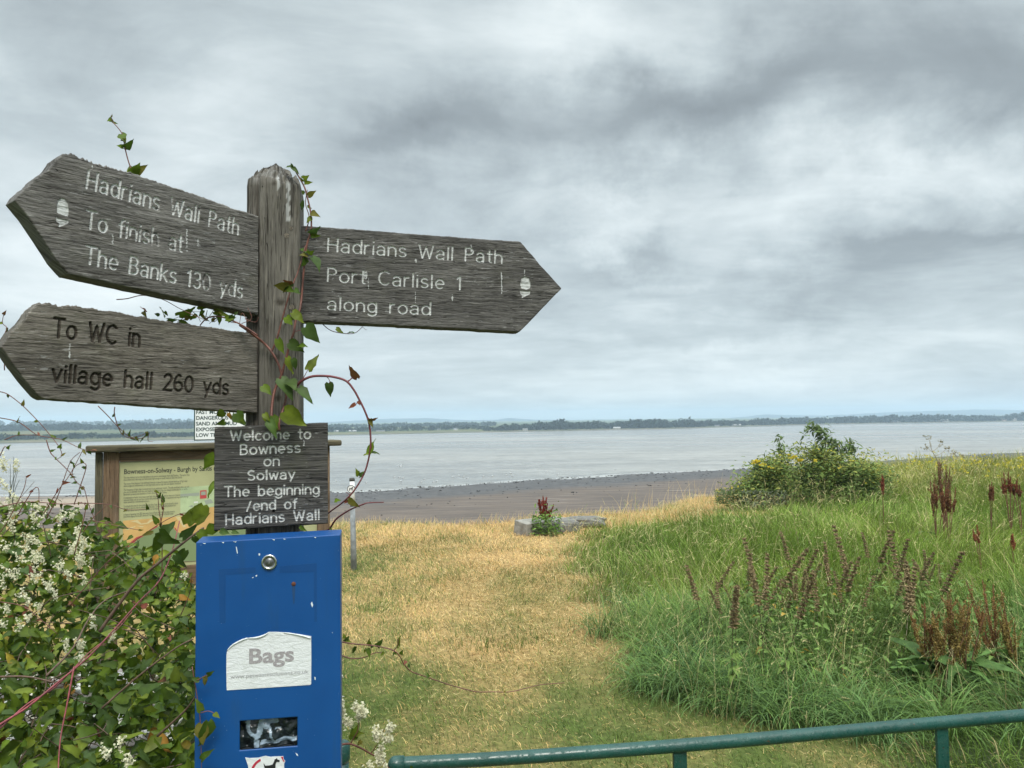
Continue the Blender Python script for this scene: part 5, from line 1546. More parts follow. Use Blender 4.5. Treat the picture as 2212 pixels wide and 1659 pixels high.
LEAF = leafmat('vine_leaf', .30, .5, 40, .28, .22)
STEM_R = simple('red_stem', (.135, .050, .036), .55, 60, .4)
STEM_RB = simple('crimson_stem', (.22, .045, .052), .5, 60, .4)
STEM_B = simple('brown_stem', (.105, .062, .040), .7, 80, .4)
FLOW = leafmat('white_blossom', .3, .7, 60, .12, .2, (.74, .72, .54))
GREENS = [(.060, .100, .009), (.085, .130, .012), (.042, .075, .009), (.12, .155, .016), (.052, .090, .020)]
REDS = [(.16, .045, .028), (.13, .055, .020), (.20, .07, .04)]
YEL = [(.26, .20, .025), (.20, .16, .025), (.27, .14, .025)]
def vgreen(): c = random.choice(GREENS); f = random.uniform(.75, 1.25); return tuple(x * f for x in c)
def rvec(s=1.0): return np.array([random.gauss(0, s) for _ in range(3)])


def leaf_px(Ls, conv, d, b, t, c='g', w=1.0, mul=.84):
    """a leaf seen from base pixel b to tip pixel t at distance d"""
    p = P(*conv(*b), d); q = P(*conv(*t), d + random.uniform(-.02, .012))
    v = q - p; L = np.linalg.norm(v) * mul
    n = norm(EYE - p); n = norm(n + rvec(.42))
    cc = {'g': vgreen, 'r': lambda: random.choice(REDS), 'y': lambda: random.choice(YEL), 'm': lambda: (.12, .11, .02)}[c]()
    Ls.add(p, v, n, L, w * random.uniform(.58, .95), cc, random.uniform(.05, .35), random.uniform(.1, .45))


def stem_px(g, pts, d, r, n=6, conv=None, k=5):
    N = len(pts); dd = d if hasattr(d, '__len__') else [d] * N
    if len(dd) == 2 and N != 2: dd = [dd[0] + (dd[1] - dd[0]) * i / (N - 1) for i in range(N)]
    q = [P(*(conv(*p) if conv else p), dd[i]) for i, p in enumerate(pts)]
    rr = [r * (1 - .45 * i / (N - 1)) for i in range(N)]
    g.tube(q, rr, n, k); return q


def panicle(T, base, dirv, L, rg, dens=1.0, spread=.35):
    """branching spray of tiny florets"""
    dirv = dirv / np.linalg.norm(dirv)
    for b in range(max(4, int(8 * dens))):
        st = base + dirv * L * rg.uniform(.0, .6); dv = dirv + rg.normal(0, spread, 3); dv /= np.linalg.norm(dv); ll = L * rg.uniform(.35, .65)
        n = max(6, int(ll / .0020 * dens))
        for i in range(n):
            p = st + dv * ll * i / n + rg.normal(0, .0034, 3)
            T.append(clump_tris(p, np.array([.0016] * 3), 3, rg.uniform(.0024, .0042), rg))


# ---------------------------------------------------------------- climbing vine on the signpost
def climber():
    r = empty('climbing_vine', P(603, 1150, 1.74), 'climbing vine with reddish stems and heart shaped green leaves twining up the signpost', 'vine')
    g = Geo(); d0 = 1.725
    stem_px(g, [(518, 702), (539, 716.7), (570.5, 741.7), (587, 760.4), (601.7, 787.5), (610, 818.7), (612, 837.5), (618.4, 856), (604, 906), (600, 930)], [1.70, 1.70] + [1.725] * 5 + [1.72, 1.71, 1.70], .0032)
    stem_px(g, [(600, 930), (587, 906), (589, 864.6), (595.5, 837.5), (608, 810), (618, 775), (626.7, 741.7), (635, 716.7), (639, 691.7), (647.6, 668.7), (651.7, 639.6), (656, 587.5), (662.5, 531), (672, 497), (671, 459), (662.5, 421), (655.7, 400), (636, 366)],
            [1.70, 1.70, 1.715] + [d0] * 5 + [1.73, 1.735] + [1.745] * 8, .0032)
    stem_px(g, [(587, 760), (597.6, 733), (608, 696), (622.6, 643.7), (635, 608), (643.4, 587.5), (660, 531)], [d0, d0, d0, d0, 1.73, 1.735, 1.742], .0022)
    stem_px(g, [(603.8, 930), (603.8, 906), (618, 862.5), (610, 818.7)], [1.70, 1.70, d0, d0], .0028)
    stem_px(g, [(660, 500), (668, 470), (660, 440), (664, 410)], 1.75, .0014)
    stem_px(g, [(557, 725), (519.5, 700.5), (475.7, 684), (448, 687), (432, 703)], [1.70, 1.69, 1.68, 1.68, 1.68], .0022)
    stem_px(g, [(252, 647), (275, 645), (309, 638), (351.6, 647), (391, 668), (440, 690)], [1.62] * 6, .0012)
    for k in range(14):
        a = random.uniform(380, 545); stem_px(g, [(a, random.uniform(665, 700)), (a + random.uniform(-15, 25), random.uniform(672, 700)), (a + random.uniform(-30, 30), random.uniform(655, 700))], random.uniform(1.66, 1.72), .0009)
    g.make('stem', STEM_R, r, True)
    # the free arching shoot
    g = Geo()
    arch = [(636, 840), (651.7, 823), (672.6, 813.5), (697.6, 812), (722.6, 814.6), (747.6, 823), (764, 841.7), (776.7, 864.6), (787, 885.4), (795.5, 908), (799.8, 934), (800, 969), (789, 1017), (767, 1056.7), (743, 1083), (712.4, 1106), (690, 1125)]
    stem_px(g, arch, [1.72] + [1.70] * 12 + [1.69, 1.70, 1.76, 1.79], .0030)
    stem_px(g, [(700, 1150), (712, 1142), (727.7, 1120), (758, 1100.4), (784.6, 1089.5), (797.7, 1086), (829, 1085)], [1.77, 1.76, 1.74, 1.72, 1.70, 1.70, 1.70], .0024)
    stem_px(g, [(695.5, 699), (716, 714.6), (747.6, 720.8), (768, 718.7), (783, 706)], 1.84, .0012)
    stem_px(g, [(783, 706), (790, 712), (793, 711)], 1.84, .0006)
    for a in [[(652, 823), (660, 808), (667, 796)], [(706, 814), (711, 820), (713, 829)], [(749, 824), (757, 819), (763, 811)], [(752, 825), (760, 818), (766, 816)], [(776, 864), (770, 872), (764, 876)], [(776, 866), (778, 872), (777, 876)],
              [(795, 902), (800, 906), (806, 908)], [(638, 716), (650, 713), (660, 714)], [(800, 962), (804, 968)], [(786, 1022), (780, 1030), (775, 1031)], [(764, 1061), (755, 1068), (748, 1063)]]:
        stem_px(g, a, 1.70, .0010)
    g.make('shoot', simple('dark_red_shoot', (.13, .030, .035), .5, 50, .3), r, True)
    Ls = Leaves(); random.seed(11)
    A = [((500, 150), (310, 140), 'm'), ((505, 165), (430, 232), 'g'), ((540, 150), (540, 80), 'g'), ((540, 130), (420, 80), 'r'), ((570, 180), (625, 230), 'g'), ((500, 170), (570, 215), 'g'), ((545, 425), (700, 550), 'g'), ((560, 480), (468, 488), 'g'), ((480, 470), (545, 560), 'g'),
         ((682, 575), (848, 765), 'g'), ((515, 735), (700, 840), 'g'), ((620, 770), (708, 760), 'g'), ((400, 700), (462, 885), 'g'), ((490, 895), (575, 1095), 'g'), ((545, 905), (600, 1040), 'g'), ((425, 1115), (582, 1335), 'g'), ((520, 1120), (595, 1250), 'g'),
         ((622, 1210), (788, 1398), 'g'), ((710, 1010), (832, 820), 'g'), ((240, 1185), (345, 1290), 'g'), ((920, 1155), (950, 1330), 'g'), ((1215, 1095), (1095, 970), 'r'), ((1195, 1370), (1100, 1425), 'r'), ((1230, 1340), (1242, 1385), 'r'), ((1345, 1520), (1442, 1530), 'r'),
         ((1350, 1530), (1375, 1622), 'm'), ((465, 1450), (728, 1625), 'g'), ((255, 1480), (330, 1620), 'g'), ((340, 1500), (420, 1659), 'g'), ((330, 1530), (240, 1560), 'g'), ((1000, 590), (1100, 640), 'g'), ((1130, 635), (1195, 610), 'g')]
    for b, t, c in A: leaf_px(Ls, z6, 1.695 if b[0] < 700 else 1.70, b, t, c, 1.0)
    for b, t, c in [((845, 285), (925, 482), 'g'), ((800, 215), (850, 300), 'g'), ((1000, 195), (1245, 365), 'g'), ((1835, 600), (1860, 425), 'g'), ((1850, 600), (1955, 600), 'g'), ((1830, 615), (1748, 618), 'g'), ((1722, 825), (1708, 752), 'g'), ((1735, 830), (1775, 778), 'g'),
                    ((1490, 1075), (1555, 1062), 'g'), ((1625, 1062), (1755, 1158), 'm'), ((1610, 1065), (1580, 1112), 'r'), ((1440, 1345), (1470, 1370), 'g'), ((300, 622), (172, 806), 'g'), ((302, 900), (195, 1062), 'g'), ((190, 1125), (62, 1335), 'g'), ((310, 1330), (140, 1432), 'g'), ((395, 200), (288, 258), 'g'),
                    ((400, 290), (298, 335), 'g'), ((520, 215), (625, 358), 'g'), ((475, 235), (500, 325), 'm'), ((560, 240), (590, 330), 'g'), ((440, 210), (470, 290), 'y'), ((1150, 1330), (1225, 1388), 'g'), ((480, 1380), (560, 1400), 'g'), ((360, 1370), (470, 1405), 'g')]:
        leaf_px(Ls, z4, 1.675 if 350 < b[0] < 1300 else 1.70, b, t, c)
    for b, t, c in [((440, 150), (405, 128), 'g'), ((430, 150), (482, 192), 'g'), ((425, 145), (368, 140), 'g'), ((430, 140), (420, 115), 'g'), ((500, 232), (470, 205), 'g'), ((508, 245), (568, 238), 'g'), ((500, 220), (535, 200), 'g'), ((530, 325), (588, 288), 'm'), ((505, 312), (480, 285), 'g'), ((500, 360), (480, 435), 'g'), ((525, 395), (560, 405), 'g'),
                    ((550, 430), (608, 458), 'm'), ((545, 460), (515, 500), 'g'), ((540, 560), (622, 518), 'g'), ((550, 575), (618, 580), 'g'), ((545, 550), (575, 520), 'g'), ((525, 680), (458, 645), 'g'), ((530, 690), (572, 672), 'g'), ((512, 715), (498, 782), 'g'), ((553, 715), (628, 808), 'g'), ((520, 700), (470, 690), 'm')]:
        leaf_px(Ls, z2, 1.742, b, t, c)
    for b, t, c in [((1225, 1375), (1165, 1360), 'g'), ((1258, 1385), (1243, 1293), 'g'), ((1265, 1350), (1300, 1390), 'g'), ((1290, 1410), (1380, 1420), 'g'), ((1378, 1375), (1525, 1308), 'g'), ((1420, 1400), (1500, 1380), 'm'), ((1500, 1370), (1450, 1435), 'g'), ((1520, 1310), (1582, 1332), 'g'), ((1555, 1370), (1600, 1445), 'm'), ((1690, 1380), (1672, 1470), 'g'),
                    ((1650, 1350), (1780, 1380), 'g'), ((1735, 1405), (1832, 1392), 'g'), ((1790, 1380), (1745, 1452), 'g'), ((1640, 1340), (1720, 1360), 'm'), ((1120, 1350), (1070, 1300), 'r'), ((1100, 1350), (1125, 1392), 'm'), ((1300, 1420), (1350, 1450), 'g'), ((1380, 1430), (1470, 1445), 'g'), ((1640, 1400), (1620, 1450), 'm'), ((1800, 1370), (1840, 1340), 'g'), ((1560, 1340), (1520, 1400), 'g')]:
        leaf_px(Ls, z1, 1.68, b, t, c, .9)
    Ls.make('leaves_foliage', LEAF, r)


climber()


def top_shoot():
    # a single shoot standing behind the upper left finger
    d = 1.66; r = empty('vine_shoot', P(290, 420, d), 'lone leafy vine shoot poking up behind the top edge of the upper left finger board', 'vine')
    g = Geo(); stem_px(g, [(300, 420), (290, 385), (286.9, 375.4), (277, 347), (270, 319), (265.8, 293.8), (258, 280), (243, 262), (240, 250)], d, .0016); g.make('stem', STEM_R, r, True)
    Ls = Leaves(); random.seed(5)
    I = lambda x, y: (x, y)
    for b, t, c in [((243, 262), (228, 255), 'g'), ((243, 264), (258, 268), 'g'), ((240, 252), (244, 246), 'm'), ((240, 256), (231, 263), 'g'), ((266, 318), (249, 313), 'g'), ((268, 318), (293, 304), 'g'), ((266, 305), (272, 298), 'm'), ((284, 375), (278, 350), 'g'), ((286, 376), (305, 350), 'g'), ((292, 372), (323, 355), 'm'), ((262, 290), (270, 305), 'g')]:
        leaf_px(Ls, I, d, b, t, c, .95)
    Ls.make('leaves_foliage', LEAF, r)


top_shoot()

# ---------------------------------------------------------------- the flowering mass on the left
def heap_z(x, y):
    base = .775 + .235 * (y - 1.9) + .17 * np.clip((-x - 1.2) / 1.0, 0, 1) + .16 * np.clip((-x - 2.4) / 1.0, 0, 1)
    cap = np.interp(x, [-2.1, -1.8, -1.55, -1.3], [1.27, 1.22, 1.09, 1.00])
    return np.minimum(base, cap) + .13 * (fbm(x * 3.1, y * 3.1, 55, 3) - .5)


def hedge():
    r = empty('flowering_vine_bush', (-1.5, 2.2, 0), 'dense tangled vine bush with small white flower sprays filling the lower left corner', 'bush')
    random.seed(21); rg = np.random.default_rng(21)
    Ls = Leaves()
    def right_limit(y): return np.interp(y, [1.2, 1.62, 1.75, 2.4, 3.4], [-.62, -.66, -.70, -.95, -1.42])
    for k in range(11500):
        y = rg.uniform(1.30, 3.35); xr = float(right_limit(y)); x = xr - rg.uniform(0, 1) ** 1.05 * (y * .50 + .55 - abs(xr) * .3 + .45)
        top = float(heap_z(x, y)) - .10 * max(0, (x - xr + .10) / .10)
        if rg.uniform() > .17: z = top - rg.exponential(.075)
        else: z = top - rg.uniform(0, .55)
        if z < .02: continue
        dn = top - z
        dr = norm(np.array([rg.normal(0, .8), -.25 + rg.normal(0, .7), rg.normal(-.25, .6)]))
        nn = norm(np.array([rg.normal(0, .75), -.5 + rg.normal(0, .6), .55]))
        q = rg.uniform()
        lowf = np.clip((1.0 - z) * 1.0, 0, 1)
        if q < .012 + .10 * lowf * (dn > .10): c = YEL[rg.integers(3)]
        elif q < .032: c = REDS[rg.integers(3)]
        else: c = vgreen()
        Ls.add(np.array([x, y, z]), dr, nn, rg.uniform(.025, .060) * (1.1 if y < 2.2 else .95), rg.uniform(.55, .95), c, rg.uniform(-.1, .4), rg.uniform(.05, .5))
    # side facing the viewer, down to the ground
    for k in range(1800):
        x = rg.uniform(-2.6, -.68); y = 1.32 + rg.exponential(.06); z = rg.uniform(.02, .72)
        Ls.add(np.array([x, y, z]), norm(np.array([rg.normal(0, .6), -.3, -.5 + rg.normal(0, .4)])), norm(np.array([rg.normal(0, .4), -1, .5])), rg.uniform(.03, .06), rg.uniform(.75, 1.1), vgreen(), rg.uniform(0, .4), rg.uniform(.05, .5))
    Ls.make('leaves_foliage', LEAF, r)
    # twiggy interior
    g = Geo()
    for k in range(620):
        y = rg.uniform(1.35, 3.3); x = float(right_limit(y)) - rg.uniform(0, 1.5); top = float(heap_z(x, y)); z = top - rg.uniform(.02, .30)
        dv = norm(np.array([rg.normal(0, 1), rg.normal(0, .6), rg.normal(.05, .3)])); L = rg.uniform(.10, .35); c = rg.normal(0, .03, 3)
        p = np.array([x, y, z]); q = p + dv * L
        if q[0] > float(right_limit(q[1])) or q[1] < 1.3: continue
        g.tube([p, (p + q) / 2 + c, q], [.0018, .0015, .0010], 4, 2, False)
    g.make('twigs_foliage', STEM_B, r, True)
    # stems one can follow
    random.seed(4)
    g = Geo(); 
    stem_px(g, [(-30, 1585), (0, 1565), (60, 1527), (120, 1478), (190, 1420), (245, 1362), (300, 1300), (345, 1253), (372, 1190), (388, 1125)], [1.72, 2.35], .0029)
    stem_px(g, [(-30, 1592), (0, 1573), (60, 1520), (120, 1484), (190, 1412), (245, 1368), (285, 1322)], [1.72, 2.15], .0021)
    stem_px(g, [(157, 1430), (158, 1360), (160, 1440), (145, 1520), (130, 1600), (125, 1680)][2:], [1.8, 1.7], .0022)
    g.make('red_stem', STEM_RB, r, True)
    g = Geo()
    stem_px(g, [(215, 1365), (250, 1315), (298.6, 1252.7), (338, 1220), (396.5, 1172), (424, 1151.5), (440, 1140)], [2.1, 2.2], .0052)
    g.make('brown_stem', STEM_B, r, True); g = Geo()
    stem_px(g, [(100, 1460), (157.5, 1400), (190, 1340), (230, 1295), (300, 1270)], [2.0, 2.4], .003)
    g.make('brown_stem', STEM_B, r, True); g = Geo()
    stem_px(g, [(340, 1590), (400, 1535), (425, 1500)], [1.75, 1.70], .003)
    g.make('brown_stem', STEM_B, r, True); g = Geo()
    stem_px(g, [(0, 1462), (60, 1462), (120, 1475)], [2.0, 1.95], .003)
    g.make('brown_stem', STEM_B, r, True); g = Geo()
    stem_px(g, [(220, 1530), (300, 1460), (380, 1400), (418, 1380)], [1.9, 1.95], .003)
    g.make('brown_stem', STEM_B, r, True)
    g = Geo()
    thin = [([(0, 1095), (59, 1084), (131, 1088.7), (186, 1087), (240.6, 1090.5), (273, 1101), (317, 1100)], 2.6), ([(150, 1310), (218.7, 1228), (265.8, 1186.7), (341, 1134), (389, 1110), (420, 1109)], 2.4),
            ([(0, 846), (17.6, 852), (48.8, 876), (82, 909.5), (109, 940.7), (129, 967.7), (133, 985), (120, 993)], 1.95), ([(0, 902.6), (39, 911.4), (70, 933), (84, 940.7), (117, 946.6), (136, 950.5), (172, 967.7), (190, 973), (207, 973)], 2.0),
            ([(100, 950), (108, 975), (118, 987.7), (151, 1020.5), (166, 1042), (181.5, 1055.5), (190, 1086), (199, 1108), (215, 1150)], 2.1), ([(94, 1110), (122.5, 1064), (151, 1025), (179, 972)], 2.3), ([(100, 1120), (122.5, 1077), (135.6, 1042), (153, 996), (173, 977)], 2.35),
            ([(10, 950), (40, 940), (84, 940.7)], 2.0), ([(9.6, 800), (9.6, 728), (15, 708.7), (5.5, 697.8), (8, 678.6)], 1.75), ([(-10, 770), (10, 760), (12, 735)], 1.75),
            ([(212, 877), (232, 897), (254, 921), (279, 942.7), (293, 943.6), (320, 935)], 1.85), ([(248, 879), (247, 894), (254, 919), (265, 939), (283, 946.6), (307, 946.6), (320, 936), (320, 952), (330, 954)], 1.85),
            ([(350, 1250), (350, 1165), (348, 1130), (343, 1100), (341, 1075), (335, 1060)], 2.3), ([(347, 1130), (353, 1100), (352, 1085), (345, 1070)], 2.3), ([(348, 1150), (370, 1163), (400, 1170)], 2.3), ([(180, 1150), (200, 1120), (231, 1092)], 2.6),
            ([(200, 1125), (240, 1133), (300, 1145)], 2.5), ([(0, 1150), (20, 1120), (50, 1060), (57, 1030)], 2.4), ([(40, 1110), (70, 1060), (83, 1055), (84, 1085)], 2.4), ([(160, 1090), (170, 1060), (186, 1010), (178, 1000), (160, 1010), (155, 1030)], 2.2),
            ([(0, 985), (10, 965), (18, 970)], 2.2), ([(160, 1200), (185, 1100), (170, 1085)], 2.5), ([(0, 1300), (50, 1310), (90, 1340), (125, 1370)], 2.0), ([(390, 1330), (410, 1280), (415, 1240)], 2.1),
            ([(415, 1440), (425, 1500), (432, 1550), (434, 1600), (436, 1700)], 1.60), ([(434, 1540), (450, 1536), (463, 1541)], 1.59), ([(425, 1470), (440, 1462), (448, 1458)], 1.59)]
    for pts, d in thin:
        g = Geo(); stem_px(g, pts, d, .0014 * (d / 2.0), 5); g.make('tendril', STEM_R, r, True)
    Ls = Leaves(); I = lambda x, y: (x, y)
    for pts, d in thin[:24]:
        for i in range(1, len(pts)):
            if random.random() < .75:
                p = pts[i]; a = random.uniform(0, 6.28); s = random.uniform(9, 17)
                leaf_px(Ls, I, d, p, (p[0] + s * math.cos(a), p[1] + s * math.sin(a)), random.choice('gggmr'), .7)
    for b, t, c, d in [((440, 1462), (448, 1492), 'm', 1.59), ((448, 1458), (465, 1449), 'g', 1.59), ((430, 1470), (405, 1462), 'g', 1.59), ((463, 1541), (475, 1550), 'g', 1.59), ((436, 1565), (438, 1630), 'm', 1.59), ((450, 1560), (432, 1640), 'g', 1.59), ((434, 1535), (420, 1500), 'g', 1.60), ((436, 1640), (462, 1612), 'g', 1.59),
                       ((348, 1160), (322, 1212), 'g', 2.2), ((345, 1150), (400, 1190), 'g', 2.2), ((400, 1190), (365, 1240), 'g', 2.2), ((352, 1155), (390, 1112), 'g', 2.25), ((268, 1260), (318, 1275), 'g', 2.2), ((395, 1160), (440, 1120), 'g', 2.0), ((380, 1200), (410, 1240), 'g', 2.1), ((420, 1160), (445, 1190), 'g', 1.95), ((405, 1130), (432, 1075), 'g', 2.0),
                       ((330, 1150), (295, 1160), 'm', 2.2), ((340, 1130), (325, 1105), 'g', 2.25), ((414, 1108), (447, 1098), 'g', 2.0), ((430, 1150), (462, 1178), 'g', 1.8), ((425, 1130), (462, 1100), 'g', 1.8), ((350, 1085), (356, 1060), 'g', 2.3), ((345, 1075), (333, 1062), 'g', 2.3)]:
        leaf_px(Ls, I, d, b, t, c, .85, .74)
    Ls.make('shoot_leaves_foliage', LEAF, r)
    # white flower sprays
    T = []
    sprays = [(15, 1010, 60), (30, 1045, 55), (5, 1070, 60), (45, 1075, 45), (10, 1110, 55), (95, 1100, 40), (125, 1118, 42), (148, 1105, 40), (70, 1125, 45), (35, 1135, 45), (165, 1155, 50), (180, 1165, 45), (145, 1190, 50), (172, 1190, 45), (190, 1205, 40), (60, 1175, 55), (90, 1165, 45), (20, 1185, 50), (100, 1200, 50), (130, 1220, 45),
              (40, 1230, 55), (75, 1240, 50), (10, 1250, 50), (110, 1260, 45), (60, 1290, 40), (20, 1310, 36), (90, 1310, 32), (40, 1350, 30), (235, 1372, 34), (145, 1395, 34), (175, 1400, 34), (185, 1425, 36), (208, 1350, 24), (165, 1385, 28), (260, 1610, 40), (240, 1625, 40), (275, 1640, 36), (55, 1205, 45), (25, 1080, 50), (0, 1030, 50),
              (120, 1150, 44), (85, 1215, 40), (400, 1245, 22), (205, 1330, 20), (150, 1240, 36), (190, 1250, 30), (15, 1350, 28), (60, 1330, 26), (35, 1005, 40), (195, 1175, 40), (170, 1215, 36), (120, 1285, 30)]
    for (u, v, s) in sprays:
        d = float(np.interp(v, [1000, 1180, 1400, 1650], [2.75, 2.65, 2.15, 1.74])) + rg.uniform(-.06, .02)
        p = P(u, v, d - .03); L = s / FPX * d
        panicle(T, p + np.array([0, 0, -.4 * L]), np.array([rg.normal(0, .4), -.2, 1.]), L * .92, rg, .72 if s > 30 else .62, .45)
    V = np.concatenate(T).reshape(-1, 3)
    mk('blossom_sprays', V, np.arange(len(V)).reshape(-1, 3), FLOW, r)
    # thin dark twiggy weed against the water on the far left
    g = Geo()
    for k in range(7):
        a = random.uniform(18, 30); b = a + random.uniform(-8, 26); v = random.uniform(985, 1045)
        stem_px(g, [(a, 1095), (a + 3, 1060), (b, v)], 2.9, .0015, 4)
    g.make('dark_twig', simple('dark_twig', (.04, .05, .03), .8), r, True)


hedge()


def side_sprigs():
    """sprigs on the right of the blue box"""
    rg = np.random.default_rng(8); random.seed(8)
    r = empty('flowering_sprig', P(745, 1640, 1.95), 'white flowered vine sprig curling over the green bollard right of the blue box', 'sprig')
    cv = lambda x, y: (725.8 + x * .31247, 1209.6 + y * .31247)     # zoom of the lawn area
    g = Geo()
    stem_px(g, [(-10, 1275), (40, 1275), (100, 1272), (180, 1305), (240, 1340), (300, 1370), (340, 1410), (370, 1450), (390, 1520)], [1.9, 2.0], .0030, conv=cv)
    stem_px(g, [(100, 1272), (120, 1235), (150, 1180), (155, 1110)], 1.93, .0018, conv=cv)
    stem_px(g, [(240, 1340), (275, 1290), (310, 1220), (330, 1170)], 1.96, .0014, conv=cv); stem_px(g, [(300, 1370), (315, 1330), (300, 1300)], 1.97, .0012, conv=cv)
    g.make('stem', STEM_R, r, True)
    Ls = Leaves()
    for b, t, c in [((120, 1235), (155, 1130), 'g'), ((120, 1200), (215, 1200), 'g'), ((130, 1230), (105, 1140), 'g'), ((160, 1270), (200, 1290), 'm'), ((175, 1250), (140, 1290), 'm'), ((300, 1290), (290, 1340), 'g'), ((330, 1350), (345, 1400), 'g'), ((520, 1425), (528, 1470), 'g')]:
        leaf_px(Ls, cv, 1.94, b, t, c)
    Ls.make('leaves_foliage', LEAF, r)
    T = []
    for (x, y, s) in [(50, 990, 22), (45, 1060, 20), (60, 1120, 24), (95, 1135, 14), (165, 1040, 34), (190, 1060, 30), (140, 1015, 22), (155, 1090, 22), (290, 1200, 26), (285, 1230, 20), (360, 1180, 26), (385, 1160, 18), (340, 1225, 28), (365, 1240, 18), (312, 1310, 18), (295, 1380, 28), (300, 1400, 26), (240, 1432, 20), (340, 1440, 18), (280, 1360, 22)]:
        u, v = cv(x, y); p = P(u, v, 1.93); L = s / FPX * 1.93; panicle(T, p - np.array([0, 0, L * .4]), np.array([rg.normal(0, .3), -.1, 1]), L, rg, .9, .4)
    V = np.concatenate(T).reshape(-1, 3); mk('blossom_sprays', V, np.arange(len(V)).reshape(-1, 3), FLOW, r)
    # long trailing shoot over the lawn
    r = empty('trailing_shoot', P(760, 1390, 1.9), 'long thin red vine shoot arching out over the lawn from behind the blue box', 'vine')
    g = Geo()
    stem_px(g, [(0, 560), (60, 570), (140, 582), (240, 590), (330, 605), (400, 628), (440, 665), (470, 720), (520, 770), (600, 800), (700, 835), (800, 868), (900, 895), (980, 912), (1080, 912), (1200, 912), (1300, 890), (1400, 865), (1500, 855), (1580, 850)],
            [1.85] * 6 + list(np.linspace(1.86, 2.1, 14)), .0017, conv=cv)
    stem_px(g, [(0, 640), (60, 668), (120, 682), (200, 672), (260, 645), (320, 640)], 1.86, .0018, conv=cv)
    stem_px(g, [(400, 628), (425, 590), (432, 545)], 1.86, .0014, conv=cv)
    g.make('stem', STEM_R, r, True)
    Ls = Leaves()
    for b, t, c in [((432, 590), (432, 508), 'g'), ((420, 600), (445, 612), 'g'), ((400, 640), (392, 668), 'g'), ((405, 640), (425, 650), 'g'), ((450, 655), (462, 615), 'g'), ((445, 640), (475, 622), 'g'), ((215, 615), (240, 698), 'g'), ((200, 620), (195, 650), 'g'), ((280, 590), (330, 560), 'g'), ((290, 590), (300, 625), 'g'), ((240, 590), (220, 545), 'g'), ((240, 600), (262, 600), 'g'),
                    ((130, 600), (110, 665), 'g'), ((60, 560), (100, 520), 'g'), ((60, 540), (50, 500), 'g'), ((330, 640), (300, 672), 'g'), ((70, 560), (120, 575), 'g'), ((50, 560), (90, 560), 'm'), ((500, 740), (512, 700), 'g'), ((520, 770), (505, 780), 'y'), ((640, 810), (620, 762), 'g'), ((645, 800), (662, 795), 'g'), ((480, 700), (475, 720), 'r'), ((850, 868), (840, 850), 'g'), ((1170, 912), (1150, 905), 'y')]:
        leaf_px(Ls, cv, 1.86, b, t, c)
    Ls.make('leaves_foliage', LEAF, r)


side_sprigs()

# rubble and stones glimpsed between the board and the bush
def rubble():
    rg = np.random.default_rng(31); V, F, C = [], [], []
    for k in range(420):
        x = rg.uniform(-3.6, -1.0); y = rg.uniform(3.3, 4.6) + .15 * (-x - 1); s = rg.uniform(.03, .11)
        n = 8; pts = rg.normal(0, 1, (n, 3)); pts /= np.linalg.norm(pts, axis=1)[:, None]
        import mathutils
        bm_pts = pts * np.array([s, s * rg.uniform(.5, 1), s * rg.uniform(.3, .6)]) + [x, y, s * .35 + rg.uniform(0, .15)]
        b = len(V); V += list(bm_pts); c = rg.choice([0, 1, 2]); cc = [(.55, .52, .42), (.36, .32, .31), (.47, .46, .42)][c]
        # hull by brute force over the 8 points
        ctr = bm_pts.mean(0)
        for i in range(n):
            for j in range(i + 1, n):
                for l in range(j + 1, n):
                    nn = np.cross(bm_pts[j] - bm_pts[i], bm_pts[l] - bm_pts[i]); dd = (bm_pts - bm_pts[i]) @ nn
                    if (dd <= 1e-9).all(): F.append((b + i, b + j, b + l))
                    elif (dd >= -1e-9).all(): F.append((b + i, b + l, b + j))
        C += [cc] * n
    m, t = new_mat('rubble_stone'); c = t.add('ShaderNodeVertexColor', layer_name='Col').outputs[0]
    tc = t.add('ShaderNodeTexCoord').outputs['Object']; nz = t.noise(tc, 40, 5, .6).outputs[0]
    c = t.add('ShaderNodeVectorMath', {0: c, 3: t.rng(nz, .3, .7, .7, 1.2, 'LINEAR')}, operation='SCALE').outputs[0]
    t.add('ShaderNodeOutputMaterial', {0: t.add('ShaderNodeBsdfPrincipled', {'Base Color': c, 'Roughness': .9, 'Normal': t.add('ShaderNodeBump', {'Height': nz, 'Strength': .5, 'Distance': .01}).outputs[0]}).outputs[0]})
    tag(mk('stone_rubble', np.array(V), F, m, color=np.array(C)), kind='stuff')


rubble()

# ---------------------------------------------------------------- meadow plants
MINTL = leafmat('mint_leaf', .25, .6, 30, .3, .2)
BROWN_SP = leafmat('brown_seed_whorl', .1, .9, 60, .35, .1)


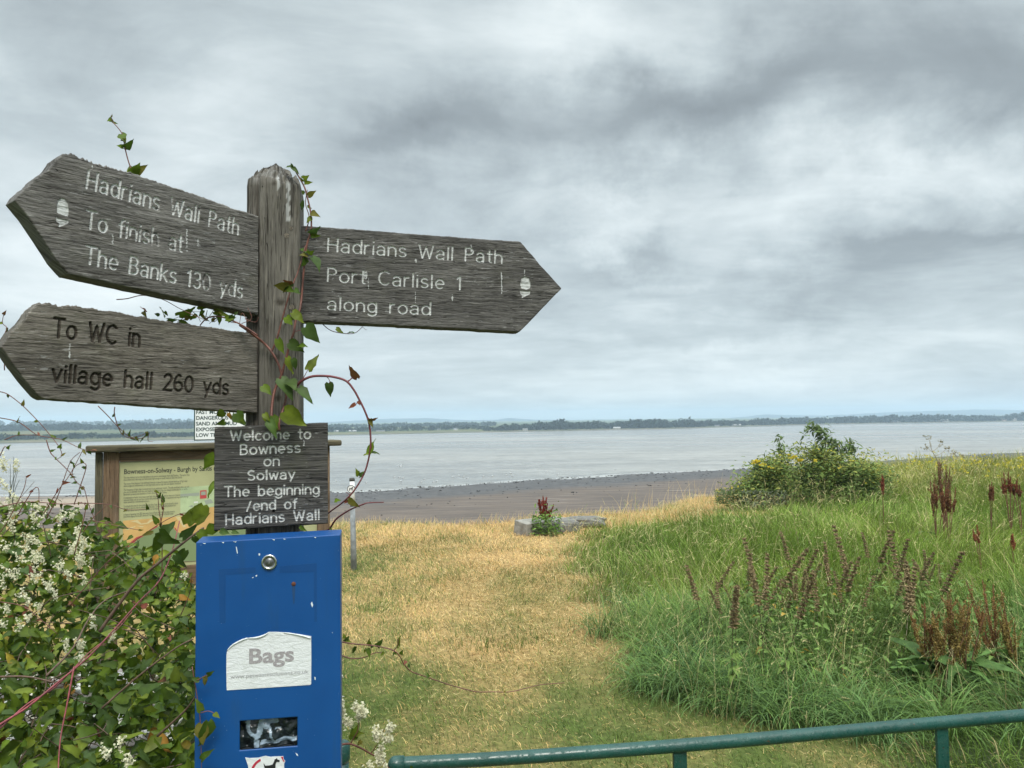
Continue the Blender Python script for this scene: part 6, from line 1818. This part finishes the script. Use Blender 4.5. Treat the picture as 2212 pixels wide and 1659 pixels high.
def mint_template(seed, h, spike, name):
    rg = np.random.default_rng(seed); r = empty(name, (0, 0, -50))
    base = np.array([0, 0, -50.])
    lean = np.array([rg.normal(0, .05), rg.normal(0, .05), 0])
    def at(f): return base + np.array([0, 0, h * f]) + lean * h * f * f * 3
    g = Geo(); g.tube([at(f) for f in (0, .3, .6, .85, 1.0)], [.003, .003, .0025, .002, .001], 5, 2); g.make('stem', simple('mint_stem', (.10, .09, .04), .7) if 'mint_stem' not in D.materials else D.materials['mint_stem'], r, True)
    Ls = Leaves(); k = 0; f = .12
    while f < 1 - spike / h * .8:
        for s in (0, 1):
            a = rg.uniform(0, 6.28) + s * 3.14; dv = np.array([math.cos(a), math.sin(a), rg.uniform(-.5, .4)])
            q = rg.uniform(); c = (.34, .22, .04) if q < .06 else tuple(np.array([.13, .20, .045]) * rg.uniform(.7, 1.2))
            Ls.add(at(f), dv, np.array([0, 0, 1.]) + rg.normal(0, .2, 3), rg.uniform(.045, .075), .55, c, .4, .2)
        f += rg.uniform(.035, .055) / h * 1.0
    Ls.make('leaves_foliage', MINTL, r)
    T = []; nw = int(spike / .026)
    for i in range(nw):
        ff = 1 - spike / h + spike / h * i / nw; p = at(ff); rr = .026 * (1 - .5 * i / nw) * rg.uniform(.8, 1.15)
        T.append(clump_tris(p, np.array([rr, rr, .008]), 60, .0085, rg))
    V = np.concatenate(T).reshape(-1, 3)
    C = np.array([.25, .19, .10]) * rg.uniform(.6, 1.4, (len(V), 1))
    mk('seed_spike', V, np.arange(len(V)).reshape(-1, 3), BROWN_SP, r, color=C)
    return r


def copy_thing(src, loc, rz, s, label, cat, group, rx=0.0, ry=0.0):
    c = src.copy(); col.objects.link(c); c.location = loc; c.rotation_euler = (rx, ry, rz); c.scale = (s, s, s)
    tag(c, label, cat, group)
    for ch in src.children:
        k = ch.copy(); col.objects.link(k); k.parent = c
        for g2 in ch.children:
            q = g2.copy(); col.objects.link(q); q.parent = k
    return c


def kill(src):
    for ch in list(src.children_recursive): D.objects.remove(ch)
    D.objects.remove(src)


def place_mints():
    tm = [mint_template(100 + i, .80, .26 + .04 * (i % 3), 'seeding_mint') for i in range(4)]
    S = [(372, 935, 0), (620, 850, 2), (705, 810, 2), (800, 810, 12), (888, 745, 0), (985, 850, 16), (862, 900, 20), (1078, 890, -6), (1165, 830, 14), (1200, 920, 22), (1245, 735, 3), (1305, 730, 0), (1360, 760, 5), (1470, 765, 3), (1527, 765, 2), (1555, 850, 2), (1742, 880, 16), (1800, 855, 17), (1912, 955, 34),
         (1420, 950, 0), (1280, 900, 14), (540, 1010, 0), (1690, 950, 22), (1340, 900, 8), (1640, 1050, 6), (470, 990, -4), (1090, 1000, 10), (1600, 930, -3), (760, 960, 6), (1000, 960, 18)]
    dirs = ['leftmost of the mint patch, standing alone at the grass edge', 'second from the left of the brown spikes, upright', 'in the left cluster, just left of the leaning pair', 'in the left cluster, leaning right beside an upright spike', 'tall and upright, highest spike of the left cluster',
            'leaning right, right end of the left cluster', 'low and leaning, below the tall left spike', 'short, filling the gap between the two clusters', 'leaning right in the middle of the patch', 'low, strongly leaning, in the middle of the patch',
            'back row middle, left of the topmost pair', 'back row middle, right of the topmost pair', 'thick upright one in the middle right', 'dark upright one left of the tallest right spike', 'tall dark upright spike of the right cluster', 'dark upright spike just below the tallest right one',
            'leaning dark spike, lower of the right pair', 'leaning dark spike, upper of the right pair', 'rightmost, bent far over to the right', 'low dark one under the right cluster', 'low leaning one in the centre', 'very low one near the left end', 'low leaning one beside the right pair',
            'middling one in the centre right', 'low one near the rusty dock', 'low slender one at the left end', 'low one below the middle spikes', 'dark low one between the right cluster and the leaning pair', 'low one inside the left cluster', 'low leaning one right of the left cluster']
    for k, (x, y, lean) in enumerate(S):
        u, v = 1382.4 + .375 * x, 864 + .375 * y
        d = 5.3 + .5 * math.sin(k * 1.7) + (.5 if y < 780 else 0) - (.5 if y > 930 else 0)
        tip = P(u, v, d); a = R(lean); h = tip[2] / max(.6, math.cos(a)); s = h / .80
        loc = (tip[0] - math.sin(a) * h, tip[1], 0)
        copy_thing(tm[k % 4], loc, random.uniform(0, .5), s, 'brown seeding mint spike, ' + dirs[k], 'mint plant', 'brown seed spikes of the mint patch in the tall grass', 0, a)
    for k in range(26):
        x, y = random.uniform(430, 1850), random.uniform(900, 1060); u, v = 1382.4 + .375 * x, 864 + .375 * y; d = random.uniform(4.9, 5.9)
        tip = P(u, v, d); a = R(random.uniform(-8, 26)); h = tip[2] / math.cos(a)
        copy_thing(tm[k % 4], (tip[0] - math.sin(a) * h, tip[1], 0), random.uniform(0, 3), h / .80, 'shorter brown mint spike deep in the mint patch among the taller ones', 'mint plant', 'short spikes inside the mint patch', 0, a)
    for t_ in tm: kill(t_)
    # low leafy filling under the spikes so the patch has body
    Ls = Leaves(); rg = np.random.default_rng(77)
    for k in range(1700):
        y = rg.uniform(4.35, 5.9); x = rg.uniform(1.25 + .06 * y, 3.35) ; z = rg.uniform(.05, .46) * np.interp(y, [4.3, 4.8, 5.9], [.4, .9, 1])
        c = (.32, .22, .04) if rg.uniform() < .025 else tuple(np.array([.12, .19, .045]) * rg.uniform(.6, 1.25))
        Ls.add(np.array([x, y, z]), np.array([rg.normal(), rg.normal(), rg.uniform(-.7, .5)]), np.array([rg.normal(0, .4), rg.normal(0, .4), 1]), rg.uniform(.025, .06), .55, c, .3, .2)
    V, F, C = Ls.arrays(); tag(mk('mint_undergrowth_foliage', V, F, MINTL, None, True, color=C), kind='stuff')


place_mints()
DOCKSTEM = simple('dock_stem', (.13, .055, .03), .8)


def dock(u, v_top, v_bot, d, colr, label, leaves=0, stalks=4, spread=.13, group='rust red seeding docks in the meadow', dens=1.0, zbase=0.0, big=1.0, base_z=0.0):
    top = P(u, v_top, d); bot = P(u, v_bot, d); rg = np.random.default_rng(int(u) + int(v_top))
    r = empty('seeding_dock', (top[0], top[1], base_z), label, 'dock plant', group)
    g = Geo(); T = []
    for k in range(stalks):
        a = rg.uniform(-1, 1); hz = top[2] - (0 if k == 0 else rg.uniform(0, .35) * (top[2] - bot[2]))
        b = np.array([top[0], top[1], base_z]); e = np.array([top[0] + a * spread * (k > 0), top[1] + rg.normal(0, spread * .5), hz])
        m1 = (b + e) / 2 - np.array([a * spread * .15, 0, 0]); g.tube([b, m1, e], [.005 * big, .004 * big, .002 * big], 5, 3)
        z0 = max(bot[2] + rg.uniform(-.03, .08), base_z + .1)
        f0 = min(.8, (z0 - base_z) / max(.01, hz - base_z))
        n = int(26 * dens)
        for i in range(n):
            f = f0 + (1 - f0) * i / n
            p = (b * (1 - f) + e * f) if f > .5 else (b * (1 - f) + e * f)
            rr = .013 * big * (1 - .75 * (i / n)) * rg.uniform(.4, 1.5)
            T.append(clump_tris(p, np.array([rr, rr, .012 * big]), 9, .0058 * big, rg))
        for br in range(7):
            f = rg.uniform(f0, .85); p = b * (1 - f) + e * f; dv = np.array([rg.normal(0, .32), rg.normal(0, .3), 1.]); dv /= np.linalg.norm(dv); L = rg.uniform(.2, .6) * (top[2] - bot[2]) * .5
            for i in range(int(14 * dens)):
                q = p + dv * L * i / 14; T.append(clump_tris(q, np.array([.010 * big, .010 * big, .01 * big]), 5, .0055 * big, rg))
    g.make('stem', DOCKSTEM, r, True)
    V = np.concatenate(T).reshape(-1, 3); C = np.array(colr) * rg.uniform(.55, 1.5, (len(V), 1))
    mk('seed_spike', V, np.arange(len(V)).reshape(-1, 3), BROWN_SP, r, color=C)
    if leaves:
        Ls = Leaves()
        for k in range(leaves):
            a = rg.uniform(0, 6.28); L = rg.uniform(.12, .22); z = base_z + rg.uniform(.02, .22)
            Ls.add(np.array([top[0], top[1], z]) + np.array([math.cos(a), math.sin(a), 0]) * rg.uniform(.0, .12), np.array([math.cos(a), math.sin(a), rg.uniform(.1, .9)]), np.array([rg.normal(0, .3), rg.normal(0, .3), 1.]), L, .42, tuple(np.array([.075, .14, .035]) * rg.uniform(.7, 1.3)), .7, .3)
        Ls.make('leaves_foliage', MINTL, r)
    return r


RD = (.19, .085, .045); RU = (.23, .125, .05); OL = (.22, .16, .05)
dock(2035, 992, 1105, 9.0, (.18, .10, .055), 'tallest dark red dock with its tip against the meadow top, right of the yellow bush', 0, 5, .12, big=1.15)
dock(2018, 1035, 1110, 8.8, RD, 'red dock with several spikes, just left of the tallest one', 3, 4, .09, big=1.1)
dock(2046, 1045, 1108, 8.7, RD, 'red dock with dense spikes, just right below the tallest one', 3, 5, .10, big=1.1)
dock(1905, 1024, 1064, 10.5, (.20, .06, .035), 'single small red dock spike right of the yellow bush', 0, 2, .03, big=1.4)
dock(2136, 1040, 1078, 9.6, RD, 'small red dock left of the broad one near the right edge', 0, 3, .08, big=1.1)
dock(2178, 1018, 1068, 9.6, (.20, .07, .04), 'broad red dock near the right edge of the meadow', 0, 5, .14, big=1.1)
dock(2203, 1040, 1070, 9.6, RD, 'red dock at the very right edge of the photo', 0, 3, .08, big=1.3)
dock(2185, 1152, 1186, 7.0, (.26, .09, .045), 'small orange red dock tip in the green grass, right edge', 0, 2, .05, big=1.1)
dock(2118, 1135, 1168, 7.2, (.26, .10, .05), 'faint red dock tip left of the small orange red one', 0, 2, .06, big=1.0)
for k, (u, vt, vb, lab) in enumerate([(1998, 1302, 1400, 'rust brown dock at the left side of the near dock clump'), (2045, 1278, 1415, 'rust brown dock in the middle of the near dock clump'), (2078, 1290, 1400, 'olive brown dock right of the middle of the near clump'), (2150, 1262, 1410, 'tall rust brown dock at the right of the near clump, above the rail'), (2185, 1285, 1420, 'rust dock at the right edge above the green rail'), (2020, 1330, 1430, 'low olive dock in front of the near dock clump')]):
    dock(u, vt, vb + 30, 4.55 - .1 * (k % 3), (RU, RU, OL, RU, OL, OL)[k], lab, 16, 6, .12, 'near clump of rust brown docks above the rail', .95, big=.85)


def stones():
    cm = simple('old_concrete', (.22, .21, .185), .9, 9, .3, .7, 50)
    gm = simple('grey_stone', (.15, .145, .13), .9, 14, .35, .8, 30)
    Gf = G(1147, 1154); d = Gf[1]
    b = G(1137, 1153)
    r = empty('concrete_block', b, 'squared pale concrete block lying on the straw lawn at the bank edge', 'concrete block')
    fr = Plane(1109, d - .05, 1137, d - .22, 1150)
    W = fr.L; fr2 = Plane(1137, d - .22, 1230, d + .35, 1150)
    A0 = fr.to3(0, 0); B0 = fr.to3(W, 0); C0 = fr2.to3(fr2.L * .95, 0); D0 = A0 + (C0 - B0)
    h = .18
    V = [tuple(p + np.array([0, 0, z])) for z in (-.1, h) for p in (A0, B0, C0, D0)]
    V[4] = (V[4][0] + .01, V[4][1], h + .03); V[5] = (V[5][0], V[5][1], h - .01)
    o = mk('block', V, [(3, 2, 1, 0), (4, 5, 6, 7), (0, 1, 5, 4), (1, 2, 6, 5), (2, 3, 7, 6), (3, 0, 4, 7)], cm, r)
    m = o.modifiers.new('bevel', 'BEVEL'); m.width = .012; m.segments = 2
    m = o.modifiers.new('sub', 'SUBSURF'); m.levels = m.render_levels = 4; m.subdivision_type = 'SIMPLE'
    tx = D.textures.new('rough', 'CLOUDS'); tx.noise_scale = .12; m = o.modifiers.new('disp', 'DISPLACE'); m.texture = tx; m.strength = .022; m.mid_level = .5
    # two further stones
    def rock(name, label, cen, size, seed, rz, cat='stone'):
        rg = np.random.default_rng(seed); n, k = 26, 16; V = []
        for i in range(k + 1):
            ph = math.pi * i / k
            for j in range(n):
                th = 2 * math.pi * j / n; q = np.array([math.sin(ph) * math.cos(th), math.sin(ph) * math.sin(th), math.cos(ph)])
                q = np.sign(q) * np.abs(q) ** .62
                q = q * (1 + .22 * (float(vnoise(q[0] * 1.7 + 9, q[1] * 1.7 + q[2] * 2, seed)) - .5) + .08 * (float(vnoise(q[0] * 6 + 9, q[1] * 6 + q[2] * 7, seed + 2)) - .5))
                x, y, z = q * np.array(size); V.append((cen[0] + x * math.cos(rz) - y * math.sin(rz), cen[1] + x * math.sin(rz) + y * math.cos(rz), cen[2] + z))
        F = [(i * n + j, i * n + (j + 1) % n, (i + 1) * n + (j + 1) % n, (i + 1) * n + j) for i in range(k) for j in range(n)]
        return tag(mk(name, V, F, gm, None, False), label, cat)
    c = G(1222, 1150); rock('stone', 'smaller rounded grey stone between the concrete block and the long slab', (c[0], c[1], .07), (.19, .14, .11), 3, .3)
    c = G(1262, 1140); rock('stone_slab', 'long dark edged stone slab half hidden by grass right of the rounded stone', (c[0], c[1] + .12, .06), (.34, .16, .085), 9, .12)
    dock(1174, 1073, 1125, d + .25, (.20, .035, .025), 'deep red dock growing behind the concrete block', 0, 6, .17, 'red dock by the stones', 1.2, big=1.3)
    # nettly weeds growing round the stones
    rr = empty('weed_clump', (G(1185, 1156)[0], G(1185, 1156)[1], 0), 'bright green leafy weeds growing over the concrete block and the rounded stone', 'weeds')
    Ls = Leaves(); rg = np.random.default_rng(4)
    for k in range(300):
        q = rg.uniform(); cx = .40 + .5 * rg.uniform() if q < .9 else .95
        x = G(1150 + 60 * rg.uniform(), 1156)[0]; y = G(1180, 1156)[1] - .05 + rg.normal(0, .10); z = rg.uniform(.0, .28) * (1 if rg.uniform() < .8 else 1.6)
        Ls.add(np.array([x, y, z]), np.array([rg.normal(), rg.normal(), rg.uniform(-.4, .9)]), np.array([rg.normal(0, .5), rg.normal(0, .5), 1]), rg.uniform(.04, .09), .42, tuple(np.array([.11, .19, .035]) * rg.uniform(.6, 1.3)), .3, .2)
    Ls.make('leaves_foliage', MINTL, rr)


stones()


def big_bush():
    """the rounded bush at the bank edge with tall shoots"""
    rg = np.random.default_rng(12); d = 13.4
    c0 = P(1735, 1090, d); r = empty('meadow_bush', (c0[0], c0[1], 0), 'rounded dark green bush with yellow flower heads at the edge of the bank', 'bush')
    OU = [1590, 1605, 1630, 1660, 1690, 1730, 1770, 1800, 1830, 1880, 1930]; OV = [1080, 1048, 1016, 998, 984, 968, 964, 975, 984, 1000, 1016]
    Ls = Leaves()
    n = 0
    cl = [(rg.uniform(1603, 1905), rg.uniform(0, 1) ** 1.2, rg.uniform(-.45, .45)) for _ in range(190)]
    for (u, f, dy) in cl:
        vt = float(np.interp(u, OU, OV)) + rg.normal(0, 7); v = vt + 12 + (1088 - vt - 12) * f ** 1.2; p = P(u, v, d + dy * (1 + .3 * f)); shade = rg.uniform(.5, 1.35)
        topc = f < .22
        spr = rg.uniform(.6, 1.5)
        for k in range(84):
            q = p + rg.normal(0, 1, 3) * np.array([.13, .11, .11]) * spr; q[2] = max(q[2], .02)
            c = np.array([.115, .17, .042]) * shade * rg.uniform(.7, 1.3)
            if topc and rg.uniform() < .6: c = np.array([.24, .26, .06]) * rg.uniform(.7, 1.2)
            if rg.uniform() < .018 and f < .5: c = np.array([.42, .36, .04])
            Ls.add(q, np.array([rg.normal(), rg.normal(), rg.uniform(-.3, .9)]), np.array([rg.normal(0, .6), -.3 + rg.normal(0, .6), .8]), rg.uniform(.04, .085), .45, tuple(c), .2, .2)
    # small silvery clumps low at the front
    for k in range(420):
        p = P(rg.uniform(1600, 1700), rg.uniform(1060, 1092), d - .6); Ls.add(p, rg.normal(0, 1, 3), np.array([0, -.3, 1.]), rg.uniform(.03, .06), .5, (.17, .20, .13), .2, .2)
    # brown dead base
    for k in range(700):
        p = P(rg.uniform(1610, 1860), rg.uniform(1070, 1098), d - .5 + rg.normal(0, .1)); p[2] = max(p[2], .02); Ls.add(p, rg.normal(0, 1, 3), np.array([0, -.3, 1.]), rg.uniform(.04, .08), .25, (.15, .12, .06), .2, .2)
    Ls.make('crown', MINTL, r)
    # tall shoots
    zz = lambda x, y: (1382.4 + x * .375, 864 + y * .375)
    g = Geo(); Ls = Leaves()
    shoots = [[(820, 380), (812, 300), (800, 225)], [(1040, 330), (1050, 260), (1035, 190), (1000, 150), (965, 180)], [(1060, 320), (1070, 240), (1060, 180), (1020, 155)], [(1130, 380), (1140, 300), (1130, 240)], [(1140, 350), (1180, 280), (1215, 240)], [(1150, 330), (1200, 300), (1235, 275)], [(1160, 300), (1100, 270), (1090, 245)], [(700, 420), (690, 380), (672, 360)], [(720, 420), (720, 380), (715, 355)]]
    for s in shoots:
        q = [P(*zz(*p), d - .1) for p in s]; g.tube(q, [.012, .008, .006, .005, .004][:len(q)], 5, 4)
        pts, _ = catmull(q, [1] * len(q), 6)
        dens = 5
        for i, p in enumerate(pts):
            if i < len(pts) * .2: continue
            for k in range(dens):
                Ls.add(p + rg.normal(0, .045, 3), np.array([rg.normal(), rg.normal(0, .5), -.4 + rg.normal(0, .6)]), np.array([rg.normal(0, .5), -.5, .8]), rg.uniform(.06, .13), .38, tuple(np.array([.11, .16, .055]) * rg.uniform(.6, 1.3)), .3, .2)
    g.make('shoot', simple('green_shoot', (.09, .10, .05), .7), r, True); Ls.make('shoot_leaves_foliage', MINTL, r)
    T = []
    for (x, y, n) in [(670, 352, 8), (700, 372, 3), (650, 360, 4), (895, 322, 4), (918, 345, 7), (870, 330, 3), (760, 390, 2), (1010, 350, 2)]:
        for k in range(n): T.append(clump_tris(P(*zz(x + rg.normal(0, 10), y + rg.normal(0, 5)), d - .65), np.array([.03, .03, .012]), 10, .016, rg))
    V = np.concatenate(T).reshape(-1, 3); mk('flower_heads_blossom', V, np.arange(len(V)).reshape(-1, 3), leafmat('ragwort_yellow', .3, .6, 20, .2, .2, (.62, .50, .04)), r)
    # the small low plant left of the bush
    d2 = 13.0; b = P(1570, 1080, d2)
    r2 = empty('small_shrub', (b[0], b[1], 0), 'small low yellow flowered shrub at the left foot of the big bush', 'shrub'); Ls = Leaves()
    for k in range(900):
        u = rg.uniform(1545, 1610); v = rg.uniform(1060 - .5 * (u - 1545) * .4, 1090); p = P(u, v, d2 + rg.normal(0, .15)); p[2] = max(.02, p[2])
        Ls.add(p, np.array([rg.normal(), rg.normal(), .5]), np.array([0, -.3, 1.]), rg.uniform(.03, .07), .4, tuple(np.array([.075, .11, .035] if rg.uniform() > .08 else [.45, .36, .05]) * rg.uniform(.7, 1.2)), .2, .2)
    Ls.make('leaves_foliage', MINTL, r2)
    # thin seeding umbel sticking up on the right
    d3 = 14.0; b = P(2030, 1000, d3); r3 = empty('seeding_umbel', (b[0], b[1], 0), 'thin pale branching seed stalk rising above the meadow against the water', 'weed')
    g = Geo(); T = []
    def q3(x, y): return P(1382.4 + .375 * 1.1574 * x, 864 + .375 * 1.1574 * y, d3)
    q3 = lambda u, v: P(u, v, d3)
    main = [(2040, 1040), (2028, 1000), (2014, 975), (2008, 955)]; g.tube([q3(*p) for p in main], [.010, .008, .006, .004], 5, 3)
    for a, e in [((2014, 975), (2030, 958)), ((2020, 985), (2045, 968)), ((2028, 1000), (2060, 978)), ((2012, 965), (2004, 945)), ((2018, 980), (2002, 966)), ((2030, 1005), (2075, 985))]:
        g.tube([q3(*a), q3((a[0] + e[0]) / 2 + 2, (a[1] + e[1]) / 2 + 2), q3(*e)], [.005, .004, .003], 4, 3)
        for k in range(9): T.append(clump_tris(q3(e[0] + rg.normal(0, 4), e[1] + rg.normal(0, 3)), np.array([.02] * 3), 6, .012, rg))
    g.make('stem', simple('dry_umbel_stem', (.30, .25, .16), .8), r3, True); V = np.concatenate(T).reshape(-1, 3); mk('seed_heads_foliage', V, np.arange(len(V)).reshape(-1, 3), leafmat('dry_seed', .2, .8, 20, .3, .1, (.30, .26, .15)), r3)


big_bush()


def gulls():
    wm = simple('gull_white', (.55, .55, .53), .7); gm = simple('gull_grey_wing', (.38, .40, .43), .7); bm_ = simple('gull_dark', (.05, .05, .05), .7)
    r = empty('gull', (0, 0, -40)); b = np.array([0, 0, -40.])
    g = Geo(); g.tube([b + [x, 0, z] for x, z in ((-.22, .10), (-.16, .09), (-.05, .075), (.06, .085), (.13, .13), (.155, .19), (.18, .215), (.215, .20))], [.008, .035, .075, .075, .05, .034, .036, .012], 10, 3); g.make('body', wm, r, True)
    g = Geo()
    for s in (-1, 1): g.tube([b + [.06, s * .055, .115], b + [-.06, s * .062, .12], b + [-.20, s * .03, .12], b + [-.27, s * .012, .125]], [.03, .038, .020, .004], 8, 3)
    g.make('wings', gm, r, True)
    g = Geo(); g.tube([b + [.21, 0, .20], b + [.25, 0, .192]], [.009, .002], 6); g.make('beak', bm_, r)
    Z = [(60, 572), (270, 585), (470, 548), (503, 548), (530, 552), (518, 577), (660, 580), (682, 560), (747, 580), (770, 575), (885, 545), (935, 535), (960, 545), (988, 556), (1100, 540), (1163, 540), (1263, 530), (1298, 518), (1307, 538), (1550, 508), (1628, 526), (2035, 490)]
    Z = [(708.5 + x * .30466, 864 + y * .30466) for x, y in Z] + [(1583, 1012), (1589, 1014), (1615, 1014)]
    lab = ['nearest the signpost', 'just right of the marker post', 'left bird of the trio', 'middle bird of the trio', 'right bird of the trio', 'alone in front of the trio', 'low one close to the mud line', 'behind the one close to the mud line', 'left bird of the close pair', 'right bird of the close pair', 'faint one left of three', 'first of the spaced three', 'second of the spaced three', 'third of the spaced three', 'left of a well spaced pair', 'right of a well spaced pair',
           'left of the far threesome', 'back bird of the far threesome', 'right of the far threesome', 'far one alone', 'near the mud towards the bush', 'farthest one by itself', 'left of the pair beside the bush', 'right of the pair beside the bush', 'closest to the big bush']
    for k, (u, v) in enumerate(Z):
        p = G(u, v + 1, -6.42); copy_thing(r, p, random.choice([0, 3.14, .5, 2.6, -.4]), random.uniform(.65, .85), 'tiny white gull on the shallow water, ' + lab[k], 'gull', 'gulls resting along the waterline')
    kill(r)
    # one in flight
    p = P(708.5 + 510 * .30466, 864 + 472 * .30466, 110); r = empty('flying_gull', p, 'single gull in flight low over the water, wings raised', 'gull')
    Geo().tube([p + [-.25, 0, 0], p + [0, 0, 0], p + [.2, 0, .03], p + [.28, 0, .04]], [.02, .07, .05, .01], 8, 3).make('body', wm, r, True)
    for s in (-1, 1):
        a, bb, c = p + [0, s * .05, .03], p + [-.02 + .15 * s, s * .3, .22], p + [-.15 + .3 * s, s * .5, .30 if s > 0 else .05]
        Geo().tube([a, bb, c], [.05, .04, .008], 6, 4).make('wing', gm, r, True)


gulls()

# dark stones and weed along the strand
def strand():
    rg = np.random.default_rng(17); m = simple('strand_stone', (.06, .055, .05), .9, 3, .4); T = []
    for k in range(1500):
        u = rg.uniform(0, 1700); 
        if rg.uniform() < .5:
            x = rg.uniform(-50, 60); y = float(water_y(x)) + rg.normal(-.6, .7)
        else:
            x = rg.uniform(-50, 60); y = float(water_y(x)) - abs(rg.normal(0, 14)) - 1
        z = -6.40 + .0125 * (float(water_y(x)) - y); s = rg.uniform(.02, .07) * (1 + (rg.uniform() < .05))
        T.append(clump_tris(np.array([x, y, z + s * .3]), np.array([s * 1.6, s, s * .35]), 14, s * .8, rg))
    V = np.concatenate(T).reshape(-1, 3); tag(mk('strand_pebbles', V, np.arange(len(V)).reshape(-1, 3), m), kind='stuff')


strand()
bpy.context.view_layer.update()
